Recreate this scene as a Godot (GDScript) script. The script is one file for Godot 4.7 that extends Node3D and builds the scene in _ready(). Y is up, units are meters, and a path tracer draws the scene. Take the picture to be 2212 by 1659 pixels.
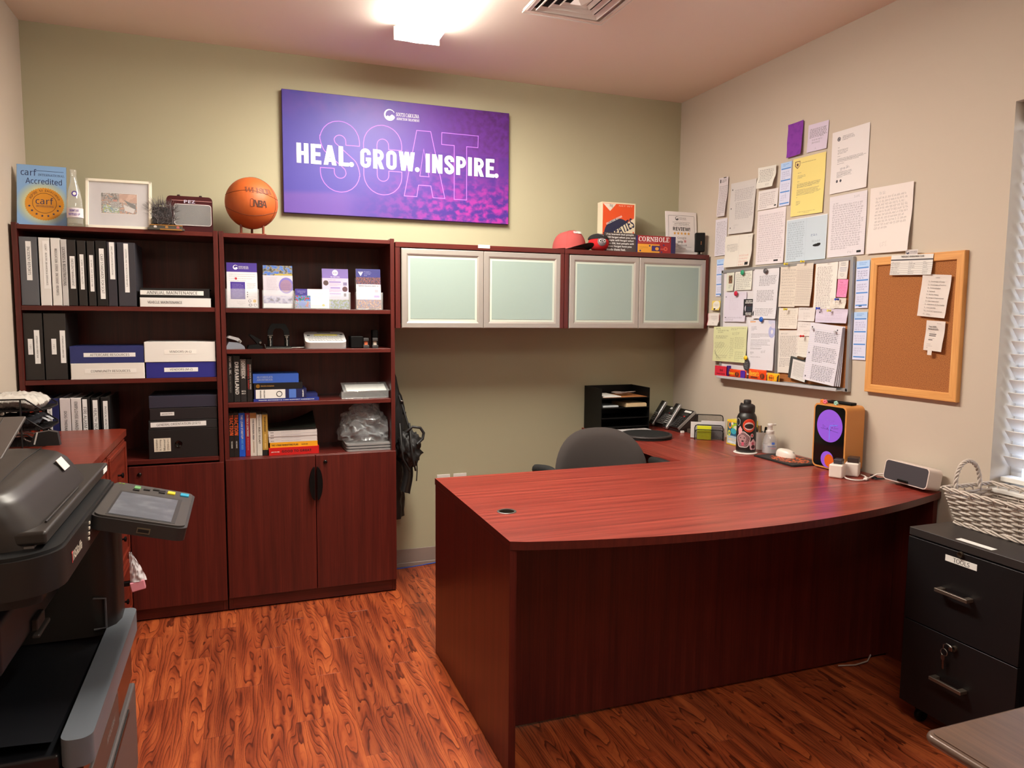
extends Node3D
# An office: bookcases and wall cabinets along a sage wall, a bow-front desk, boards full of notes.
# Metres, y up. The back wall is z = 0, the floor y = 0, the camera stands at z = 4.02.

const WR := 2.584      # right wall
const WL := -0.909     # left wall
const HC := 2.74       # ceiling
var M := {}
var FONT := {}
var taken := {}
var R := RandomNumberGenerator.new()

func _ready() -> void:
	R.seed = 7
	# ---- camera, sky, exposure
	var cam := Camera3D.new()
	cam.name = "camera"
	cam.fov = 55.22
	cam.near = 0.05
	cam.position = Vector3(0, 1.427, 4.02)
	cam.basis = Basis(Vector3.UP, -0.353878) * Basis(Vector3.RIGHT, -0.092829) * Basis(Vector3.BACK, 0.008252)
	add_child(cam)
	cam.current = true
	var env := Environment.new()
	env.background_mode = Environment.BG_SKY
	var sm := ProceduralSkyMaterial.new()
	sm.sky_top_color = Color(0.62, 0.75, 0.95)
	sm.sky_horizon_color = Color(0.93, 0.95, 0.98)
	sm.ground_horizon_color = Color(0.8, 0.82, 0.82)
	sm.ground_bottom_color = Color(0.6, 0.6, 0.58)
	sm.sky_energy_multiplier = 1.0
	var sky := Sky.new()
	sky.sky_material = sm
	env.sky = sky
	env.background_energy_multiplier = 9.0
	env.tonemap_mode = Environment.TONE_MAPPER_LINEAR
	env.tonemap_exposure = EXPOSURE
	env.sdfgi_enabled = true
	env.ssao_enabled = true
	env.ssil_enabled = true
	var we := WorldEnvironment.new()
	we.name = "world_environment"
	we.environment = env
	add_child(we)
	# ---- light: two four-foot fluorescent fixtures in line
	ceiling_lamp("long white fluorescent ceiling light glowing above the desk", 1.19, 1.2)
	ceiling_lamp("second fluorescent ceiling light, behind the viewpoint and out of the picture", 3.6, 0.36)
	materials()
	room()
	window_right()
	ceiling_vent()
	bookcases()
	binders()
	brochures()
	gadgets()
	books()
	on_bookcases()
	wall_cabinets()
	on_cabinets()
	wall_sign()
	right_wall_papers()
	whiteboard()
	corkboard()
	desk()
	desk_items()
	office_chair()
	hanging_bags()
	copier()
	cherry_cabinet()
	wire_trays()
	black_cabinet()
	basket()
	near_table()

const EXPOSURE := 1.3
const LAMP_LIGHT := 4.0
const LAMP_GLOW := 22.0

func ceiling_lamp(label: String, z: float, power: float) -> void:
	var t := thing("ceiling_light", label, "ceiling light", Vector3(0.789, HC, z))
	var st := S()
	box(st, Vector3(0, -0.012, 0), Vector3(0.15, 0.024, 1.2), 0.002)
	part(t, "housing", st, mat("lamp_white", Color(0.9, 0.9, 0.88), 0.5))
	for sg in [-1.0, 1.0]:
		st = S()
		box(st, Vector3(0, -0.044, sg * 0.601), Vector3(0.212, 0.06, 0.008), 0.002)
		part(t, "end_cap", st, M.lamp_white)
	st = S()
	var prof := PackedVector2Array()
	for k in 13:
		var a := PI * k / 12.0
		prof.append(Vector2(-cos(a) * 0.104, -0.026 - 0.05 * pow(sin(a), 0.45)))
	prism(st, prof, 1.19, Transform3D(Basis.IDENTITY, Vector3(0, 0, -0.595)))
	var g := mat("lamp_glow_%d" % int(z), Color(0.95, 0.95, 0.93), 0.4)
	g.emission_enabled = true
	g.emission = Color(1.0, 0.975, 0.93)
	g.emission_energy_multiplier = LAMP_GLOW * power
	part(t, "diffuser", st, g)
	var l := AreaLight3D.new()
	l.name = "lamp_area_light"
	l.area_size = Vector2(0.2, 1.18)
	l.light_color = Color(1.0, 0.965, 0.9)
	l.light_energy = LAMP_LIGHT * power
	l.area_range = 12.0
	l.area_attenuation = 2.0
	l.shadow_enabled = true
	l.position = Vector3(0, -0.085, 0)
	l.rotation = Vector3(-PI / 2, 0, 0)
	t.add_child(l)

# ---------------------------------------------------------------- helpers
func S() -> SurfaceTool:
	var s := SurfaceTool.new()
	s.begin(Mesh.PRIMITIVE_TRIANGLES)
	return s

func numbered(n: String) -> String:
	if not taken.has(n):
		taken[n] = 0
		return n
	taken[n] += 1
	return "%s_%03d" % [n, taken[n]]

func tag(o: Node, label: String, category: String, group := "") -> void:
	o.set_meta("label", label)
	o.set_meta("category", category)
	if group != "":
		o.set_meta("group", group)

func thing(n: String, label: String, category: String, at := Vector3.ZERO, turn := 0.0, group := "") -> Node3D:
	var o := Node3D.new()
	o.name = numbered(n)
	add_child(o)
	o.position = at
	o.rotation.y = turn
	tag(o, label, category, group)
	return o

func struct(n: String, st: SurfaceTool, m: Material) -> MeshInstance3D:
	var o := MeshInstance3D.new()
	o.name = n
	o.mesh = st.commit()
	o.material_override = null
	o.set_surface_override_material(0, m)
	o.set_meta("kind", "structure")
	add_child(o)
	return o

func part(p: Node, n: String, st: SurfaceTool, m: Material, at := Vector3.ZERO, label := "") -> MeshInstance3D:
	var o := MeshInstance3D.new()
	o.name = n
	o.mesh = st.commit()
	o.set_surface_override_material(0, m)
	o.position = at
	p.add_child(o, true)
	if label != "":
		o.set_meta("label", label)
	return o

func single(n: String, st: SurfaceTool, m: Material, label: String, category: String, at := Vector3.ZERO, turn := 0.0, group := "") -> MeshInstance3D:
	var o := part(self, numbered(n), st, m, at)
	o.rotation.y = turn
	tag(o, label, category, group)
	return o

func mat(n: String, c: Color, rough := 0.6, metal := 0.0, spec := 0.5) -> StandardMaterial3D:
	if M.has(n):
		return M[n]
	var m := StandardMaterial3D.new()
	m.resource_name = n
	m.albedo_color = c
	m.roughness = rough
	m.metallic = metal
	m.metallic_specular = spec
	M[n] = m
	return m

func c8(r: int, g: int, b: int) -> Color:
	return Color(r / 255.0, g / 255.0, b / 255.0)

# a colour material by its colour alone
func ink(c: Color, rough := 0.6) -> StandardMaterial3D:
	return mat("paint_%s_%d" % [c.to_html(false), int(rough * 100)], c, rough)

func tri(st: SurfaceTool, p: Array, n: Array, uv: Array) -> void:
	for k in 3:
		st.set_normal(n[k])
		st.set_uv(uv[k])
		st.add_vertex(p[k])

# a, b, c, d anticlockwise seen from the front
func quad(st: SurfaceTool, a: Vector3, b: Vector3, c: Vector3, d: Vector3, uv0 := Vector2(0, 1), uv1 := Vector2(1, 0)) -> void:
	var n := (b - a).cross(d - a)
	if n.length_squared() < 1e-16:
		n = (c - b).cross(d - b)
	n = n.normalized()
	var u := [uv0, Vector2(uv1.x, uv0.y), uv1, Vector2(uv0.x, uv1.y)]
	tri(st, [a, c, b], [n, n, n], [u[0], u[2], u[1]])
	tri(st, [a, d, c], [n, n, n], [u[0], u[3], u[2]])

# box with rounded edges; g is the axis the grain runs along, texture coordinates are metres
func box(st: SurfaceTool, c: Vector3, s: Vector3, r := 0.0, g := 1, b := Basis.IDENTITY, seg := 1, uvo := Vector2.ZERO) -> void:
	var h := s * 0.5
	r = minf(r, minf(h.x, minf(h.y, h.z)) * 0.999)
	for ax in 3:
		var u := (ax + 1) % 3
		var v := (ax + 2) % 3
		var us := steps(h[u], r, seg)
		var vs := steps(h[v], r, seg)
		for sg in [-1.0, 1.0]:
			var pts := []
			var nrm := []
			var uvs := []
			for i in us.size():
				for j in vs.size():
					var p := Vector3.ZERO
					p[ax] = sg * h[ax]
					p[u] = us[i]
					p[v] = vs[j]
					var n := Vector3.ZERO
					n[ax] = sg
					if r > 0.0:
						var inn := p.clamp(-(h - Vector3.ONE * r), h - Vector3.ONE * r)
						n = (p - inn).normalized()
						p = inn + n * r
					var w := p + c
					var uv := Vector2(w[u], w[v])
					if ax != g:
						var o := 3 - ax - g
						uv = Vector2(w[o] + 0.37 * ax + 0.11 * sg, w[g])
					pts.append(c + b * p)
					nrm.append(b * n)
					uvs.append(uv + uvo)
			var nv := vs.size()
			for i in us.size() - 1:
				for j in nv - 1:
					var k := [i * nv + j, (i + 1) * nv + j, (i + 1) * nv + j + 1, i * nv + j + 1]
					if sg < 0.0:
						k = [k[0], k[3], k[2], k[1]]
					tri(st, [pts[k[0]], pts[k[2]], pts[k[1]]], [nrm[k[0]], nrm[k[2]], nrm[k[1]]], [uvs[k[0]], uvs[k[2]], uvs[k[1]]])
					tri(st, [pts[k[0]], pts[k[3]], pts[k[2]]], [nrm[k[0]], nrm[k[3]], nrm[k[2]]], [uvs[k[0]], uvs[k[3]], uvs[k[2]]])

func steps(h: float, r: float, seg: int) -> Array:
	if r <= 0.0:
		return [-h, h]
	var a := []
	for k in seg + 1:
		a.append(-h + r * (1.0 - tan(PI / 4 * (1.0 - k / float(seg)))))
	for k in seg + 1:
		a.append(-a[seg - k])
	return a

# surface of revolution about local y; repeat a profile point for a hard edge
func lathe(st: SurfaceTool, prof: Array, seg := 24, xf := Transform3D.IDENTITY, sx := 1.0) -> void:
	for i in prof.size() - 1:
		var a: Vector2 = prof[i]
		var b: Vector2 = prof[i + 1]
		if a.is_equal_approx(b):
			continue
		var na := lathe_normal(prof, i, i + 1)
		var nb := lathe_normal(prof, i + 1, i)
		for k in seg:
			var t0 := TAU * k / seg
			var t1 := TAU * (k + 1) / seg
			var q := []
			var n := []
			var uv := []
			for e in [[a, na, t0], [b, nb, t0], [b, nb, t1], [a, na, t1]]:
				q.append(xf * Vector3(e[0].x * cos(e[2]) * sx, e[0].y, e[0].x * sin(e[2])))
				n.append((xf.basis * Vector3(e[1].x * cos(e[2]), e[1].y, e[1].x * sin(e[2]))).normalized())
				uv.append(Vector2(e[2] / TAU, e[0].y))
			tri(st, [q[0], q[3], q[2]], [n[0], n[3], n[2]], [uv[0], uv[3], uv[2]])
			tri(st, [q[0], q[2], q[1]], [n[0], n[2], n[1]], [uv[0], uv[2], uv[1]])

func lathe_normal(prof: Array, i: int, toward: int) -> Vector2:
	var d: Vector2 = (prof[toward] - prof[i]) * (1.0 if toward > i else -1.0)
	var other := i - 1 if toward > i else i + 1
	if other >= 0 and other < prof.size():
		var e: Vector2 = (prof[i] - prof[other]) * (1.0 if toward > i else -1.0)
		if e.length() > 1e-6 and e.normalized().dot(d.normalized()) > 0.5:
			d = d.normalized() + e.normalized()
	return Vector2(d.y, -d.x).normalized()

func tube(st: SurfaceTool, pts: Array, r: float, seg := 8, closed := false, r1 := -1.0) -> void:
	var n := pts.size()
	var up := Vector3.UP
	var rings := []
	var norms := []
	for i in n:
		var a: Vector3 = pts[(i - 1 + n) % n] if closed or i > 0 else pts[i]
		var b: Vector3 = pts[(i + 1) % n] if closed or i < n - 1 else pts[i]
		var t := (b - a).normalized()
		if absf(t.dot(up)) > 0.98:
			up = Vector3.RIGHT if absf(t.x) < 0.9 else Vector3.BACK
		var x := up.cross(t).normalized()
		up = t.cross(x).normalized()
		var ring := []
		var nn := []
		var rr := r if r1 < 0.0 else lerpf(r, r1, i / float(n - 1))
		for k in seg:
			var d := x * cos(TAU * k / seg) + up * sin(TAU * k / seg)
			ring.append(pts[i] + d * rr)
			nn.append(d)
		rings.append(ring)
		norms.append(nn)
	for i in (n if closed else n - 1):
		var j := (i + 1) % n
		for k in seg:
			var l := (k + 1) % seg
			tri(st, [rings[i][k], rings[j][l], rings[i][l]], [norms[i][k], norms[j][l], norms[i][l]], [Vector2(0, i), Vector2(1, i + 1), Vector2(1, i)])
			tri(st, [rings[i][k], rings[j][k], rings[j][l]], [norms[i][k], norms[j][k], norms[j][l]], [Vector2(0, i), Vector2(0, i + 1), Vector2(1, i + 1)])
	if not closed:
		for e in [0, n - 1]:
			var t2: Vector3 = (pts[0] - pts[1]).normalized() if e == 0 else (pts[n - 1] - pts[n - 2]).normalized()
			for k in range(1, seg - 1):
				var q := [rings[e][0], rings[e][k], rings[e][k + 1]]
				if e > 0:
					q = [q[0], q[2], q[1]]
				tri(st, [q[0], q[1], q[2]], [t2, t2, t2], [Vector2.ZERO, Vector2.ZERO, Vector2.ZERO])

# polygon in the local xy plane pushed along +z; smooth rounds the sides
func prism(st: SurfaceTool, poly: PackedVector2Array, depth: float, xf := Transform3D.IDENTITY, smooth := true, uvs := 1.0) -> void:
	if Geometry2D.is_polygon_clockwise(poly):
		poly = poly.duplicate()
		poly.reverse()
	var n := poly.size()
	var ids := Geometry2D.triangulate_polygon(poly)
	for f in [0, 1]:
		var nn := (xf.basis * Vector3(0, 0, 1.0 if f else -1.0)).normalized()
		for k in range(0, ids.size(), 3):
			var a := poly[ids[k]]
			var b := poly[ids[k + 1]]
			var c := poly[ids[k + 2]]
			if (b - a).cross(c - a) < 0:
				var w := b
				b = c
				c = w
			var q := [a, c, b] if f else [a, b, c]
			var z := depth if f else 0.0
			tri(st, [xf * Vector3(q[0].x, q[0].y, z), xf * Vector3(q[1].x, q[1].y, z), xf * Vector3(q[2].x, q[2].y, z)], [nn, nn, nn], [q[0] * uvs, q[1] * uvs, q[2] * uvs])
	var en := []
	for i in n:
		var d := poly[(i + 1) % n] - poly[i]
		en.append(Vector2(d.y, -d.x).normalized())
	var run := 0.0
	for i in n:
		var j := (i + 1) % n
		var na: Vector2 = en[i]
		var nb: Vector2 = en[i]
		if smooth:
			var e0: Vector2 = en[(i - 1 + n) % n]
			var e2: Vector2 = en[j]
			if e0.dot(na) > 0.6:
				na = (na + e0).normalized()
			if e2.dot(nb) > 0.6:
				nb = (nb + e2).normalized()
		var va := (xf.basis * Vector3(na.x, na.y, 0)).normalized()
		var vb := (xf.basis * Vector3(nb.x, nb.y, 0)).normalized()
		var p := [xf * Vector3(poly[i].x, poly[i].y, 0), xf * Vector3(poly[j].x, poly[j].y, 0), xf * Vector3(poly[j].x, poly[j].y, depth), xf * Vector3(poly[i].x, poly[i].y, depth)]
		var l := (poly[j] - poly[i]).length()
		var u := [Vector2(run, 0), Vector2(run + l, 0), Vector2(run + l, depth), Vector2(run, depth)]
		run += l
		tri(st, [p[0], p[2], p[1]], [va, vb, vb], [u[0], u[2], u[1]])
		tri(st, [p[0], p[3], p[2]], [va, va, vb], [u[0], u[3], u[2]])

func rrect(w: float, h: float, r: float, seg := 5) -> PackedVector2Array:
	var p := PackedVector2Array()
	for q in 4:
		var c := Vector2((w / 2 - r) * (1 if q == 0 or q == 3 else -1), (h / 2 - r) * (1 if q < 2 else -1))
		for k in seg + 1:
			var a := PI / 2 * (q + k / float(seg))
			p.append(c + Vector2(cos(a), sin(a)) * r)
	return p

func disc(r: float, n := 24, sx := 1.0) -> PackedVector2Array:
	var p := PackedVector2Array()
	for k in n:
		p.append(Vector2(cos(TAU * k / n) * r * sx, sin(TAU * k / n) * r))
	return p

# grid surface f(u, v) -> Vector3, u and v in 0..1
func sheet(st: SurfaceTool, f: Callable, nu: int, nv: int, flip := false) -> void:
	var p := []
	for j in nv + 1:
		for i in nu + 1:
			p.append(f.call(i / float(nu), j / float(nv)))
	var nrm := []
	for j in nv + 1:
		for i in nu + 1:
			var a: Vector3 = p[j * (nu + 1) + mini(i + 1, nu)] - p[j * (nu + 1) + maxi(i - 1, 0)]
			var b: Vector3 = p[mini(j + 1, nv) * (nu + 1) + i] - p[maxi(j - 1, 0) * (nu + 1) + i]
			var n := a.cross(b).normalized()
			nrm.append(-n if flip else n)
	for j in nv:
		for i in nu:
			var k := [j * (nu + 1) + i, j * (nu + 1) + i + 1, (j + 1) * (nu + 1) + i + 1, (j + 1) * (nu + 1) + i]
			var u0 := Vector2(i / float(nu), 1.0 - j / float(nv))
			var u2 := Vector2((i + 1) / float(nu), 1.0 - (j + 1) / float(nv))
			var u := [u0, Vector2(u2.x, u0.y), u2, Vector2(u0.x, u2.y)]
			var order := [[0, 2, 1], [0, 3, 2]] if not flip else [[0, 1, 2], [0, 2, 3]]
			for o in order:
				tri(st, [p[k[o[0]]], p[k[o[1]]], p[k[o[2]]]], [nrm[k[o[0]]], nrm[k[o[1]]], nrm[k[o[2]]]], [u[o[0]], u[o[1]], u[o[2]]])

# lettering centred on xf (x right, y up, z out), fitted to w x h; with h alone the width follows
func text(p: Node, s: String, m: Material, xf: Transform3D, w: float, h: float, font := "sans") -> MeshInstance3D:
	var tm := TextMesh.new()
	tm.text = s
	tm.font = FONT[font]
	tm.font_size = 32
	tm.pixel_size = 0.01
	tm.depth = 0.0
	tm.curve_step = 3.0
	var bb := tm.get_aabb()
	var sy := h / maxf(bb.size.y, 0.001)
	var sx := w / maxf(bb.size.x, 0.001) if w > 0.0 else sy
	var o := MeshInstance3D.new()
	o.name = "lettering"
	o.mesh = tm
	o.set_surface_override_material(0, m)
	var c := bb.position + bb.size / 2
	o.transform = xf * Transform3D(Basis.from_scale(Vector3(sx, sy, 1)), Vector3(-c.x * sx, -c.y * sy, 0))
	p.add_child(o, true)
	return o

func at(x: float, y: float, z: float, turn := 0.0) -> Transform3D:
	return Transform3D(Basis(Vector3.BACK, turn), Vector3(x, y, z))

# ---------------------------------------------------------------- print: a page drawn from rules
class Page:
	var im: Image
	var w: int
	var h: int
	var rng := RandomNumberGenerator.new()
	func _init(pw: int, ph: int, bg: Color, sd: int) -> void:
		w = pw
		h = ph
		im = Image.create(w, h, false, Image.FORMAT_RGB8)
		im.fill(bg)
		rng.seed = sd
	func dot(x: float, y: float, c: Color, a := 1.0) -> void:
		var i := int(x)
		var j := int(y)
		if i >= 0 and j >= 0 and i < w and j < h:
			im.set_pixel(i, j, im.get_pixel(i, j).lerp(c, a))
	func bar(x0: float, y0: float, x1: float, y1: float, c: Color) -> Page:
		im.fill_rect(Rect2i(int(x0 * w), int(y0 * h), maxi(1, int((x1 - x0) * w)), maxi(1, int((y1 - y0) * h))), c)
		return self
	func line(a: Vector2, b: Vector2, c: Color, al := 1.0, th := 1) -> Page:
		var n := int(maxf(absf(b.x - a.x) * w, absf(b.y - a.y) * h)) + 1
		for k in n + 1:
			var p := a.lerp(b, k / float(n)) * Vector2(w, h)
			for q in th:
				for q2 in th:
					dot(p.x + q, p.y + q2, c, al)
		return self
	func oval(cx: float, cy: float, rx: float, ry: float, c: Color, ring := 0.0) -> Page:
		for j in range(int((cy - ry) * h), int((cy + ry) * h) + 1):
			for i in range(int((cx - rx) * w), int((cx + rx) * w) + 1):
				var d := Vector2(((i + 0.5) / w - cx) / rx, ((j + 0.5) / h - cy) / ry).length()
				if d <= 1.0 and d >= ring:
					dot(i, j, c)
		return self
	func poly(pts: Array, c: Color) -> Page:
		var p := PackedVector2Array(pts)
		var lo := Vector2(1, 1)
		var hi := Vector2.ZERO
		for q in p:
			lo = lo.min(q)
			hi = hi.max(q)
		for j in range(int(lo.y * h), int(hi.y * h) + 1):
			for i in range(int(lo.x * w), int(hi.x * w) + 1):
				if Geometry2D.is_point_in_polygon(Vector2((i + 0.5) / w, (j + 0.5) / h), p):
					dot(i, j, c)
		return self
	func hand(x0: float, y0: float, x1: float, y1: float, n: int, c := Color(0.25, 0.25, 0.3), al := 0.75, slope := 0.0) -> Page:
		for l in n:
			var by := (y0 + (y1 - y0) * (l + 0.7) / n) * h
			var amp := (y1 - y0) / n * h * 0.24
			var x := x0 * w + rng.randf() * 3.0
			var stop := (x1 - rng.randf() * 0.12 * (x1 - x0)) * w
			if l == n - 1:
				stop = lerpf(x0, x1, rng.randf_range(0.4, 0.9)) * w
			while x < stop:
				var wl := minf(rng.randf_range(4.0, 13.0), stop - x)
				var ph := rng.randf() * 6.0
				var f := rng.randf_range(1.3, 2.1)
				var k := 0.0
				while k < wl:
					var yy := by + sin(k * f + ph) * amp * (1.0 if rng.randf() > 0.12 else 1.9) - absf(sin(k * 0.9 + ph)) * amp * 0.4 - slope * (x + k - x0 * w)
					dot(x + k, yy, c, al)
					k += 0.5
				x += wl + rng.randf_range(2.5, 4.5)
		return self
	func type(x0: float, y0: float, x1: float, y1: float, n: int, c := Color(0.3, 0.3, 0.3), al := 0.75, centred := false) -> Page:
		for l in n:
			var y := (y0 + (y1 - y0) * (l + 0.5) / n) * h
			var len := (x1 - x0) * (rng.randf_range(0.85, 1.0) if l < n - 1 else rng.randf_range(0.3, 0.8))
			var s := x0 + ((x1 - x0) - len) * 0.5 if centred else x0
			var x := s * w
			while x < (s + len) * w:
				var wl := rng.randf_range(2.0, 8.0)
				var k := 0.0
				while k < wl and x + k < (s + len) * w:
					dot(x + k, y, c, al * rng.randf_range(0.6, 1.0))
					if rng.randf() < 0.5:
						dot(x + k, y - 1, c, al * 0.5)
					k += 1.0
				x += wl + 1.6
		return self
	func rules(n: int, c: Color, y0 := 0.1, y1 := 0.98, al := 0.6) -> Page:
		for l in n:
			line(Vector2(0, lerpf(y0, y1, l / float(n))), Vector2(1, lerpf(y0, y1, l / float(n))), c, al)
		return self
	func photo(x0: float, y0: float, x1: float, y1: float, cols: Array, fr := 0.06) -> Page:
		var nz := FastNoiseLite.new()
		nz.seed = rng.randi() % 1000
		nz.frequency = fr
		nz.fractal_octaves = 3
		for j in range(int(y0 * h), int(y1 * h)):
			for i in range(int(x0 * w), int(x1 * w)):
				var v := clampf(nz.get_noise_2d(i, j) * 0.9 + 0.5 + (j / float(h) - (y0 + y1) / 2) * 0.3, 0.0, 0.999) * cols.size()
				var a: Color = cols[int(v)]
				var b: Color = cols[mini(int(v) + 1, cols.size() - 1)]
				im.set_pixel(i, j, a.lerp(b, clampf((v - int(v)) * 3.0 - 1.0, 0.0, 1.0)))
		return self
	func stain(sd: int, c: Color, amount := 0.1, fr := 0.02) -> Page:
		var nz := FastNoiseLite.new()
		nz.seed = sd
		nz.frequency = fr
		for j in h:
			for i in w:
				dot(i, j, c, clampf(nz.get_noise_2d(i, j) * 1.6, 0.0, 1.0) * amount)
		return self
	func mat(rough := 0.75) -> StandardMaterial3D:
		var m := StandardMaterial3D.new()
		m.resource_name = "print"
		m.albedo_texture = ImageTexture.create_from_image(im)
		m.roughness = rough
		m.texture_repeat = false
		return m

func page(w: float, h: float, bg: Color, sd: int, ppm := 700.0) -> Page:
	return Page.new(maxi(16, int(w * ppm)), maxi(16, int(h * ppm)), bg, sd)

func soft(sd: int, fr: float, oct := 3) -> FastNoiseLite:
	var n := FastNoiseLite.new()
	n.seed = sd
	n.frequency = fr
	n.fractal_octaves = oct
	return n

# long grain: 512 across, 64 along, blended so that it repeats
func grain(n: String, dark: Color, mid: Color, pale: Color, rough: float, scale: Vector2, sd: int, spec := 0.5) -> StandardMaterial3D:
	var a := soft(sd, 0.02, 4).get_seamless_image(512, 64)
	var b := soft(sd + 1, 0.09, 3).get_seamless_image(512, 64)
	var c := soft(sd + 2, 0.3, 2).get_seamless_image(512, 64)
	var im := Image.create(512, 64, false, Image.FORMAT_RGB8)
	for j in 64:
		for i in 512:
			var v := a.get_pixel(i, j).r * 0.45 + b.get_pixel(i, j).r * 0.35 + c.get_pixel(i, j).r * 0.2
			v = clampf((v - 0.5) * 1.9 + 0.5, 0.0, 1.0)
			im.set_pixel(i, j, dark.lerp(mid, v * 2.0) if v < 0.5 else mid.lerp(pale, v * 2.0 - 1.0))
	var m := mat(n, Color.WHITE, rough, 0.0, spec)
	m.albedo_texture = ImageTexture.create_from_image(im)
	m.uv1_scale = Vector3(scale.x, scale.y, 1)
	return m

func speckle(n: String, cols: Array, rough: float, scale: float, fr: float, sd: int) -> StandardMaterial3D:
	var a := soft(sd, fr, 3).get_seamless_image(256, 256)
	var im := Image.create(256, 256, false, Image.FORMAT_RGB8)
	var r := RandomNumberGenerator.new()
	r.seed = sd
	for j in 256:
		for i in 256:
			var v := clampf((a.get_pixel(i, j).r - 0.5) * 1.6 + 0.5 + r.randf_range(-0.08, 0.08), 0.0, 0.999) * (cols.size() - 1)
			im.set_pixel(i, j, (cols[int(v)] as Color).lerp(cols[int(v) + 1], v - int(v)))
	var m := mat(n, Color.WHITE, rough)
	m.albedo_texture = ImageTexture.create_from_image(im)
	m.uv1_triplanar = true
	m.uv1_scale = Vector3.ONE * scale
	return m

# figured floor boards: 240 x 1500 mm, growth rings bent by noise
func board_texture(sd: int) -> ImageTexture:
	var warp := soft(sd, 0.010, 2)
	var curl := soft(sd + 1, 0.035, 2)
	var tone := soft(sd + 2, 0.012, 2)
	var fine := soft(sd + 3, 0.35, 2)
	var im := Image.create(360, 1200, false, Image.FORMAT_RGB8)
	for j in 1200:
		for i in 360:
			var x := i * 0.667
			var y := j * 1.25
			var r := x * 0.055 + warp.get_noise_2d(x * 0.8, y * 0.11) * 4.4 + curl.get_noise_2d(x * 0.7, y * 0.13) * 0.5
			var f := fposmod(r, 1.0)
			var v := 0.58 + 0.45 * tone.get_noise_2d(x * 2.0, y * 0.16) + 0.10 * fine.get_noise_2d(x, y * 0.05)
			v += 0.22 * (f - 0.5)
			var g := fposmod(r * 2.3 + 0.2, 1.0)
			v -= 0.50 * pow(clampf(1.0 - f * 4.0, 0.0, 1.0), 1.2) + 0.16 * pow(clampf(1.0 - absf(g - 0.5) * 4.0, 0.0, 1.0), 1.5)
			v = clampf(v, 0.0, 1.0)
			im.set_pixel(i, j, FLOOR_DARK.lerp(FLOOR_MID, v * 2.0) if v < 0.5 else FLOOR_MID.lerp(FLOOR_PALE, v * 2.0 - 1.0))
	return ImageTexture.create_from_image(im)

const FLOOR_DARK := Color(0.36, 0.145, 0.08)
const FLOOR_MID := Color(0.62, 0.285, 0.155)
const FLOOR_PALE := Color(0.78, 0.42, 0.225)

func materials() -> void:
	for f in [["sans", "Droid Sans", 400], ["bold", "Droid Sans", 700], ["serif", "Droid Serif", 400], ["serifbold", "Droid Serif", 700], ["mono", "Droid Sans Mono", 400]]:
		var sf := SystemFont.new()
		sf.font_names = PackedStringArray([f[1]])
		sf.font_weight = f[2]
		FONT[f[0]] = sf
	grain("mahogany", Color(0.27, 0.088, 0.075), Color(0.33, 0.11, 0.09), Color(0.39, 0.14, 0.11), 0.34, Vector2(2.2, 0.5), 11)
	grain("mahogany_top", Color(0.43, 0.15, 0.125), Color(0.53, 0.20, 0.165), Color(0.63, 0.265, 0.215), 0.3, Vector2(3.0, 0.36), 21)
	grain("cherry", Color(0.36, 0.13, 0.09), Color(0.47, 0.175, 0.115), Color(0.54, 0.22, 0.15), 0.32, Vector2(3.0, 0.8), 31)
	grain("beech", Color(0.78, 0.54, 0.30), Color(0.84, 0.60, 0.34), Color(0.88, 0.66, 0.40), 0.5, Vector2(4.0, 0.8), 41)
	grain("brown_top", Color(0.29, 0.21, 0.17), Color(0.34, 0.25, 0.20), Color(0.40, 0.29, 0.23), 0.3, Vector2(2.4, 0.9), 51)
	mat("dark_core", Color(0.11, 0.055, 0.05), 0.6)
	mat("black_plastic", Color(0.045, 0.045, 0.047), 0.45, 0.0, 0.3)
	mat("black_matt", Color(0.05, 0.048, 0.048), 0.75)
	mat("black_gloss", Color(0.02, 0.02, 0.022), 0.12)
	mat("white_plastic", Color(0.90, 0.88, 0.86), 0.38)
	mat("white_paper", Color(0.90, 0.895, 0.88), 0.8)
	mat("steel", Color(0.62, 0.62, 0.61), 0.3, 1.0)
	mat("brushed", Color(0.72, 0.695, 0.67), 0.42, 0.6)
	mat("print_black", Color(0.08, 0.08, 0.09), 0.8)
	mat("print_white", Color(0.94, 0.94, 0.93), 0.7)
	speckle("cork", [Color(0.44, 0.25, 0.12), Color(0.60, 0.36, 0.18), Color(0.64, 0.40, 0.20), Color(0.68, 0.44, 0.24)], 0.9, 5.0, 0.2, 61)
	var clear := mat("clear_acrylic", Color(0.95, 0.97, 0.97, 0.12), 0.06)
	clear.transparency = BaseMaterial3D.TRANSPARENCY_ALPHA

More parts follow.
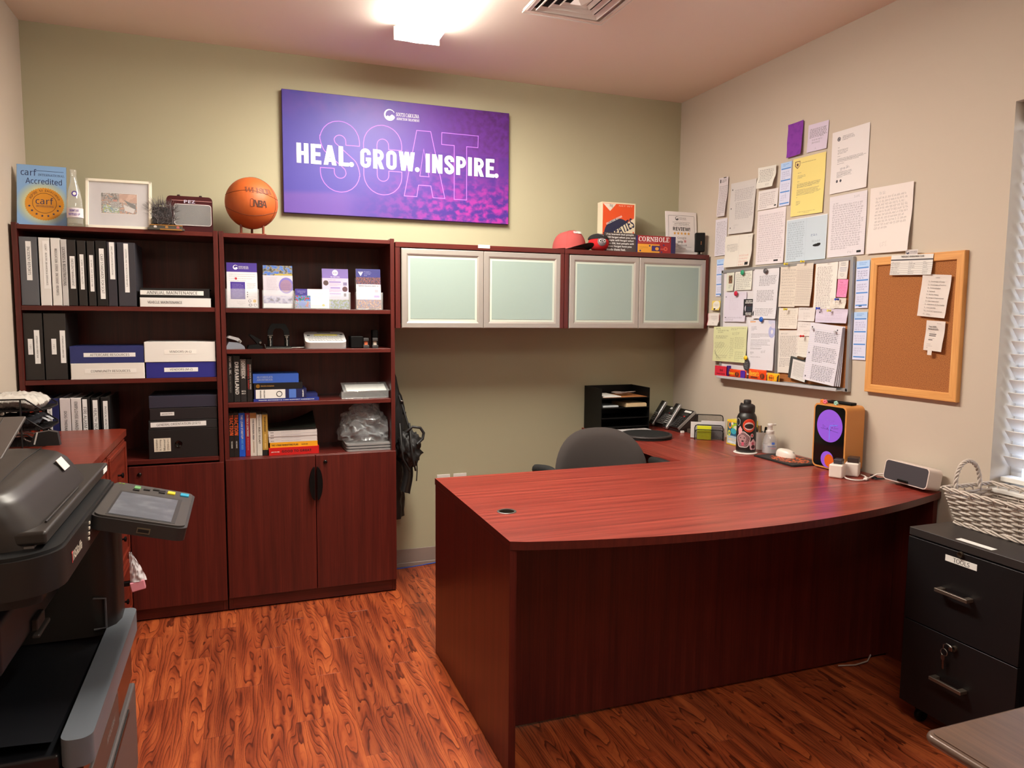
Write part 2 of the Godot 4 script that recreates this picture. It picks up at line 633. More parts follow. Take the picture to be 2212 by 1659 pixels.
# ---------------------------------------------------------------- the room
func room() -> void:
	var wallm := mat("wall_beige", Color(0.755, 0.705, 0.645), 0.85, 0.0, 0.3)
	var sage := mat("wall_sage", Color(0.69, 0.67, 0.565), 0.85, 0.0, 0.3)
	var ceil := mat("ceiling_white", Color(0.93, 0.87, 0.82), 0.9, 0.0, 0.2)
	var zf := 5.2
	var st := S()
	box(st, Vector3((WL + WR) / 2, 1.37, -0.06), Vector3(WR - WL + 0.4, 2.98, 0.12))
	struct("wall_back", st, sage)
	st = S()
	box(st, Vector3(WL - 0.06, 1.37, zf / 2), Vector3(0.12, 2.98, zf + 0.24))
	struct("wall_left", st, wallm)
	st = S()
	box(st, Vector3((WL + WR) / 2, 1.37, zf + 0.06), Vector3(WR - WL + 0.4, 2.98, 0.12))
	struct("wall_front", st, wallm)
	st = S()
	box(st, Vector3((WL + WR) / 2, HC + 0.06, zf / 2), Vector3(WR - WL + 0.4, 0.12, zf + 0.24))
	struct("ceiling", st, ceil)
	# right wall with the window opening
	st = S()
	var z0 := 2.128
	var z1 := 3.35
	var y0 := 0.80
	var y1 := 2.194
	var t := 0.16
	box(st, Vector3(WR + t / 2, 1.37, z0 / 2 - 0.06), Vector3(t, 2.98, z0 + 0.12))
	box(st, Vector3(WR + t / 2, 1.37, (z1 + zf + 0.12) / 2), Vector3(t, 2.98, zf + 0.12 - z1))
	box(st, Vector3(WR + t / 2, (y0 - 0.12) / 2, (z0 + z1) / 2), Vector3(t, y0 + 0.12, z1 - z0))
	box(st, Vector3(WR + t / 2, (y1 + 2.86) / 2, (z0 + z1) / 2), Vector3(t, 2.86 - y1, z1 - z0))
	struct("wall_right", st, wallm)
	# floor: boards on a slab
	st = S()
	box(st, Vector3((WL + WR) / 2, -0.07, zf / 2), Vector3(WR - WL + 0.4, 0.12, zf + 0.24))
	var fl := struct("floor", st, mat("floor_slab", Color(0.16, 0.08, 0.05), 0.7))
	var kinds := []
	for k in 4:
		var m := mat("floor_board_%d" % k, [Color(1, 1, 1), Color(0.93, 0.90, 0.90), Color(1.0, 0.97, 0.93), Color(0.88, 0.86, 0.88)][k], 0.36)
		m.albedo_texture = M.floor_board_0.albedo_texture if k == 2 else M.floor_board_1.albedo_texture if k == 3 else board_texture(70 + 10 * k)
		kinds.append(m)
	var start := [1.14, 0.826, 0.548]
	var meshes := {}
	for k in range(-9, 27):
		var x0 := maxf(-0.052 + 0.1 * k, WL)
		var x1 := minf(-0.052 + 0.1 * (k + 1), WR)
		if x1 - x0 < 0.01:
			continue
		var z: float = start[posmod(k, 3)] - 1.828
		while z < 4.6:
			var a := maxf(z, 0.0)
			var b := minf(z + 0.914, 5.2)
			z += 0.914
			if b - a < 0.02:
				continue
			var key := "%d_%d_%d" % [int((x1 - x0) * 1000), int((b - a) * 1000), R.randi() % 6]
			if not meshes.has(key):
				var s2 := S()
				floor_board(s2, x1 - x0, b - a)
				meshes[key] = s2.commit()
			var o := MeshInstance3D.new()
			o.name = "floor_plank"
			o.mesh = meshes[key]
			o.set_surface_override_material(0, kinds[R.randi() % 4])
			o.position = Vector3((x0 + x1) / 2, 0, (a + b) / 2)
			fl.add_child(o, true)
	# cove base along the walls
	var bm := mat("base_grey", Color(0.56, 0.50, 0.47), 0.6)
	st = S()
	box(st, Vector3((WL + WR) / 2, 0.0635, 0.003), Vector3(WR - WL, 0.077, 0.006), 0.002)
	box(st, Vector3((WL + WR) / 2, 0.0125, 0.006), Vector3(WR - WL, 0.025, 0.012), 0.004)
	struct("baseboard_back", st, bm)
	st = S()
	box(st, Vector3(WR - 0.003, 0.0505, zf / 2), Vector3(0.006, 0.10, zf - 0.02), 0.002)
	struct("baseboard_right", st, bm)
	st = S()
	box(st, Vector3(WL + 0.003, 0.0505, zf / 2), Vector3(0.006, 0.10, zf - 0.02), 0.002)
	struct("baseboard_left", st, bm)
	# a strip of pale caulk where the base meets the boards
	# outlets low on the sage wall
	for k in 2:
		var o := thing("wall_outlet", ["left white outlet plate on the sage wall just above the desk edge", "right white outlet plate on the sage wall just above the desk edge"][k], "outlet", Vector3([1.07, 1.168][k], 0.46, 0), 0, "outlet plates")
		st = S()
		box(st, Vector3(0, 0, 0.003), Vector3(0.078, 0.117, 0.006), 0.002)
		part(o, "plate", st, M.white_plastic)
		st = S()
		for q in [-1, 1]:
			box(st, Vector3(0, q * 0.021, 0.0065), Vector3(0.034, 0.03, 0.003), 0.001)
		part(o, "socket", st, M.white_plastic)
	# the blue cable on the floor by the base
	st = S()
	var pts := []
	for k in 15:
		var u := k / 14.0
		pts.append(Vector3(0.76 + u * 0.75, 0.005 + 0.012 * absf(sin(u * 5.0)), 0.035 + 0.018 * sin(u * 9.0)))
	tube(st, pts, 0.0028, 6)
	single("network_cable", st, mat("cable_blue", c8(28, 70, 170), 0.5), "thin blue cable lying along the base of the sage wall", "cable")

func floor_board(st: SurfaceTool, w: float, l: float) -> void:
	var c := 0.0006
	var u0 := R.randf_range(0.0, 0.55)
	var v0 := R.randf_range(0.0, 0.35)
	var h := Vector2(w / 2, l / 2)
	var uva := Vector2(u0, v0)
	var uvb := Vector2(u0 + w * 4.17, v0 + l * 0.667)
	quad(st, Vector3(-h.x + c, 0, h.y - c), Vector3(h.x - c, 0, h.y - c), Vector3(h.x - c, 0, -h.y + c), Vector3(-h.x + c, 0, -h.y + c), uva, uvb)
	var lo := -0.0005
	quad(st, Vector3(-h.x, lo, h.y), Vector3(h.x, lo, h.y), Vector3(h.x - c, 0, h.y - c), Vector3(-h.x + c, 0, h.y - c), uva, uva)
	quad(st, Vector3(h.x, lo, h.y), Vector3(h.x, lo, -h.y), Vector3(h.x - c, 0, -h.y + c), Vector3(h.x - c, 0, h.y - c), uva, uva)
	quad(st, Vector3(h.x, lo, -h.y), Vector3(-h.x, lo, -h.y), Vector3(-h.x + c, 0, -h.y + c), Vector3(h.x - c, 0, -h.y + c), uva, uva)
	quad(st, Vector3(-h.x, lo, -h.y), Vector3(-h.x, lo, h.y), Vector3(-h.x + c, 0, h.y - c), Vector3(-h.x + c, 0, -h.y + c), uva, uva)
	for e in [[-1, -1, 1, -1], [1, 1, -1, 1], [1, -1, 1, 1], [-1, 1, -1, -1]]:
		quad(st, Vector3(e[2] * h.x, -0.01, e[3] * h.y), Vector3(e[0] * h.x, -0.01, e[1] * h.y), Vector3(e[0] * h.x, lo, e[1] * h.y), Vector3(e[2] * h.x, lo, e[3] * h.y), uva, uva)

func window_right() -> void:
	var z0 := 2.128
	var z1 := 3.35
	var zc := (z0 + z1) / 2
	var white := mat("window_white", Color(0.9, 0.89, 0.87), 0.45)
	var st := S()
	for e in [[0.80, 0.045], [2.15, 0.045]]:
		box(st, Vector3(WR + 0.13, e[0] + 0.022, zc), Vector3(0.05, e[1], z1 - z0), 0.003)
	for zz in [z0 + 0.022, zc, z1 - 0.022]:
		box(st, Vector3(WR + 0.13, 1.497, zz), Vector3(0.05, 1.31, 0.045), 0.003)
	var w := struct("window_1", st, white)
	st = S()
	box(st, Vector3(WR + 0.135, 1.497, zc), Vector3(0.004, 1.3, z1 - z0 - 0.06))
	var g := mat("window_glass", Color(0.9, 0.95, 1.0, 0.08), 0.03)
	g.transparency = BaseMaterial3D.TRANSPARENCY_ALPHA
	part(w, "pane", st, g)
	st = S()
	box(st, Vector3(WR + 0.045, 0.806, zc), Vector3(0.12, 0.014, z1 - z0), 0.003)
	part(w, "window_sill", st, white)
	# faux-wood blind
	var t := thing("window_blind", "white slatted blind hanging in the window at right, nearly closed", "blind", Vector3(WR + 0.065, 0.82, zc))
	st = S()
	box(st, Vector3(0, 1.335, 0), Vector3(0.055, 0.072, z1 - z0 - 0.03), 0.004)
	part(t, "headrail", st, white)
	var slat := mat("blind_slat", Color(0.93, 0.92, 0.91), 0.45)
	slat.backlight_enabled = true
	slat.backlight = Color(0.55, 0.53, 0.5)
	var bs := Basis(Vector3.BACK, -0.87)
	var n := 26
	for k in n:
		st = S()
		box(st, Vector3.ZERO, Vector3(0.052, 0.0032, z1 - z0 - 0.02), 0.0012, 2)
		var o := part(t, "slat", st, slat, Vector3(0, 1.262 - 0.047 * k, 0))
		o.basis = bs
	st = S()
	box(st, Vector3(0, 0.022, 0), Vector3(0.052, 0.018, z1 - z0 - 0.02), 0.003)
	part(t, "bottom_rail", st, white)
	for zz in [-0.50, 0.0, 0.50]:
		st = S()
		tube(st, [Vector3(-0.029, 0.02, zz), Vector3(-0.029, 1.3, zz)], 0.0012, 5)
		tube(st, [Vector3(0.029, 0.02, zz), Vector3(0.029, 1.3, zz)], 0.0012, 5)
		part(t, "ladder_cord", st, M.white_plastic)

func ceiling_vent() -> void:
	# a four-way diffuser: square louvres stepping up round a centre cone
	var t := thing("ceiling_vent", "white square ceiling air vent of stepped louvres beside the light", "vent", Vector3(1.36, HC, 1.13))
	var m := mat("vent_white", Color(0.9, 0.87, 0.84), 0.5)
	var st := S()
	box(st, Vector3(0, -0.001, 0), Vector3(0.30, 0.002, 0.30))
	part(t, "throat", st, mat("vent_dark", Color(0.06, 0.055, 0.05), 0.9))
	var sizes := [0.19, 0.145, 0.105, 0.068]
	for k in 4:
		var a: float = sizes[k]
		var b: float = a - 0.027
		st = S()
		var lo := -0.012 - 0.004 * (3 - k) * 0.3
		var hi := lo + 0.017
		if k == 0:
			hi = -0.002
			lo = -0.014
		for q in 4:
			var rot := Basis(Vector3.UP, PI / 2 * q)
			quad(st, rot * Vector3(-a, hi if k == 0 else lo, a), rot * Vector3(-b, lo if k == 0 else hi, b), rot * Vector3(b, lo if k == 0 else hi, b), rot * Vector3(a, hi if k == 0 else lo, a))
			quad(st, rot * Vector3(-a, lo - 0.002, a), rot * Vector3(-a + 0.004, lo - 0.002, a - 0.004), rot * Vector3(a - 0.004, lo - 0.002, a - 0.004), rot * Vector3(a, lo - 0.002, a))
			quad(st, rot * Vector3(-a, lo - 0.002, a), rot * Vector3(a, lo - 0.002, a), rot * Vector3(a, lo + 0.004, a), rot * Vector3(-a, lo + 0.004, a))
		part(t, "louvre", st, m)
	st = S()
	for q in 4:
		var rot := Basis(Vector3.UP, PI / 2 * q)
		quad(st, rot * Vector3(-0.036, -0.014, 0.036), rot * Vector3(0, -0.028, 0), rot * Vector3(0, -0.028, 0), rot * Vector3(0.036, -0.014, 0.036))
	part(t, "cone", st, m)

# ---------------------------------------------------------------- bookcases
func bookcases() -> void:
	bookcase("mahogany bookcase on the left by the corner, filled with binders", -0.897, -0.088, [1.453, 1.130, 0.757], 0.730, 0.062, -0.4925, false)
	bookcase("mahogany bookcase next to the wall cabinets, holding brochures and books", -0.084, 0.727, [1.450, 1.258, 1.004, 0.739], 0.738, 0.068, 0.3285, true)

func bookcase(label: String, x0: float, x1: float, shelves: Array, top: float, bot: float, seam: float, pulls: bool) -> void:
	var cx := (x0 + x1) / 2
	var t := thing("bookcase", label, "bookcase", Vector3(cx, 0, 0), 0.0, "")
	var w := x1 - x0
	var m: Material = M.mahogany
	var st: SurfaceTool
	for sg in [-1, 1]:
		st = S()
		box(st, Vector3(sg * (w / 2 - 0.01), 0.905, 0.173), Vector3(0.02, 1.796, 0.344), 0.0012, 1)
		part(t, "side_panel", st, m)
	st = S()
	box(st, Vector3(0, 0.9, 0.008), Vector3(w - 0.04, 1.75, 0.008), 0.0, 1)
	part(t, "back_panel", st, m)
	st = S()
	box(st, Vector3(0, 1.786, 0.172), Vector3(w - 0.04, 0.019, 0.342), 0.0012, 0)
	part(t, "top_panel", st, m)
	for y in shelves:
		st = S()
		box(st, Vector3(0, y - 0.010, 0.176), Vector3(w - 0.041, 0.020, 0.330), 0.0012, 0)
		part(t, "shelf", st, m)
	st = S()
	box(st, Vector3(0, bot / 2 + 0.003, 0.335), Vector3(w - 0.04, bot - 0.008, 0.018), 0.001, 0)
	part(t, "plinth", st, m)
	var k := 0
	for e in [[x0 + 0.003, seam - 0.0015], [seam + 0.0015, x1 - 0.001]]:
		var dw: float = e[1] - e[0]
		var dx: float = (e[0] + e[1]) / 2 - cx
		st = S()
		box(st, Vector3.ZERO, Vector3(dw, top - bot, 0.018), 0.0015, 1, Basis.IDENTITY, 1, Vector2(0.13 + k, 0.4 * k))
		var d := part(t, "door", st, m, Vector3(dx, (top + bot) / 2, 0.355))
		var inner := 1.0 if k == 0 else -1.0
		var hx := inner * dw / 2
		if pulls or k == 1:
			st = S()
			var xf := Transform3D(Basis(Vector3.RIGHT, PI / 2), Vector3(hx - inner * 0.045, (top - bot) / 2 - 0.035, 0.009))
			lathe(st, [Vector2(0, 0.006), Vector2(0.008, 0.006), Vector2(0.0095, 0.004), Vector2(0.0095, 0)], 16, xf)
			box(st, Vector3(hx - inner * 0.045, (top - bot) / 2 - 0.035, 0.0155), Vector3(0.0022, 0.008, 0.001))
			if k == 1:
				part(d, "lock", st, M.black_gloss)
		if pulls:
			var p := PackedVector2Array()
			for q in 17:
				var a := -PI / 2 + PI * q / 16.0
				p.append(Vector2(-inner * cos(a) * 0.026, sin(a) * 0.082))
			st = S()
			prism(st, p, 0.02, Transform3D(Basis.IDENTITY, Vector3(hx - inner * 0.004, 0.198, 0.009)))
			part(d, "handle", st, M.black_plastic)
		k += 1

# ---------------------------------------------------------------- binders
func binder(label: String, x0: float, x1: float, y0: float, y1: float, col: Color, zf: float, group := "", flat := false, depth := 0.262) -> Node3D:
	var w := x1 - x0
	var h := y1 - y0
	var t := thing("binder", label, "binder", Vector3((x0 + x1) / 2, y0, zf), 0.0, group)
	var m := mat("vinyl_" + col.to_html(false), col, 0.42)
	var th := 0.0034
	var st := S()
	if flat:
		box(st, Vector3(0, h / 2, -th), Vector3(w, h, th * 2), 0.0033, 1, Basis.IDENTITY, 2)
		box(st, Vector3(0, th / 2, -depth / 2), Vector3(w, th, depth), 0.0012)
		box(st, Vector3(0, h - th / 2, -depth / 2), Vector3(w, th, depth), 0.0012)
	else:
		box(st, Vector3(0, h / 2, -th), Vector3(w, h, th * 2), 0.0033, 1, Basis.IDENTITY, 2)
		box(st, Vector3(-w / 2 + th / 2, h / 2, -depth / 2), Vector3(th, h, depth), 0.0012)
		box(st, Vector3(w / 2 - th / 2, h / 2, -depth / 2), Vector3(th, h, depth), 0.0012)
	part(t, "cover", st, m)
	st = S()
	if flat:
		box(st, Vector3(0, h / 2, -depth / 2 - 0.004), Vector3(w - 0.016, maxf(h - 0.018, 0.008), depth - 0.02))
	else:
		box(st, Vector3(0, h / 2, -depth / 2 - 0.004), Vector3(maxf(w - 0.014, 0.006), h - 0.016, depth - 0.02))
	part(t, "pages", st, M.white_paper)
	return t

# a label on the spine; up = centre height, horizontal text when turn is 0
func spine_label(t: Node3D, x: float, y: float, w: float, h: float, s: String, tw: float, th: float, col := Color(0.92, 0.92, 0.92), turn := -PI / 2, font := "sans") -> void:
	var st := S()
	box(st, Vector3.ZERO, Vector3(w, h, 0.0006))
	var l := part(t, "spine_label", st, ink(col), Vector3(x, y, 0.0004))
	if s != "":
		text(l, s, M.print_black, at(0, 0, 0.0006, turn), tw, th, font)

func binders() -> void:
	var g := "binders standing on the top shelf"
	var grey := c8(88, 90, 96)
	var white := c8(222, 220, 218)
	var black := c8(34, 31, 31)
	var blk := c8(20, 19, 20)
	var y := 1.4535
	var b := binder("grey binder at the left end of the top shelf labelled incident reports", -0.8745, -0.809, y, 1.745, grey, 0.332, g)
	spine_label(b, 0.001, 0.19, 0.020, 0.165, "INCIDENT REPORTS", 0.12, 0.0105)
	b = binder("white binder labelled client reentry, behavior and grevance beside the grey one".replace("grevance", "grievance"), -0.803, -0.763, y, 1.744, white, 0.332, g)
	spine_label(b, 0.006, 0.175, 0.024, 0.205, "CLIENT - REENTRY, BEHAVIOR & GRIEVANCE", 0.175, 0.0075)
	b = binder("white binder labelled medication error incident reports", -0.758, -0.724, y, 1.744, white, 0.332, g)
	text(b, "MEDICATION ERROR INCIDENT REPORTS", M.print_black, at(0.002, 0.145, 0.0012, -PI / 2), 0.20, 0.009, "mono")
	b = binder("slim pale binder labelled licenses and registrations", -0.721, -0.699, y, 1.740, c8(196, 194, 194), 0.332, g)
	text(b, "LICENSES & REGISTRATIONS", M.print_black, at(0.0, 0.17, 0.0012, -PI / 2), 0.165, 0.0105)
	b = binder("black binder labelled emergency management", -0.697, -0.665, y, 1.739, black, 0.332, g)
	spine_label(b, 0.002, 0.145, 0.019, 0.14, "EMERGENCY MANAGEMENT", 0.118, 0.0095)
	b = binder("black binder with a small facility label, next to emergency management", -0.659, -0.627, y, 1.737, black, 0.332, g)
	spine_label(b, 0.0, 0.148, 0.015, 0.152, "SCDPH - R.61-93 / FACILITY", 0.105, 0.0062)
	b = binder("black binder with a small narrow regulation label, just left of the CARF binder", -0.621, -0.593, y, 1.737, black, 0.332, g)
	spine_label(b, 0.001, 0.143, 0.015, 0.158, "SC DHEC - R.61-70 & R.61-166", 0.115, 0.0062)
	b = binder("black binder with a tall label reading CARF standards for SCAT", -0.588, -0.547, y, 1.740, blk, 0.332, g)
	spine_label(b, 0.002, 0.142, 0.019, 0.22, "CARF STANDARDS FOR SCAT", 0.172, 0.0105)
	b = binder("dark grey binder with a label high on its spine, right of the CARF binder", -0.544, -0.510, y, 1.736, c8(50, 48, 56), 0.332, g)
	spine_label(b, 0.002, 0.2, 0.020, 0.162, "DHEC APPLICATION REGULATIONS", 0.125, 0.006)
	b = binder("wide dark grey binder labelled licensing and accreditation reports", -0.504, -0.434, y, 1.736, c8(56, 55, 62), 0.332, g)
	spine_label(b, 0.0, 0.17, 0.018, 0.215, "LICENSING AND ACCREDITATION REPORTS", 0.165, 0.0062)
	g = "binders lying on the top shelf"
	b = binder("black binder lying flat, labelled annual maintenance", -0.420, -0.130, 1.4955, 1.538, blk, 0.332, g, true)
	spine_label(b, -0.012, 0.022, 0.262, 0.020, "ANNUAL MAINTENANCE", 0.21, 0.014, Color(0.9, 0.9, 0.89), 0.0)
	b = binder("white binder lying flat under it, labelled vehicle maintenance", -0.421, -0.126, 1.4535, 1.4945, white, 0.335, g, true)
	text(b, "VEHICLE MAINTENANCE", M.print_black, at(-0.045, 0.021, 0.0012), 0.142, 0.0115)
	# second shelf
	y = 1.1305
	g = "large black binders on the second shelf"
	b = binder("large black binder on the second shelf with a label reading 1 of 2", -0.8745, -0.804, y, 1.421, c8(36, 32, 31), 0.332, g)
	spine_label(b, 0.013, 0.145, 0.020, 0.145, "ATTENDANCE LOGS CURRENT YEAR", 0.095, 0.006)
	spine_label(b, -0.012, 0.146, 0.018, 0.068, "1 OF 2", 0.02, 0.006)
	b = binder("large black binder reading 2 of 2, beside its lookalike on the second shelf", -0.799, -0.716, y, 1.421, c8(38, 34, 33), 0.332, g)
	spine_label(b, 0.028, 0.145, 0.020, 0.142, "ATTENDANCE LOGS CURRENT YEAR", 0.095, 0.006)
	spine_label(b, -0.006, 0.146, 0.018, 0.068, "2 OF 2", 0.02, 0.006)
	g = "binders lying on the second shelf"
	b = binder("blue binder lying flat, labelled aftercare resources", -0.706, -0.413, 1.2025, 1.277, c8(40, 48, 104), 0.333, g, true)
	spine_label(b, 0.010, 0.036, 0.205, 0.018, "AFTERCARE RESOURCES", 0.156, 0.0105, Color(0.92, 0.92, 0.92), 0.0)
	b = binder("white binder lying flat, labelled community resources", -0.704, -0.412, y, 1.2015, c8(226, 222, 216), 0.336, g, true)
	spine_label(b, 0.010, 0.036, 0.205, 0.019, "COMMUNITY RESOURCES", 0.156, 0.0105, Color(0.93, 0.92, 0.90), 0.0)
	b = binder("white binder lying on top, labelled vendors A to L", -0.411, -0.112, 1.2035, 1.295, c8(226, 224, 220), 0.336, g, true)
	spine_label(b, 0.0, 0.046, 0.135, 0.02, "VENDORS (A-L)", 0.092, 0.0115, Color(0.93, 0.92, 0.90), 0.0)
	b = binder("royal blue binder lying under it, labelled vendors M to Z", -0.407, -0.110, y, 1.2025, c8(42, 42, 128), 0.333, g, true)
	spine_label(b, -0.002, 0.037, 0.142, 0.019, "VENDORS (M-Z)", 0.096, 0.0115, Color(0.92, 0.92, 0.92), 0.0)
	# third shelf, behind the trays and the cherry cabinet
	y = 0.7575
	g = "binders standing on the third shelf"
	b = binder("black and orange binder behind the wire trays", -0.872, -0.815, y, 1.045, blk, 0.332, g)
	spine_label(b, 0.0, 0.20, 0.045, 0.14, "", 0, 0, c8(196, 58, 26))
	spine_label(b, 0.0, 0.20, 0.02, 0.14, "PROTECTION", 0.11, 0.012, c8(60, 16, 14))
	b = binder("dark blue binder with a white label behind the wire trays", -0.803, -0.757, y, 1.049, c8(30, 34, 84), 0.332, g)
	spine_label(b, -0.012, 0.16, 0.018, 0.2, "BLANK MEDICATION FORMS READING", 0.18, 0.0085)
	b = binder("white binder labelled dog therapy", -0.753, -0.713, y, 1.049, c8(214, 206, 208), 0.332, g)
	text(b, "DOG THERAPY", M.print_black, at(0.001, 0.185, 0.0012, -PI / 2), 0.098, 0.0105)
	b = binder("white binder labelled employee handbook", -0.710, -0.671, y, 1.049, c8(220, 214, 214), 0.332, g)
	text(b, "EMPLOYEE HANDBOOK", M.print_black, at(0.0, 0.19, 0.0012, -PI / 2), 0.17, 0.012)
	b = binder("black binder labelled fire alarm system", -0.668, -0.637, y, 1.050, blk, 0.332, g)
	spine_label(b, -0.004, 0.17, 0.018, 0.23, "FIRE ALARM SYSTEM", 0.16, 0.012)
	b = binder("black binder labelled health insurance", -0.632, -0.600, y, 1.048, blk, 0.332, g)
	spine_label(b, 0.0, 0.165, 0.019, 0.23, "HEALTH INSURANCE", 0.155, 0.012)
	b = binder("black binder at the right end of the standing row, labelled medical monitoring", -0.594, -0.558, y, 1.050, blk, 0.332, g)
	spine_label(b, 0.0, 0.165, 0.018, 0.22, "PHYSICAL MONITORING + INFO", 0.17, 0.008)
	g = "binders stacked at the right of the third shelf"
	b = binder("slate blue binder on top of the third-shelf stack", -0.401, -0.110, 0.9925, 1.047, c8(44, 43, 58), 0.330, g, true)
	b = binder("black binder with a small white label, second in the stack", -0.399, -0.112, 0.9365, 0.9905, c8(32, 29, 32), 0.333, g, true)
	spine_label(b, -0.07, 0.028, 0.058, 0.016, "INFECTION CONTROL", 0.046, 0.006, Color(0.88, 0.88, 0.88), 0.05)
	b = binder("black binder labelled general orientation 2021", -0.405, -0.113, 0.8935, 0.9345, c8(36, 36, 38), 0.334, g, true)
	spine_label(b, -0.02, 0.022, 0.235, 0.022, "GENERAL ORIENTATION (2021)", 0.185, 0.0125, Color(0.9, 0.9, 0.9), 0.02)
	b = binder("thick black lever-arch box file at the bottom of the stack with a paper label", -0.408, -0.112, y, 0.892, c8(26, 25, 26), 0.334, g, true)
	var st := S()
	lathe(st, [Vector2(0.0, 0.0005), Vector2(0.011, 0.0005), Vector2(0.015, 0.003), Vector2(0.016, 0.0)], 20, Transform3D(Basis(Vector3.RIGHT, PI / 2), Vector3(-0.022, 0.066, 0.001)))
	part(b, "finger_hole", st, M.black_gloss)
	var pg := page(0.07, 0.062, Color(0.86, 0.83, 0.76), 3, 1200.0)
	st = S()
	box(st, Vector3.ZERO, Vector3(0.07, 0.062, 0.0006))
	var l := part(b, "spine_label", st, pg.mat(), Vector3(-0.09, 0.064, 0.0004))
	for q in 4:
		text(l, ["Orientation", "& Training", "Manual", "(2020-21)"][q], M.print_black, at(-0.024 + 0.016 * q, 0, 0.0006, PI / 2), 0.05, 0.009)

# ---------------------------------------------------------------- brochures in acrylic holders
func face(p: Node, n: String, w: float, h: float, m: Material, pos: Vector3, tilt := 0.0) -> MeshInstance3D:
	var st := S()
	quad(st, Vector3(-w / 2, -h / 2, 0), Vector3(w / 2, -h / 2, 0), Vector3(w / 2, h / 2, 0), Vector3(-w / 2, h / 2, 0))
	var o := part(p, n, st, m, pos)
	o.rotation.x = tilt
	return o

func holder(label: String, x: float, w: float, h: float, z: float, y: float, pg: Page, kind: String) -> Array:
	var t := thing("brochure_holder", label, "brochure holder", Vector3(x, y, z), 0.0, "")
	var st := S()
	box(st, Vector3(0, 0.002, -0.035), Vector3(w + 0.008, 0.003, 0.075), 0.001)
	box(st, Vector3(0, h * 0.22, 0.004), Vector3(w + 0.008, h * 0.42, 0.002), 0.0008)
	for sg in [-1, 1]:
		box(st, Vector3(sg * (w / 2 + 0.005), h * 0.22, -0.012), Vector3(0.002, h * 0.42, 0.034), 0.0008)
	box(st, Vector3(0, h * 0.40, -0.042), Vector3(w + 0.006, h * 0.8, 0.0025), 0.0008, 1, Basis(Vector3.RIGHT, -0.18))
	part(t, "acrylic_stand", st, M.clear_acrylic)
	var b := thing(kind, "", "", Vector3(x, y + 0.005, z - 0.006))
	st = S()
	box(st, Vector3(0, h / 2, -0.006), Vector3(w, h, 0.009), 0.0004)
	part(b, "paper_stack", st, M.white_paper)
	var fm := pg.mat(0.4)
	fm.albedo_color = Color(0.88, 0.87, 0.88)
	var f := face(b, "front_page", w, h, fm, Vector3(0, h / 2, -0.0010))
	b.rotation.x = -0.14
	return [b, f]

func scat_logo(p: Node, m: Material, x: float, y: float, s: float, words := true) -> void:
	# a crescent swirl of small waves round hills, with the name beside it
	var st := S()
	var a := PackedVector2Array()
	for k in 25:
		var t := lerpf(0.55, TAU - 0.35, k / 24.0)
		a.append(Vector2(cos(t), sin(t)) * 0.5)
	for k in 25:
		var t := lerpf(TAU - 0.35, 0.55, k / 24.0)
		a.append(Vector2(cos(t) * 0.40 + 0.045, sin(t) * 0.40 + 0.02))
	var xf := Transform3D(Basis.from_scale(Vector3(s, s, 0.0001)), Vector3(x, y, 0.0005))
	prism(st, a, 1.0, xf)
	prism(st, PackedVector2Array([Vector2(-0.36, -0.20), Vector2(-0.18, -0.06), Vector2(-0.02, -0.13), Vector2(0.2, 0.06), Vector2(0.44, -0.08), Vector2(0.36, -0.26), Vector2(0.1, -0.40), Vector2(-0.2, -0.36)]), 1.0, xf)
	part(p, "emblem", st, m)
	if words:
		text(p, "SOUTH CAROLINA", m, at(x + s * 1.62, y + s * 0.12, 0.0006), s * 2.0, s * 0.30, "serif")
		text(p, "ADDICTION TREATMENT", m, at(x + s * 1.64, y - s * 0.24, 0.0006), s * 2.05, s * 0.19, "serif")

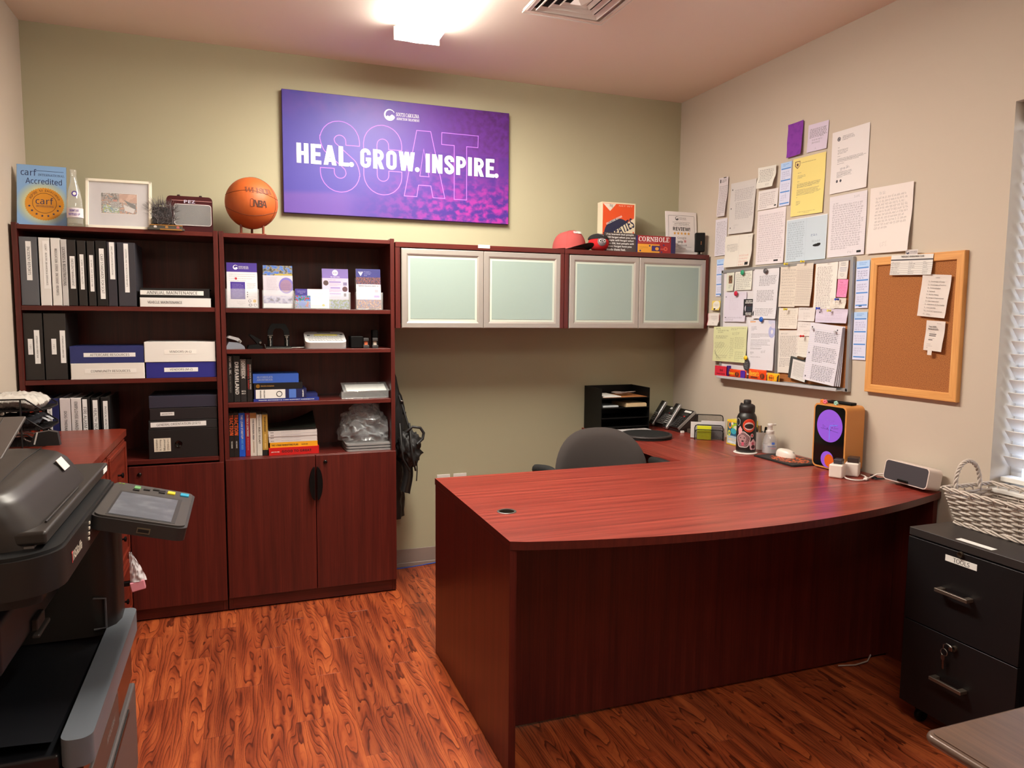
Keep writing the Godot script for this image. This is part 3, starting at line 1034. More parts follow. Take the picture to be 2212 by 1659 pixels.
func brochures() -> void:
	var violet := c8(70, 44, 150)
	var w := 0.135
	var h := 0.212
	var pg := page(w, h, Color(0.93, 0.92, 0.93), 21, 1100.0)
	pg.bar(0, 0, 1, 0.21, violet).bar(0.12, 0.43, 0.60, 0.82, violet).type(0.08, 0.24, 0.95, 0.42, 4).type(0.17, 0.47, 0.55, 0.79, 11, Color.WHITE, 0.8)
	pg.type(0.66, 0.45, 0.97, 0.58, 5).type(0.70, 0.66, 0.97, 0.82, 5, Color(0.3, 0.3, 0.4), 0.5).oval(0.30, 0.355, 0.04, 0.026, c8(190, 30, 50))
	pg.oval(0.90, 0.855, 0.055, 0.035, c8(225, 180, 40)).oval(0.74, 0.855, 0.05, 0.032, c8(60, 60, 80), 0.7).oval(0.76, 0.945, 0.06, 0.03, c8(60, 60, 80), 0.6).oval(0.92, 0.945, 0.05, 0.032, c8(60, 60, 80), 0.75)
	for k in 3:
		pg.oval(0.67, 0.66 + 0.05 * k, 0.022, 0.014, c8(40, 36, 60))
	pg.type(0.3, 0.86, 0.62, 0.96, 3, Color(0.4, 0.4, 0.4), 0.6, true)
	var r := holder("clear acrylic stand at the left end of the brochure shelf", 0.012, w, h, 0.318, 1.4505, pg, "flyer_stack")
	tag(r[0], "white flyer with a purple header and a purple panel, leftmost in the brochure row", "flyer")
	scat_logo(r[1], M.print_white, -0.028, 0.084, 0.022)
	pg = page(w, h, Color(0.80, 0.78, 0.82), 22, 1100.0)
	pg.photo(0, 0, 1, 0.24, [c8(60, 60, 60), c8(90, 95, 90), c8(150, 140, 120), c8(90, 130, 200), c8(70, 110, 200)], 0.03).bar(0.4, 0.2, 1, 0.235, c8(190, 170, 60))
	pg.type(0.12, 0.28, 0.5, 0.64, 14, Color(0.3, 0.3, 0.32), 0.5).photo(0, 0.72, 1, 0.9, [c8(90, 85, 110), c8(150, 150, 190), c8(190, 190, 215)], 0.03).bar(0, 0.9, 1, 1, Color(0.93, 0.93, 0.95))
	pg.oval(0.78, 0.47, 0.25, 0.19, c8(120, 110, 190)).oval(0.77, 0.48, 0.20, 0.15, c8(150, 120, 150)).type(0.6, 0.42, 0.95, 0.6, 8, c8(90, 70, 130), 0.6)
	r = holder("clear acrylic stand second from the left on the brochure shelf", 0.174, w, h - 0.008, 0.316, 1.4505, pg, "flyer_stack")
	tag(r[0], "pale lilac flyer with a building photo at its head, second in the brochure row", "flyer")
	pg = page(0.155, 0.09, Color(0.95, 0.94, 0.93), 23, 1100.0)
	pg.bar(0, 0, 0.36, 0.36, c8(46, 30, 130)).photo(0, 0.35, 0.45, 1, [c8(40, 80, 30), c8(70, 120, 50), c8(60, 110, 180), c8(70, 130, 220), c8(160, 60, 60)], 0.05).oval(0.2, 0.78, 0.1, 0.13, c8(50, 100, 190))
	pg.type(0.5, 0.2, 0.95, 0.72, 7, Color(0.4, 0.4, 0.4), 0.6, true).bar(0.42, 0.86, 0.95, 0.88, Color(0.4, 0.4, 0.4)).oval(0.83, 0.84, 0.04, 0.06, c8(225, 180, 40)).type(0.05, 0.08, 0.32, 0.28, 3, Color.WHITE, 0.9, true)
	r = holder("low clear acrylic stand in the middle of the brochure shelf", 0.330, 0.158, 0.093, 0.335, 1.4505, pg, "card_stack")
	tag(r[0], "small landscape card with a blue group photo, in the middle of the brochure row", "card")
	pg = page(w - 0.008, 0.197, Color(0.76, 0.72, 0.80), 24, 1100.0)
	pg.bar(0, 0, 1, 0.24, c8(122, 100, 178)).photo(0, 0.78, 1, 1, [c8(60, 90, 40), c8(90, 110, 60), c8(120, 150, 90), c8(130, 140, 200)], 0.07).bar(0.27, 0.32, 0.72, 0.35, c8(130, 110, 180)).bar(0.31, 0.47, 0.68, 0.50, c8(130, 110, 180)).bar(0.28, 0.62, 0.72, 0.65, c8(130, 110, 180))
	pg.type(0.22, 0.26, 0.95, 0.31, 1, Color(0.2, 0.15, 0.3)).type(0.28, 0.36, 0.74, 0.44, 4, Color(0.4, 0.4, 0.5), 0.5).type(0.28, 0.52, 0.72, 0.59, 4, Color(0.4, 0.4, 0.5), 0.5).type(0.28, 0.67, 0.72, 0.75, 4, Color(0.4, 0.4, 0.5), 0.5)
	pg.oval(0.14, 0.36, 0.1, 0.065, c8(70, 40, 40)).oval(0.86, 0.51, 0.1, 0.065, c8(80, 40, 50)).bar(0.8, 0.34, 0.95, 0.42, c8(120, 110, 150)).bar(0.82, 0.62, 0.92, 0.70, c8(40, 30, 60)).oval(0.11, 0.88, 0.1, 0.06, c8(230, 230, 240))
	pg.oval(0.5, 0.10, 0.11, 0.075, Color(0.92, 0.9, 0.95))
	r = holder("clear acrylic stand behind the low card stand", 0.446, w - 0.008, 0.197, 0.30, 1.4505, pg, "flyer_stack")
	tag(r[0], "dull purple flyer with a round SCAT badge, fourth in the brochure row", "flyer")
	text(r[1], "SCAT", mat("logo_violet", c8(70, 50, 120)), at(0, 0.0785, 0.0006), 0.02, 0.009, "bold")
	text(r[1], "HEAL. GROW. INSPIRE.", M.print_white, at(0, 0.058, 0.0006), 0.045, 0.004)
	pg = page(0.118, 0.2, Color(0.93, 0.93, 0.95), 25, 1100.0)
	pg.bar(0, 0, 1, 0.21, c8(26, 26, 120)).photo(0, 0.21, 1, 0.39, [c8(30, 20, 24), c8(70, 40, 40), c8(170, 90, 60), c8(40, 40, 110), c8(60, 40, 50)], 0.09).photo(0, 0.77, 1, 1, [c8(30, 40, 110), c8(60, 90, 170), c8(190, 90, 50), c8(50, 40, 60), c8(210, 150, 110)], 0.08)
	pg.type(0.18, 0.5, 0.72, 0.70, 7, Color(0.35, 0.35, 0.4), 0.6).bar(0.72, 0.66, 0.95, 0.72, c8(150, 130, 200)).bar(0.75, 0.52, 0.9, 0.6, c8(170, 170, 180)).type(0.34, 0.05, 0.64, 0.18, 4, Color.WHITE, 0.9)
	for k in 5:
		pg.line(Vector2(0.10 + 0.045 * k, 0.07), Vector2(0.19, 0.17), Color.WHITE, 1.0, 2)
	r = holder("clear acrylic stand at the right end of the brochure shelf", 0.606, 0.122, 0.2, 0.318, 1.4505, pg, "flyer_stack")
	tag(r[0], "navy and white flyer headed Upstate Recovery Meet Up, rightmost in the brochure row", "flyer")
	text(r[1], "Upstate Recovery Meet Up", M.print_black, at(0, 0.014, 0.0006), 0.1, 0.009, "bold")

# ---------------------------------------------------------------- desk tools on the second shelf
func gadgets() -> void:
	var y := 1.2585
	var st := S()
	# one-hole punch, grey
	var t := thing("hole_punch", "small grey hole punch with a silver lever at the left end of the tool shelf", "hole punch", Vector3(-0.028, y, 0.285), 0.25)
	prism(st, PackedVector2Array([Vector2(-0.042, 0), Vector2(0.044, 0), Vector2(0.04, 0.012), Vector2(0.018, 0.03), Vector2(-0.03, 0.034), Vector2(-0.042, 0.012)]), 0.032, Transform3D(Basis.IDENTITY, Vector3(0, 0, -0.016)))
	part(t, "base", st, mat("punch_grey", c8(120, 124, 134), 0.4))
	st = S()
	prism(st, PackedVector2Array([Vector2(-0.036, 0.054), Vector2(-0.026, 0.064), Vector2(0.016, 0.052), Vector2(0.03, 0.036), Vector2(0.024, 0.028), Vector2(0.006, 0.04)]), 0.026, Transform3D(Basis.IDENTITY, Vector3(0, 0, -0.013)))
	part(t, "lever", st, mat("punch_silver", c8(190, 190, 192), 0.35, 0.5))
	st = S()
	lathe(st, [Vector2(0, 0.004), Vector2(0.005, 0.004), Vector2(0.006, 0)], 12, Transform3D(Basis(Vector3.RIGHT, PI / 2), Vector3(0.018, 0.036, 0.016)))
	part(t, "pivot", st, M.steel)
	# black punch
	t = thing("hole_punch", "small black hole punch beside the grey one", "hole punch", Vector3(0.062, y, 0.285), 0.2)
	st = S()
	prism(st, PackedVector2Array([Vector2(-0.036, 0), Vector2(0.036, 0), Vector2(0.033, 0.012), Vector2(0.012, 0.022), Vector2(-0.03, 0.018)]), 0.034, Transform3D(Basis.IDENTITY, Vector3(0, 0, -0.017)))
	part(t, "base", st, M.black_plastic)
	st = S()
	prism(st, PackedVector2Array([Vector2(-0.026, 0.066), Vector2(-0.02, 0.070), Vector2(0.03, 0.040), Vector2(0.026, 0.022), Vector2(0.010, 0.024)]), 0.028, Transform3D(Basis.IDENTITY, Vector3(0, 0, -0.014)))
	part(t, "lever", st, M.black_plastic)
	st = S()
	lathe(st, [Vector2(0, 0.004), Vector2(0.005, 0.004), Vector2(0.006, 0)], 12, Transform3D(Basis(Vector3.RIGHT, PI / 2), Vector3(0.022, 0.03, 0.016)))
	part(t, "pivot", st, M.steel)
	# heavy two-hole punch with an arched handle
	t = thing("two_hole_punch", "tall black two-hole punch with an arched handle and chrome springs", "hole punch", Vector3(0.171, y, 0.275))
	st = S()
	box(st, Vector3(0, 0.006, 0.0), Vector3(0.118, 0.010, 0.08), 0.003)
	part(t, "base", st, M.black_plastic)
	st = S()
	box(st, Vector3(0, 0.003, 0.02), Vector3(0.122, 0.004, 0.062), 0.001)
	tube(st, [Vector3(-0.06, 0.004, 0.03), Vector3(-0.064, 0.022, 0.03)], 0.0022, 6)
	part(t, "base_plate", st, M.steel)
	st = S()
	var o := PackedVector2Array()
	for e in [Vector2(-0.050, 0.062), Vector2(-0.049, 0.085), Vector2(-0.038, 0.112), Vector2(-0.027, 0.121), Vector2(0.027, 0.121), Vector2(0.038, 0.112), Vector2(0.049, 0.085), Vector2(0.050, 0.062), Vector2(0.026, 0.062), Vector2(0.024, 0.086), Vector2(0.013, 0.098), Vector2(-0.013, 0.098), Vector2(-0.024, 0.086), Vector2(-0.026, 0.062)]:
		o.append(e)
	prism(st, o, 0.024, Transform3D(Basis.IDENTITY, Vector3(0, 0, 0.004)))
	part(t, "handle", st, M.black_plastic)
	for sg in [-1, 1]:
		st = S()
		box(st, Vector3(sg * 0.038, 0.038, 0.008), Vector3(0.024, 0.06, 0.02), 0.003)
		part(t, "post", st, M.black_plastic)
		st = S()
		lathe(st, [Vector2(0.004, 0.012), Vector2(0.004, 0.05), Vector2(0.008, 0.052), Vector2(0.008, 0.06)], 12, at(sg * 0.038, 0, 0.022))
		for k in 7:
			lathe(st, [Vector2(0.0045, 0.014 + 0.004 * k), Vector2(0.0062, 0.016 + 0.004 * k), Vector2(0.0045, 0.018 + 0.004 * k)], 12, at(sg * 0.038, 0, 0.022))
		box(st, Vector3(sg * 0.038, 0.064, 0.022), Vector3(0.024, 0.003, 0.014))
		part(t, "spring", st, M.steel)
	# metal guide rod lying between punch and labeller
	st = S()
	tube(st, [Vector3(0, 0, 0), Vector3(0.085, 0.002, 0)], 0.0028, 8)
	single("guide_rod", st, M.steel, "thin chrome guide rod lying between the big punch and the label maker", "rod", Vector3(0.225, y + 0.004, 0.30))
	# label maker
	t = thing("label_maker", "white label maker with a keyboard and a yellow key row on the tool shelf", "label maker", Vector3(0.392, y + 0.0055, 0.255))
	st = S()
	var tilt := Basis(Vector3.RIGHT, 0.46)
	prism(st, rrect(0.196, 0.15, 0.026, 6), 0.030, Transform3D(Basis(Vector3.RIGHT, -PI / 2 + 0.34), Vector3(0, 0.021, 0.005)))
	part(t, "body", st, mat("labeller_white", c8(190, 190, 190), 0.4))
	st = S()
	prism(st, rrect(0.198, 0.132, 0.026, 6), 0.014, Transform3D(Basis(Vector3.RIGHT, -PI / 2), Vector3(0, -0.005, 0.010)))
	part(t, "lower_shell", st, mat("labeller_grey", c8(135, 135, 140), 0.4))
	var top := Transform3D(Basis(Vector3.RIGHT, -PI / 2 + 0.34), Vector3(0, 0.021, 0.005)) * Transform3D(Basis.IDENTITY, Vector3(0, 0, 0.0302))
	st = S()
	for row in 4:
		for k in 12:
			var kx := -0.076 + 0.0138 * k + (0.003 if row % 2 else 0.0)
			box(st, top * Vector3(kx, 0.006 - 0.0165 * row, 0.0012), Vector3(0.0112, 0.0025, 0.0125), 0.001, 1, top.basis * Basis(Vector3.RIGHT, PI / 2))
	part(t, "keys", st, mat("key_white", c8(165, 165, 165), 0.5)).set_meta("kind", "stuff")
	st = S()
	box(st, top * Vector3(0.006, 0.026, 0.001), Vector3(0.112, 0.0018, 0.011), 0.0008, 1, top.basis * Basis(Vector3.RIGHT, PI / 2))
	part(t, "yellow_keys", st, mat("key_yellow", c8(214, 200, 60), 0.5))
	st = S()
	box(st, top * Vector3(0.0, 0.062, 0.001), Vector3(0.066, 0.002, 0.010), 0.0008, 1, top.basis * Basis(Vector3.RIGHT, PI / 2))
	part(t, "display", st, mat("lcd_grey", c8(110, 112, 106), 0.2))
	st = S()
	for e in [[-0.078, 0.02], [0.082, 0.03]]:
		box(st, top * Vector3(e[0], e[1], 0.001), Vector3(0.014, 0.0018, 0.008), 0.0008, 1, top.basis * Basis(Vector3.RIGHT, PI / 2))
	part(t, "button", st, M.black_plastic)
	# dark boxes at the right end
	t = thing("stapler_box", "black box behind two small dark sharpeners on the tool shelf", "box", Vector3(0.547, y, 0.25))
	st = S()
	box(st, Vector3(0, 0.03, 0), Vector3(0.062, 0.058, 0.09), 0.003)
	part(t, "case", st, M.black_plastic)
	t = thing("phone_charger", "tall narrow black charger stand at the right end of the tool shelf", "charger", Vector3(0.646, y, 0.225))
	st = S()
	box(st, Vector3(0, 0.045, 0), Vector3(0.03, 0.09, 0.05), 0.005)
	part(t, "case", st, M.black_plastic)
	for k in 2:
		t = thing("lead_case", ["small dark case with an orange window on the tool shelf", "small dark case with a pale window on the tool shelf"][k], "case", Vector3([0.589, 0.634][k], y, 0.30))
		st = S()
		box(st, Vector3(0, 0.008, 0), Vector3(0.03, 0.015, 0.032), 0.002)
		box(st, Vector3(0, 0.043, 0), Vector3(0.026, 0.015, 0.028), 0.002)
		box(st, Vector3(0, 0.025, -0.006), Vector3(0.026, 0.03, 0.016), 0.001)
		part(t, "case", st, mat("case_grey", c8(52, 50, 50), 0.5))
		st = S()
		box(st, Vector3(0, 0.025, 0.004), Vector3(0.016, 0.019, 0.004), 0.001)
		part(t, "window", st, ink([c8(214, 110, 70), c8(200, 190, 176)][k]))

# ---------------------------------------------------------------- books
func book(label: String, x0: float, x1: float, y0: float, y1: float, zf: float, col: Color, group: String, flat := false, depth := 0.15) -> Node3D:
	var w := x1 - x0
	var h := y1 - y0
	var t := thing("book", label, "book", Vector3((x0 + x1) / 2, y0, zf), 0.0, group)
	var st := S()
	var th := 0.0016
	box(st, Vector3(0, h / 2, -0.0022), Vector3(w, h, 0.0044), 0.0018)
	if flat:
		for e in [th / 2, h - th / 2]:
			box(st, Vector3(0, e, -depth / 2), Vector3(w, th, depth))
	else:
		for e in [-w / 2 + th / 2, w / 2 - th / 2]:
			box(st, Vector3(e, h / 2, -depth / 2), Vector3(th, h, depth))
	part(t, "cover", st, mat("cover_" + col.to_html(false), col, 0.4))
	st = S()
	var a := Vector3(w - 0.006, maxf(h - 0.0034, 0.004), depth - 0.008) if flat else Vector3(maxf(w - 0.0034, 0.004), h - 0.006, depth - 0.008)
	box(st, Vector3(0, h / 2, -depth / 2), a)
	part(t, "pages", st, mat("page_cream", c8(222, 214, 196), 0.85))
	return t

func spine(t: Node3D, s: String, m: Material, y: float, len: float, h: float, font := "bold", x := 0.0, turn := -PI / 2) -> void:
	text(t, s, m, at(x, y, 0.0006, turn), len, h, font)

func band(t: Node3D, y0: float, y1: float, w: float, col: Color, x := 0.0) -> void:
	var st := S()
	box(st, Vector3(x, (y0 + y1) / 2, 0.0), Vector3(w, y1 - y0, 0.0008))
	part(t, "spine_band", st, ink(col, 0.45))

func books() -> void:
	var g := "books standing on the third shelf"
	var y := 1.0045
	var pale := ink(c8(206, 202, 196))
	var b := book("black paperback titled Fentanyl, Inc at the left end of the upper book row", -0.064, -0.039, y, 1.228, 0.300, c8(22, 20, 20), g)
	spine(b, "FENTANYL, INC.", pale, 0.175, 0.085, 0.010)
	spine(b, "BEN WESTHOFF", ink(c8(120, 116, 110)), 0.085, 0.08, 0.007, "sans")
	b = book("black paperback titled Dreamland", -0.036, -0.008, y, 1.228, 0.300, c8(30, 30, 30), g)
	spine(b, "DREAMLAND", pale, 0.115, 0.155, 0.0165)
	b = book("grey and black paperback titled Dopesick", -0.006, 0.020, y, 1.210, 0.300, c8(36, 33, 34), g)
	band(b, 0.125, 0.2055, 0.0255, c8(104, 98, 94))
	spine(b, "DOPESICK", pale, 0.155, 0.085, 0.015)
	text(b, "BETH", pale, at(0, 0.052, 0.0008), 0.018, 0.006, "bold")
	text(b, "MACY", pale, at(0, 0.041, 0.0008), 0.018, 0.006, "bold")
	b = book("black book with small red lettering, rightmost of the upper standing books", 0.023, 0.046, y, 1.210, 0.298, c8(26, 22, 22), g)
	spine(b, "WHEN CRACK WAS KING", ink(c8(190, 180, 170)), 0.12, 0.12, 0.006, "bold", 0.004)
	spine(b, "DONOVAN X. RAMSEY", ink(c8(170, 40, 34)), 0.12, 0.12, 0.006, "bold", -0.005)
	g = "books lying on the third shelf"
	b = book("thin blue workbook at the bottom of the lying pile", 0.050, 0.356, y, 1.0165, 0.305, c8(34, 50, 132), g, true, 0.2)
	spine(b, "YOUTH RECOVERY & CARE SUPPORT HANDBOOK", M.print_white, 0.006, 0.26, 0.004, "bold", 0.0, 0.0)
	b = book("thin blue booklet jutting out of the pile on the right", 0.140, 0.352, 1.0172, 1.034, 0.270, c8(36, 44, 100), g, true, 0.15)
	b = book("thick white and navy paperback lying in the pile", 0.053, 0.297, 1.0175, 1.0625, 0.302, c8(28, 32, 76), g, true, 0.17)
	band(b, 0.001, 0.044, 0.136, c8(220, 218, 214), -0.046)
	band(b, 0.001, 0.044, 0.033, c8(76, 112, 190), 0.056)
	text(b, "ADDICTION", M.print_black, at(-0.075, 0.022, 0.0008, PI / 2), 0.036, 0.006, "bold")
	text(b, "FROM PAIN", M.print_black, at(-0.092, 0.022, 0.0008, PI / 2), 0.036, 0.006, "bold")
	var st := S()
	lathe(st, [Vector2(0.011, 0.0004), Vector2(0.0125, 0.0006), Vector2(0.014, 0.0004)], 24, Transform3D(Basis(Vector3.RIGHT, PI / 2), Vector3(-0.006, 0.022, 0.0006)))
	part(b, "seal", st, M.print_black)
	text(b, "LIFERS", M.print_white, at(0.105, 0.022, 0.0008, -PI / 2), 0.034, 0.006, "bold")
	b = book("black hardback with small gold lettering lying under the blue one", 0.052, 0.279, 1.0635, 1.0930, 0.300, c8(20, 19, 22), g, true)
	spine(b, "Narcotics Anonymous", ink(c8(190, 140, 60)), 0.015, 0.06, 0.007, "bold", -0.05, 0.0)
	st = S()
	lathe(st, [Vector2(0.0, 0.0006), Vector2(0.009, 0.0006), Vector2(0.009, 0.0)], 20, Transform3D(Basis(Vector3.RIGHT, PI / 2), Vector3(-0.094, 0.015, 0.0002)))
	part(b, "gold_seal", st, mat("gold", c8(180, 130, 50), 0.3, 0.7))
	b = book("bright blue hardback titled Alcoholics Anonymous on top of the pile", 0.049, 0.261, 1.0940, 1.1370, 0.298, c8(52, 90, 180), g, true)
	var bl := ink(c8(170, 180, 190))
	text(b, "ALCOHOLICS", bl, at(-0.052, 0.028, 0.0006), 0.072, 0.009, "serif")
	text(b, "ANONYMOUS", bl, at(-0.052, 0.015, 0.0006), 0.072, 0.009, "serif")
	# acrylic sign block
	var t := thing("acrylic_tray", "clear acrylic sign holder lying at the right of the upper book shelf", "sign holder", Vector3(0.582, y, 0.27))
	st = S()
	box(st, Vector3(0, 0.019, 0.04), Vector3(0.236, 0.036, 0.003), 0.001)
	box(st, Vector3(0.01, 0.055, -0.015), Vector3(0.236, 0.003, 0.12), 0.001, 1, Basis(Vector3.RIGHT, 0.28))
	box(st, Vector3(-0.105, 0.026, -0.02), Vector3(0.003, 0.05, 0.11), 0.001, 1, Basis(Vector3.BACK, -0.4))
	box(st, Vector3(0, 0.0025, -0.02), Vector3(0.22, 0.003, 0.12), 0.001)
	part(t, "acrylic_sheet", st, M.clear_acrylic)
	st = S()
	box(st, Vector3(0.01, 0.051, -0.015), Vector3(0.2, 0.0012, 0.09), 0.0, 1, Basis(Vector3.RIGHT, 0.28))
	part(t, "paper_insert", st, M.white_paper)
	# lower row
	g = "books standing on the bottom shelf"
	y = 0.7395
	var orange := ink(c8(226, 92, 34))
	for k in 2:
		b = book(["black paperback titled Traction in orange, first from the left", "black paperback titled Traction in orange, second from the left"][k], -0.0625 + 0.0215 * k, -0.042 + 0.0215 * k, y, 0.9525, 0.296, c8(30, 26, 25), g)
		spine(b, "TRACTION", orange, 0.155, 0.098, 0.0165)
		spine(b, "WICKMAN", pale, 0.06, 0.034, 0.006)
	b = book("blue hardback titled The Lean Startup", -0.019, 0.008, y, 0.9515, 0.298, c8(24, 80, 190), g)
	spine(b, "THE LEAN STARTUP", pale, 0.145, 0.115, 0.010)
	spine(b, "ERIC RIES", ink(c8(90, 160, 230)), 0.06, 0.05, 0.009)
	b = book("crimson paperback with the author's name in white", 0.010, 0.031, y, 0.9505, 0.298, c8(140, 22, 40), g)
	spine(b, "PATRICK LENCIONI", pale, 0.15, 0.105, 0.0085)
	spine(b, "THE FIVE DYSFUNCTIONS", ink(c8(210, 130, 130)), 0.06, 0.06, 0.005)
	b = book("white and tan paperback titled The Personal MBA", 0.032, 0.060, y, 0.9505, 0.299, c8(206, 196, 186), g)
	band(b, 0.185, 0.2105, 0.0275, c8(158, 108, 56))
	spine(b, "THE PERSONAL MBA", ink(c8(80, 80, 90)), 0.13, 0.1, 0.008)
	spine(b, "JOSH KAUFMAN", ink(c8(150, 120, 80)), 0.045, 0.055, 0.0055)
	b = book("off-white paperback titled Built to Last", 0.062, 0.085, y, 0.9415, 0.300, c8(206, 200, 190), g)
	spine(b, "BUILT TO LAST", M.print_black, 0.1, 0.08, 0.008)
	spine(b, "COLLINS PORRAS", ink(c8(120, 120, 120)), 0.17, 0.05, 0.005)
	b = book("gold and black paperback, rightmost of the lower standing books", 0.087, 0.112, y, 0.9405, 0.301, c8(176, 138, 60), g)
	band(b, 0.001, 0.028, 0.0255, c8(30, 28, 26))
	spine(b, "THE E-MYTH MANAGER", ink(c8(70, 54, 24)), 0.155, 0.075, 0.007)
	spine(b, "MICHAEL E. GERBER", ink(c8(236, 210, 140)), 0.07, 0.07, 0.006)
	g = "books lying on the bottom shelf"
	b = book("red hardback titled Good to Great at the bottom of the lower pile", 0.114, 0.351, y, 0.7760, 0.312, c8(196, 26, 24), g, true)
	spine(b, "GOOD TO GREAT", M.print_black, 0.018, 0.14, 0.012, "bold", 0.012, 0.0)
	spine(b, "JIM COLLINS", M.print_white, 0.016, 0.038, 0.0055, "bold", -0.088, 0.0)
	b = book("yellow paperback titled The 1-Page Marketing Plan", 0.120, 0.345, 0.7765, 0.8010, 0.306, c8(228, 160, 30), g, true)
	spine(b, "THE 1-PAGE MARKETING PLAN", M.print_black, 0.0115, 0.125, 0.0085, "bold", -0.043, 0.0)
	spine(b, "ALLAN DIB", M.print_black, 0.0115, 0.03, 0.0055, "bold", 0.05, 0.0)
	for k in 4:
		var pos: String = ["lowest", "second from the bottom", "third from the bottom", "topmost"][k]
		b = book("thin white booklet in the lower pile, %s of the four" % pos, 0.116 - 0.001 * k, 0.344, 0.8017 + 0.0140 * k, 0.8150 + 0.0140 * k, 0.304 - 0.002 * (k % 2), c8(206, 198, 196), g, true)
		spine(b, "QUESTIONS AND GUIDANCE", ink(c8(110, 110, 130)), 0.0065, 0.09, 0.0035, "sans", -0.01, 0.0)
		spine(b, "scn", M.print_black, 0.0065, 0.014, 0.004, "bold", -0.098, 0.0)
	b = book("black glossy booklet curling up on top of the lower pile", 0.118, 0.340, 0.0, 0.008, 0.0, c8(24, 24, 22), g, true, 0.15)
	b.position = Vector3(0.229, 0.8585, 0.295)
	b.rotation = Vector3(0.07, 0.0, 0.02)
	var wv := S()
	sheet(wv, func(u: float, v: float) -> Vector3: return Vector3(-0.11 + 0.22 * u, 0.0085 + 0.055 * u * u * v, -0.15 * v), 8, 4)
	part(b, "curled_cover", wv, mat("cover_gloss", c8(28, 30, 26), 0.25))
	# plastic-wrapped trays
	g = "grey trays in the plastic bag"
	for k in 3:
		st = S()
		prism(st, rrect(0.236, 0.2, 0.02, 4), 0.009, Transform3D(Basis(Vector3.RIGHT, -PI / 2), Vector3(0.0, 0.0, 0.0)))
		var tr := part(self, numbered("plastic_tray"), st, mat("tray_grey", c8(140, 138, 138), 0.4), Vector3(0.602, 0.7395 + 0.0135 * k, 0.222 - 0.002 * k))
		tag(tr, "thin grey tray under the crumpled plastic bag, %s of three" % ["lowest", "middle", "topmost"][k], "tray", g)
	var bag := S()
	var nz := soft(5, 0.9, 3)
	var nz2 := soft(6, 2.2, 2)
	var f := func(u: float, v: float) -> Vector3:
		var a := TAU * u
		var e := sin(PI * (0.06 + 0.9 * v) * 0.5)
		var d := Vector3(cos(a) * 0.142 * pow(cos(v * PI * 0.48), 0.55), 0.0, sin(a) * 0.105 * pow(cos(v * PI * 0.48), 0.55))
		var p := d + Vector3(0.0, e * 0.118, 0.0)
		p += Vector3(-0.02, 0.075, 0.0) * pow(v, 4.0)
		var q := p * 16.0
		p += Vector3(nz.get_noise_3dv(q), absf(nz.get_noise_3dv(q + Vector3(7, 3, 1))), nz.get_noise_3dv(q + Vector3(2, 9, 4))) * Vector3(0.03, 0.05, 0.03) * minf(1.0, v * 3.0 + 0.2)
		p += Vector3.ONE * nz2.get_noise_3dv(q) * 0.014
		return Vector3(clampf(p.x, -0.165, 0.104), maxf(p.y, 0.004), clampf(p.z, -0.2, 0.115))
	sheet(bag, f, 46, 26)
	var bm := mat("crinkled_plastic", Color(0.9, 0.92, 0.94, 0.18), 0.12)
	bm.transparency = BaseMaterial3D.TRANSPARENCY_ALPHA
	single("plastic_bag", bag, bm, "crumpled clear plastic bag heaped over the grey trays on the bottom shelf", "plastic bag", Vector3(0.598, 0.775, 0.215))

# ---------------------------------------------------------------- on top of the bookcases
func star(r: float) -> PackedVector2Array:
	var p := PackedVector2Array()
	for k in 10:
		p.append(Vector2(sin(TAU * k / 10.0), cos(TAU * k / 10.0)) * (r if k % 2 == 0 else r * 0.42))
	return p

func flat_shape(p: Node, n: String, poly: PackedVector2Array, m: Material, pos: Vector3, depth := 0.0004) -> MeshInstance3D:
	var st := S()
	prism(st, poly, depth)
	return part(p, n, st, m, pos)

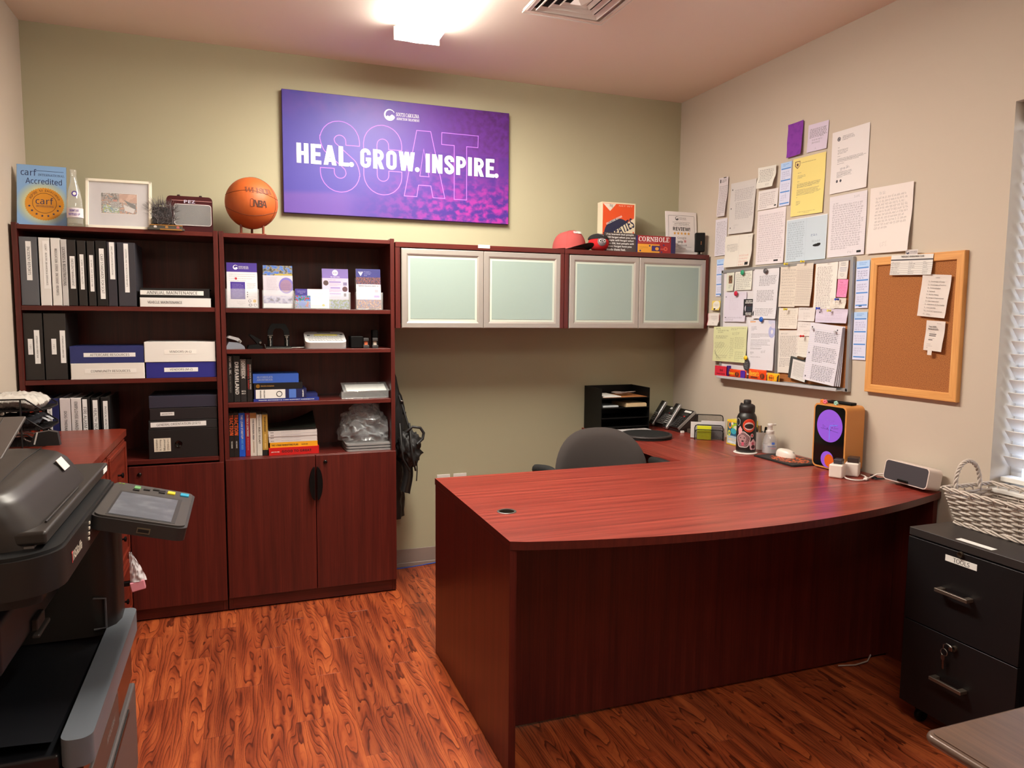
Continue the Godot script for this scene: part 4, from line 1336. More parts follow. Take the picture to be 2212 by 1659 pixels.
func on_bookcases() -> void:
	var y := 1.7955
	var st := S()
	# accreditation plaque, leaning
	var w := 0.185
	var h := 0.272
	var t := thing("accreditation_plaque", "pale blue acrylic plaque reading carf International Accredited with an orange seal", "plaque", Vector3(-0.792, y, 0.30), 0.06)
	var b := Node3D.new()
	t.rotation.x = -0.22
	var pg := page(w, h, c8(140, 175, 215), 31, 1100.0)
	for j in pg.h:
		for i in pg.w:
			var d := Vector2((i / float(pg.w) - 0.52) * 0.68, j / float(pg.h) - 0.63).length()
			pg.im.set_pixel(i, j, c8(132, 172, 218).lerp(c8(228, 214, 130), clampf(1.0 - (d - 0.2) * 5.5, 0.0, 1.0)))
	st = S()
	box(st, Vector3(0, h / 2, -0.003), Vector3(w, h, 0.006), 0.001)
	part(t, "panel", st, mat("plaque_edge", c8(96, 120, 150), 0.2))
	face(t, "printed_face", w - 0.002, h - 0.002, pg.mat(0.15), Vector3(0, h / 2, 0.0006))
	var navy := ink(c8(34, 46, 90))
	text(t, "carf", navy, at(-0.048, 0.238, 0.001), 0.058, 0.03)
	text(t, "INTERNATIONAL", navy, at(0.036, 0.229, 0.001), 0.098, 0.0095, "serif")
	st = S()
	box(st, Vector3(0.03, 0.247, 0.001), Vector3(0.105, 0.0016, 0.0004))
	part(t, "rule", st, navy)
	text(t, "Accredited", navy, at(0.008, 0.200, 0.001), 0.135, 0.027)
	var seal := PackedVector2Array()
	for k in 96:
		seal.append(Vector2(cos(TAU * k / 96.0), sin(TAU * k / 96.0)) * (0.074 if k % 2 else 0.0705))
	var sl := flat_shape(t, "seal", seal, mat("seal_gold", c8(214, 146, 48), 0.35), Vector3(0.01, 0.098, 0.0008))
	st = S()
	lathe(st, [Vector2(0.0435, 0.0), Vector2(0.0445, 0.0004), Vector2(0.0455, 0.0)], 40, Transform3D(Basis(Vector3.RIGHT, PI / 2), Vector3(0, 0.004, 0.0006)))
	part(sl, "ring", st, ink(c8(90, 62, 40)))
	text(sl, "carf", navy, at(0, 0.014, 0.0008), 0.066, 0.030)
	text(sl, "INTERNATIONAL", navy, at(0.002, -0.010, 0.0008), 0.066, 0.0085, "serif")
	var msg := "ASPIRE to Excellence"
	for k in msg.length():
		if msg[k] != " ":
			var a := lerpf(2.75, 0.35, k / float(msg.length() - 1))
			var o := text(sl, msg[k], ink(c8(64, 44, 40)), Transform3D(Basis(Vector3.BACK, a - PI / 2), Vector3(cos(a) * 0.0565, 0.004 + sin(a) * 0.0565, 0.0008)), 0.0, 0.0105 if msg[k] in "ASPIREElt" else 0.008)
	for k in 8:
		var a := lerpf(3.4, 6.1, k / 7.0)
		flat_shape(sl, "star", star(0.0062), navy, Vector3(cos(a) * 0.058, 0.004 + sin(a) * 0.058, 0.0005), 0.0003)
	# clear bottle
	t = thing("glass_bottle", "empty clear glass bottle with a printed band between the plaque and the white frame", "bottle", Vector3(-0.661, y, 0.325))
	st = S()
	lathe(st, [Vector2(0, 0.0), Vector2(0.028, 0.0), Vector2(0.031, 0.004), Vector2(0.0305, 0.03), Vector2(0.031, 0.07), Vector2(0.030, 0.11), Vector2(0.024, 0.15), Vector2(0.0145, 0.185), Vector2(0.0115, 0.215), Vector2(0.0115, 0.228), Vector2(0.0135, 0.231), Vector2(0.0135, 0.241), Vector2(0.011, 0.243), Vector2(0.0095, 0.241), Vector2(0.0095, 0.216), Vector2(0.0125, 0.185), Vector2(0.022, 0.15), Vector2(0.0278, 0.11), Vector2(0.0288, 0.07), Vector2(0.0282, 0.012), Vector2(0, 0.010)], 28)
	var gl := mat("bottle_glass", Color(0.93, 0.95, 0.93, 0.10), 0.05)
	gl.transparency = BaseMaterial3D.TRANSPARENCY_ALPHA
	part(t, "glass", st, gl)
	st = S()
	lathe(st, [Vector2(0.0312, 0.038), Vector2(0.0316, 0.038), Vector2(0.0318, 0.078), Vector2(0.0314, 0.078)], 28)
	var band_ := part(t, "paper_band", st, mat("band_white", c8(224, 214, 222), 0.6))
	var vio := ink(c8(80, 52, 150))
	text(band_, "DON'T BE", vio, at(0.003, 0.066, 0.0326), 0.034, 0.0095, "bold")
	text(band_, "BOTTLED UP", vio, at(0.003, 0.050, 0.0326), 0.042, 0.0095, "bold")
	st = S()
	prism(st, disc(0.0115, 24), 0.0006, Transform3D(Basis(Vector3.RIGHT, -0.12), Vector3(0.006, 0.138, 0.0275)))
	var badge := part(t, "round_badge", st, vio)
	st = S()
	prism(st, disc(0.0066, 20), 0.0006, Transform3D(Basis(Vector3.RIGHT, -0.12), Vector3(0.006, 0.138, 0.0282)))
	part(badge, "emblem", st, M.print_white)
	# white frame with a small photo, leaning back and turned a little
	t = thing("picture_frame", "white picture frame with a wide mat round a small colour photo", "picture frame", Vector3(-0.493, y, 0.325), -0.02)
	t.rotation.x = -0.20
	w = 0.262
	h = 0.222
	st = S()
	for e in [[0, 0.006, w, 0.012], [0, h - 0.006, w, 0.012], [-w / 2 + 0.006, h / 2, 0.012, h], [w / 2 - 0.006, h / 2, 0.012, h]]:
		box(st, Vector3(e[0], e[1], -0.004), Vector3(e[2], e[3], 0.018), 0.0015)
	part(t, "frame", st, mat("frame_white", c8(232, 226, 210), 0.3))
	st = S()
	box(st, Vector3(0, h / 2, -0.006), Vector3(w - 0.02, h - 0.02, 0.002))
	part(t, "mat_board", st, mat("mat_board", c8(205, 200, 205), 0.7))
	pg = page(0.142, 0.092, Color.WHITE, 41, 1400.0)
	pg.photo(0, 0, 1, 1, [c8(40, 36, 38), c8(90, 80, 78), c8(210, 200, 196), c8(80, 70, 70), c8(200, 140, 110)], 0.05).photo(0.05, 0.6, 0.5, 0.98, [c8(60, 120, 90), c8(200, 200, 60), c8(70, 130, 170), c8(220, 220, 210)], 0.06).photo(0.5, 0.02, 1.0, 0.45, [c8(206, 156, 130), c8(210, 165, 140), c8(190, 140, 116)], 0.02)
	pg.oval(0.39, 0.32, 0.055, 0.11, c8(196, 110, 92)).oval(0.39, 0.25, 0.06, 0.07, c8(50, 34, 30)).photo(0.28, 0.42, 0.52, 0.72, [c8(230, 230, 230), c8(40, 40, 44), c8(200, 196, 190)], 0.2)
	pg.poly([Vector2(0.62, 0.3), Vector2(0.96, 0.55), Vector2(0.98, 0.8), Vector2(0.8, 0.62)], c8(60, 60, 64)).poly([Vector2(0.62, 0.55), Vector2(0.95, 0.75), Vector2(0.9, 0.96), Vector2(0.66, 0.85)], c8(220, 214, 214))
	st = S()
	box(st, Vector3(0, h / 2 + 0.005, -0.0049), Vector3(0.146, 0.096, 0.0006))
	part(t, "mat_bevel", st, M.white_paper)
	face(t, "photo", 0.142, 0.092, pg.mat(0.3), Vector3(0, h / 2 + 0.005, -0.0042))
	st = S()
	box(st, Vector3(0, h / 2, 0.001), Vector3(w - 0.022, h - 0.022, 0.0015))
	part(t, "glass", st, M.clear_acrylic)
	# bristling dark ornament on a stepped base with round badges (a plain stand-in)
	t = thing("desk_ornament", "spiky dark metal ornament on a low stepped base with round badges", "ornament", Vector3(-0.303, y, 0.315), 0.04)
	st = S()
	box(st, Vector3(0, 0.005, 0), Vector3(0.15, 0.009, 0.075), 0.001)
	box(st, Vector3(0, 0.014, -0.002), Vector3(0.132, 0.014, 0.062), 0.002)
	part(t, "base", st, mat("ornament_base", c8(70, 66, 58), 0.5))
	st = S()
	box(st, Vector3(0, 0.0225, -0.002), Vector3(0.134, 0.004, 0.064), 0.001)
	box(st, Vector3(0.02, 0.003, 0.039), Vector3(0.09, 0.005, 0.002))
	part(t, "gilt_edge", st, mat("gilt", c8(176, 124, 60), 0.4, 0.4))
	for k in 3:
		flat_shape(t, "badge", disc(0.0065, 18), ink([c8(200, 190, 186), c8(170, 120, 60), c8(170, 90, 90)][k]), Vector3(-0.044 + 0.046 * k, 0.014, 0.0292))
	st = S()
	var r := RandomNumberGenerator.new()
	r.seed = 12
	box(st, Vector3(-0.016, 0.066, -0.014), Vector3(0.082, 0.084, 0.024), 0.01)
	box(st, Vector3(-0.012, 0.042, 0.006), Vector3(0.086, 0.036, 0.04), 0.008)
	part(t, "core", st, mat("ornament_dark", c8(42, 38, 40), 0.5))
	st = S()
	for k in 260:
		var p := Vector3(r.randf_range(-0.060, 0.030), r.randf_range(0.026, 0.118), r.randf_range(-0.018, 0.006))
		if k % 3 == 0:
			p = Vector3(r.randf_range(-0.05, 0.034), r.randf_range(0.026, 0.058), r.randf_range(0.008, 0.03))
		var d := Vector3((p.x + 0.014) * 7.0 + r.randf_range(-0.5, 0.5), r.randf_range(0.5, 1.0), r.randf_range(-0.1, 0.6)).normalized()
		if r.randf() < 0.3:
			d = Vector3(r.randf_range(-1, 1), r.randf_range(-0.6, 0.6), r.randf_range(0.0, 0.4)).normalized()
		tube(st, [p, p + d * r.randf_range(0.02, 0.05)], 0.0012, 4, false, 0.0003)
	for k in 60:
		var a := PI * k / 59.0
		var p2 := Vector3(-0.016 - cos(a) * 0.05, 0.085 + sin(a) * 0.03, -0.012)
		tube(st, [p2, p2 + Vector3(-cos(a) * 0.6 + r.randf_range(-0.2, 0.2), 0.25 + sin(a), r.randf_range(-0.1, 0.2)).normalized() * r.randf_range(0.022, 0.04)], 0.0012, 4, false, 0.0003)
	part(t, "spikes", st, mat("spike_metal", c8(120, 116, 118), 0.38, 0.7)).set_meta("kind", "stuff")
	# dark red case with a clear window
	t = thing("display_case", "dark red plastic carry case with PEZ lettering and a clear window", "carry case", Vector3(-0.208, y, 0.245))
	t.rotation.x = -0.05
	var red := mat("case_red", c8(66, 20, 24), 0.3)
	st = S()
	prism(st, rrect(0.196, 0.170, 0.018), 0.03, at(0, 0.086, -0.03))
	part(t, "shell", st, red)
	st = S()
	for sg in [-1, 1]:
		box(st, Vector3(sg * 0.047, 0.174, -0.012), Vector3(0.014, 0.010, 0.012), 0.004)
	part(t, "handle_hinge", st, mat("case_dark", c8(40, 18, 16), 0.5))
	st = S()
	box(st, Vector3(0.01, 0.150, 0.001), Vector3(0.17, 0.003, 0.003), 0.001)
	part(t, "rib", st, mat("case_rib", c8(180, 130, 130), 0.4))
	st = S()
	var inner := rrect(0.158, 0.096, 0.012)
	prism(st, inner, 0.002, at(0.012, 0.085, -0.0005))
	part(t, "window_back", st, mat("case_inside", c8(58, 46, 46), 0.6))
	st = S()
	var path := []
	for q in inner:
		path.append(Vector3(q.x + 0.012, q.y + 0.085, 0.002))
	tube(st, path, 0.0022, 6, true)
	part(t, "window_rim", st, mat("rim_pale", c8(206, 196, 196), 0.3))
	st = S()
	prism(st, inner, 0.0012, at(0.012, 0.085, 0.003))
	part(t, "window_pane", st, M.clear_acrylic)
	text(t, "PEZ", mat("pez_pale", c8(190, 184, 206), 0.5), at(0.0, 0.146, 0.0035), 0.048, 0.014, "bold")
	# basketball on a three-post stand
	t = thing("ball_stand", "three-post orange wooden stand under the basketball", "stand", Vector3(0.064, y, 0.235))
	st = S()
	box(st, Vector3(0, 0.005, 0), Vector3(0.125, 0.010, 0.09), 0.002, 0)
	part(t, "base", st, mat("stand_wood", c8(120, 52, 28), 0.45))
	for k in 3:
		st = S()
		var a := [2.6, 0.54, 4.71][k] as float
		tube(st, [Vector3(cos(a) * 0.058, 0.008, sin(a) * 0.048), Vector3(cos(a) * 0.058, 0.052, sin(a) * 0.048)], 0.0058, 10)
		part(t, "post", st, M.stand_wood)
	t = thing("basketball", "orange leather basketball resting on a small stand on the right bookcase", "basketball", Vector3(0.064, 1.951, 0.235))
	t.rotation = Vector3(0.12, -0.06, -0.06)
	var br := 0.1205
	st = S()
	var prof := []
	for k in 33:
		var a := -PI / 2 + PI * k / 32.0
		prof.append(Vector2(cos(a) * br, sin(a) * br))
	lathe(st, prof, 48)
	var ball := speckle("ball_leather", [c8(150, 66, 22), c8(186, 88, 32), c8(200, 100, 42)], 0.55, 14.0, 0.25, 71)
	part(t, "ball", st, ball)
	var seam := mat("ball_seam", c8(96, 44, 18), 0.6)
	st = S()
	for sgn in [-1, 1]:
		var pts := []
		for k in 49:
			var a := TAU * k / 48.0
			# seams bow toward each other like those of a real ball
			var lat: float = sgn * (0.36 + 0.13 * cos(2.0 * a))
			pts.append(Vector3(sin(a) * cos(lat), sin(lat), cos(a) * cos(lat)) * (br + 0.0002))
		tube(st, pts, 0.0012, 5, true)
	for k in 2:
		var pts := []
		for q in 49:
			var a := TAU * q / 48.0
			pts.append((Vector3(0, sin(a), cos(a)) if k == 0 else Vector3(sin(a), 0.0, cos(a))).rotated(Vector3.UP, 1.15 if k == 0 else 0.0) * (br + 0.0002))
		if k == 0:
			tube(st, pts, 0.0012, 5, true)
	part(t, "seam", st, seam)
	var mk := mat("ball_print", c8(110, 56, 30), 0.6)
	# lettering laid on the leather letter by letter
	for e in [["Wilson", -0.10, 0.52, 0.026, 0.098, "serifbold"], ["NBA", 0.22, 0.01, 0.030, 0.052, "bold"]]:
		var s: String = e[0]
		for k in s.length():
			var lon: float = e[1] + (k / float(s.length() - 1)) * e[4] * 9.2 if s == "Wilson" else e[1] + k * 0.155
			var lat: float = e[2]
			var n := Vector3(sin(lon) * cos(lat), sin(lat), cos(lon) * cos(lat))
			var x := Vector3.UP.cross(n).normalized()
			text(t, s[k], mk if s == "Wilson" else ink(c8(70, 36, 22)), Transform3D(Basis(x, n.cross(x), n), n * (br + 0.0008)), 0.0, e[3], e[5])
	st = S()
	var np := []
	for q in rrect(0.014, 0.036, 0.006, 4):
		var v := Vector3(q.x + 0.0, q.y + 0.002, br).normalized() * (br + 0.0006)
		np.append(v.rotated(Vector3.UP, 0.06))
	tube(st, np, 0.0008, 5, true)
	part(t, "emblem", st, ink(c8(80, 40, 40)))

# ---------------------------------------------------------------- cabinets on the wall
func wall_cabinets() -> void:
	cabinet("left wall cabinet with two frosted glass doors and a small white tag", 0.7295, 1.6475, 1.1905, true)
	cabinet("right wall cabinet with two frosted glass doors, by the corner", 1.6505, 2.5690, 2.1095, false)

func cabinet(label: String, x0: float, x1: float, seam: float, tagged: bool) -> void:
	var w := x1 - x0
	var cx := (x0 + x1) / 2
	var t := thing("wall_cabinet", label, "cabinet", Vector3(cx, 1.36, 0), 0, "")
	var m: Material = M.mahogany
	var st: SurfaceTool
	for sg in [-1, 1]:
		st = S()
		box(st, Vector3(sg * (w / 2 - 0.012), 0.205, 0.18), Vector3(0.024, 0.41, 0.358), 0.001, 1)
		part(t, "side_panel", st, m)
	st = S()
	box(st, Vector3(0, 0.4145, 0.181), Vector3(w, 0.025, 0.360), 0.0012, 0)
	part(t, "top_panel", st, m)
	st = S()
	box(st, Vector3(0, 0.012, 0.17), Vector3(w - 0.048, 0.02, 0.33), 0.001, 0)
	part(t, "bottom_panel", st, m)
	st = S()
	box(st, Vector3(0, 0.205, 0.008), Vector3(w - 0.048, 0.38, 0.01), 0.0, 0)
	part(t, "back_panel", st, m)
	var h := 0.396
	for e in [[x0 + 0.030, seam - 0.0012], [seam + 0.0012, x1 - 0.022]]:
		var dw: float = e[1] - e[0]
		var d := Node3D.new()
		d.name = "door"
		d.position = Vector3((e[0] + e[1]) / 2 - cx, 0.199, 0.352)
		t.add_child(d, true)
		var fw := 0.034
		for q in 4:
			# mitred aluminium rails with a bevelled inner lip
			var len := dw if q % 2 == 0 else h
			var off := h / 2 if q % 2 == 0 else dw / 2
			var xf := Transform3D(Basis(Vector3.BACK, PI / 2 * q), Vector3.ZERO)
			st = S()
			var l := len / 2
			var pf := [[0.0, -0.006], [0.0, 0.008], [0.003, 0.010], [fw - 0.009, 0.010], [fw, 0.0055]]
			for k in 4:
				var a: Array = pf[k]
				var b: Array = pf[k + 1]
				quad(st, xf * Vector3(-l + b[0], -off + b[0], b[1]), xf * Vector3(-l + a[0], -off + a[0], a[1]), xf * Vector3(l - a[0], -off + a[0], a[1]), xf * Vector3(l - b[0], -off + b[0], b[1]))
			part(d, "frame_rail", st, M.brushed)
		st = S()
		box(st, Vector3(0, 0, 0.002), Vector3(dw - 2 * fw + 0.004, h - 2 * fw + 0.004, 0.004))
		part(d, "glass_border", st, mat("glass_border", c8(196, 206, 194), 0.25))
		st = S()
		box(st, Vector3(0, 0, 0.003), Vector3(dw - 2 * fw - 0.022, h - 2 * fw - 0.024, 0.004))
		part(d, "glass_pane", st, mat("frosted_glass", c8(150, 168, 162), 0.16))
	if tagged:
		st = S()
		box(st, Vector3(1.191 - cx, 0.4215, 0.362), Vector3(0.064, 0.017, 0.001))
		var l := part(t, "label_tag", st, M.white_paper)
		text(l, "BILLS", M.print_black, at(1.191 - cx, 0.4215, 0.3628), 0.016, 0.006)

# ---------------------------------------------------------------- on the cabinets
func on_cabinets() -> void:
	var y := 1.7872
	var st := S()
	# cap
	var t := thing("baseball_cap", "faded red baseball cap with white lettering on the wall cabinets", "cap", Vector3(1.738, y, 0.22), 0.42)
	var red := mat("cap_red", c8(168, 74, 72), 0.9)
	sheet(st, func(u: float, v: float) -> Vector3:
		var a := TAU * u
		var c := pow(cos(v * PI / 2), 0.62)
		var pl := 1.0 + 0.012 * absf(sin(a * 3.0))
		return Vector3(cos(a) * 0.088 * c * pl, 0.012 + 0.098 * sin(v * PI / 2) * (1.0 + 0.06 * sin(a)), sin(a) * 0.098 * c * pl), 36, 10, true)
	part(t, "crown", st, red)
	st = S()
	for k in 6:
		var pts := []
		for q in 9:
			var v := q / 8.0
			var a := TAU * (k + 0.5) / 6.0
			var c := pow(cos(v * PI / 2), 0.62)
			pts.append(Vector3(cos(a) * 0.0885 * c, 0.012 + 0.0985 * sin(v * PI / 2) * (1.0 + 0.06 * sin(a)), sin(a) * 0.0985 * c))
		tube(st, pts, 0.0009, 4)
	lathe(st, [Vector2(0, 0.114), Vector2(0.006, 0.112), Vector2(0.007, 0.109)], 12)
	part(t, "seam", st, mat("cap_seam", c8(142, 58, 58), 0.9))
	var f := func(u: float, v: float, dy: float) -> Vector3:
		var a := lerpf(0.42, PI - 0.42, u)
		var x := cos(a) * (0.087 + 0.006 * v)
		return Vector3(x, 0.014 + dy - 0.010 * v + 0.032 * (1.0 - pow(x / 0.085, 2.0)) * v, sin(a) * 0.098 + v * 0.068 * sin(lerpf(0.15, PI - 0.15, u)))
	st = S()
	sheet(st, func(u: float, v: float) -> Vector3: return f.call(u, v, 0.003), 16, 5)
	part(t, "brim", st, red)
	st = S()
	sheet(st, func(u: float, v: float) -> Vector3: return f.call(u, v, 0.0), 16, 5, true)
	part(t, "brim_lining", st, mat("cap_under", c8(36, 24, 24), 0.9))
	var word := "Quik-Trip"
	for k in word.length():
		var a := 1.57 - (k - 4) * 0.115 + 0.05
		var n := Vector3(cos(a), 0.42, sin(a)).normalized()
		var x := Vector3.UP.cross(n).normalized()
		var c := pow(cos(0.62 * PI / 2), 0.62)
		text(t, word[k], M.print_white, Transform3D(Basis(x, n.cross(x), n), Vector3(cos(a) * 0.091 * c, 0.012 + 0.098 * sin(0.62 * PI / 2) * 1.06, sin(a) * 0.101 * c) + n * 0.004), 0.0, 0.013, "bold")
	# a plain round plush
	t = thing("plush_toy", "round red plush toy with a grey face beside the cap", "plush toy", Vector3(1.893, y, 0.275), -0.1)
	var pr := RandomNumberGenerator.new()
	st = S()
	var prof := []
	for k in 17:
		var a := -PI / 2 + PI * k / 16.0
		prof.append(Vector2(cos(a) * 0.058, 0.048 + sin(a) * 0.048))
	lathe(st, prof, 28)
	part(t, "body", st, mat("plush_red", c8(190, 24, 30), 0.95))
	st = S()
	for k in 1:
		sheet(st, func(u: float, v: float) -> Vector3:
			var a := TAU * u
			return Vector3(cos(a) * 0.0592 * cos(v * PI / 2), 0.068 + 0.033 * sin(v * PI / 2), -0.004 + sin(a) * 0.0585 * cos(v * PI / 2)), 24, 6, true)
	part(t, "dark_crown", st, mat("plush_black", c8(28, 24, 26), 0.95))
	st = S()
	sheet(st, func(u: float, v: float) -> Vector3:
		var a := TAU * u
		var p := Vector3(cos(a) * 0.026 * v, 0.052 + sin(a) * 0.025 * v, 0.0)
		var e := 1.0 - pow(p.x / 0.058, 2) - pow((p.y - 0.048) / 0.048, 2)
		return Vector3(p.x, p.y, 0.058 * sqrt(maxf(e, 0.0)) + 0.004 * (1.0 - v * v) + 0.0012), 20, 5, true)
	part(t, "face", st, mat("plush_grey", c8(120, 112, 116), 0.95))
	for sg in [-1, 1]:
		st = S()
		prism(st, disc(0.0078, 18, 0.8), 0.003, at(sg * 0.0125, 0.056, 0.0595))
		var eye := part(t, "eye", st, M.print_white)
		st = S()
		prism(st, disc(0.0052, 16, 0.8), 0.001, at(sg * 0.0118, 0.056, 0.0626))
		part(eye, "pupil", st, M.print_black)
	st = S()
	tube(st, [Vector3(-0.012, 0.098, 0.012), Vector3(-0.002, 0.094, 0.032), Vector3(0.014, 0.084, 0.046)], 0.004, 6, false, 0.0015)
	part(t, "tuft", st, M.plush_grey)
	# cereal box
	t = thing("cereal_box", "orange and cream cereal box with tilted lettering standing against the sage wall", "cereal box", Vector3(2.076, y, 0.165))
	var w := 0.218
	var h := 0.297
	st = S()
	box(st, Vector3(0, h / 2, -0.028), Vector3(w, h, 0.056), 0.001)
	part(t, "carton", st, mat("carton_cream", c8(226, 212, 186), 0.5))
	var pg := page(w, h, c8(232, 218, 188), 51, 1000.0)
	var org := c8(228, 84, 36)
	var nv := c8(40, 42, 72)
	pg.bar(0.03, 0.03, 0.97, 0.98, org)
	pg.poly([Vector2(0.03, 0.03), Vector2(0.42, 0.03), Vector2(0.24, 0.17)], c8(236, 226, 210)).oval(0.50, 0.62, 0.43, 0.315, nv)
	pg.poly([Vector2(0, 0.72), Vector2(1, 0.27), Vector2(1, 0.60), Vector2(0.05, 0.98), Vector2(0, 1)], c8(232, 218, 188))
	pg.poly([Vector2(0.07, 0.93), Vector2(0.97, 0.57), Vector2(0.92, 0.86), Vector2(0.7, 0.98), Vector2(0.3, 0.98)], nv).poly([Vector2(0.93, 0.55), Vector2(0.97, 0.55), Vector2(0.97, 0.98), Vector2(0.8, 0.98), Vector2(0.93, 0.8)], org)
	face(t, "printed_front", w, h, pg.mat(0.4), Vector3(0, h / 2, 0.0006))
	var tilt := 0.47
	text(t, "WHEATIES", ink(nv), at(0.004, 0.142, 0.0012, tilt), 0.205, 0.058, "bold")
	text(t, "COLLECTORS EDITION", M.print_white, at(-0.03, 0.196, 0.0012, tilt - 0.02), 0.11, 0.011, "bold")
	text(t, "Breakfast of", M.print_white, at(0.05, 0.066, 0.0012, 0.36), 0.07, 0.014)
	text(t, "Big", ink(nv), at(-0.05, 0.277, 0.0012), 0.02, 0.02, "serif")
	text(t, "NET WT", ink(c8(240, 200, 180)), at(0.045, 0.279, 0.0012), 0.09, 0.008)
	# quote panel
	t = thing("quote_sign", "small brown sign with a white printed quotation in front of the cereal box", "sign", Vector3(2.030, y, 0.288))
	t.rotation.x = -0.06
	st = S()
	box(st, Vector3(0, 0.056, -0.004), Vector3(0.198, 0.110, 0.008), 0.0012)
	part(t, "panel", st, mat("sign_brown", c8(72, 62, 60), 0.55))
	var q := ["I've learned that people", "will forget what you said,", "people will forget what", "you did, but people will", "never forget how you", "made them feel."]
	var wd := [0.172, 0.186, 0.172, 0.172, 0.158, 0.12]
	for k in 6:
		text(t, q[k], M.print_white, at(-0.091 + wd[k] / 2, 0.100 - 0.0168 * k, 0.0006), wd[k], 0.0125, "bold")
	# game box
	t = thing("game_box", "red and yellow tabletop game box lettered CORNHOLE", "game box", Vector3(2.252, y, 0.302))
	st = S()
	box(st, Vector3(0, 0.0505, -0.03), Vector3(0.25, 0.101, 0.06), 0.001)
	part(t, "carton", st, mat("carton_navy", c8(42, 34, 82), 0.45))
	pg = page(0.215, 0.1, c8(158, 30, 34), 52, 1000.0)
	pg.bar(0.0, 0.47, 0.66, 0.96, c8(226, 158, 48)).bar(0.42, 0.55, 0.68, 0.87, c8(70, 40, 90)).poly([Vector2(0.44, 0.6), Vector2(0.44, 0.84), Vector2(0.62, 0.72)], c8(50, 40, 120)).oval(0.58, 0.72, 0.055, 0.09, c8(232, 160, 60)).oval(0.84, 0.71, 0.06, 0.11, c8(214, 90, 70), 0.5).bar(0.68, 0.7, 0.8, 0.76, c8(200, 80, 66))
	for e in [[0.36, 0.57], [0.08, 0.86], [0.78, 0.5], [0.72, 0.9]]:
		pg.poly([Vector2(e[0] - 0.03, e[1]), Vector2(e[0], e[1] - 0.06), Vector2(e[0] + 0.03, e[1]), Vector2(e[0], e[1] + 0.06)], c8(46, 50, 110))
	pg.type(0.06, 0.6, 0.32, 0.78, 3, c8(120, 80, 30)).bar(0.0, 0.39, 0.55, 0.41, c8(230, 170, 150))
	face(t, "printed_front", 0.218, 0.1, pg.mat(0.4), Vector3(-0.016, 0.0505, 0.0006))
	text(t, "CORNHOLE", M.print_white, at(-0.019, 0.081, 0.0012), 0.2, 0.026, "serifbold")
	# framed review notice
	t = thing("review_sign", "white framed notice reading REVIEW! with five stars, leaning in the corner", "sign", Vector3(2.468, y, 0.235), 0.0)
	t.rotation.x = -0.10
	w = 0.212
	h = 0.262
	st = S()
	box(st, Vector3(0, h / 2, -0.004), Vector3(w, h, 0.008), 0.0012)
	box(st, Vector3(0, 0.004, 0.02), Vector3(w, 0.004, 0.05), 0.001)
	part(t, "panel", st, mat("notice_white", c8(224, 218, 218), 0.4))
	st = S()
	var fr := []
	for p2 in rrect(w - 0.034, h - 0.05, 0.006, 3):
		fr.append(Vector3(p2.x, p2.y + h / 2 + 0.002, 0.0004))
	tube(st, fr, 0.0007, 4, true)
	box(st, Vector3(0, 0.036, 0.0004), Vector3(0.13, 0.0008, 0.0004))
	box(st, Vector3(0, 0.054, 0.0004), Vector3(0.13, 0.0008, 0.0004))
	part(t, "ruled_border", st, ink(c8(60, 58, 64)))
	scat_logo(t, ink(c8(80, 80, 84)), -0.03, 0.222, 0.024)
	var dk := ink(c8(70, 68, 74))
	text(t, "If you've had a great experience here", dk, at(0, 0.199, 0.0006), 0.12, 0.006)
	text(t, "a great experience with us", M.print_black, at(0, 0.190, 0.0006), 0.1, 0.006, "bold")
	text(t, "please consider leaving us a", dk, at(0, 0.181, 0.0006), 0.11, 0.006)
	text(t, "REVIEW!", M.print_black, at(0, 0.160, 0.0006), 0.118, 0.021, "bold")
	for k in 5:
		flat_shape(t, "star", star(0.0105), ink(c8(220, 160, 60)), Vector3(-0.048 + 0.024 * k, 0.1335, 0.0003))
	text(t, "Google", ink(c8(120, 110, 110)), at(0, 0.106, 0.0006), 0.062, 0.0165)
	text(t, "yelp", ink(c8(50, 40, 44)), at(-0.012, 0.083, 0.0006), 0.036, 0.017, "bold")
	for k in 5:
		st = S()
		box(st, Vector3.ZERO, Vector3(0.003, 0.008, 0.0004))
		var o := part(t, "burst", st, ink(c8(196, 40, 50)), Vector3(0.022 + sin(TAU * k / 5.0) * 0.0055, 0.088 + cos(TAU * k / 5.0) * 0.0055, 0.0005))
		o.rotation.z = -TAU * k / 5.0
	text(t, "facebook", ink(c8(84, 84, 100)), at(0, 0.065, 0.0006), 0.068, 0.013)
	text(t, "Thank you!", dk, at(0, 0.045, 0.0006), 0.05, 0.008)
	# small black speaker on a foot
	t = thing("small_speaker", "small black speaker on a foot at the right end of the cabinet top", "speaker", Vector3(2.535, y, 0.31), -0.5)
	st = S()
	box(st, Vector3(0, 0.075, 0), Vector3(0.056, 0.11, 0.048), 0.005)
	part(t, "case", st, M.black_plastic)
	st = S()
	lathe(st, [Vector2(0, 0.0), Vector2(0.026, 0.0), Vector2(0.025, 0.004), Vector2(0.006, 0.008), Vector2(0.006, 0.022)], 20)
	part(t, "foot", st, M.black_plastic)
	st = S()
	box(st, Vector3(0.006, 0.07, 0.0245), Vector3(0.002, 0.02, 0.001))
	part(t, "badge", st, mat("amber_badge", c8(190, 130, 80), 0.4))

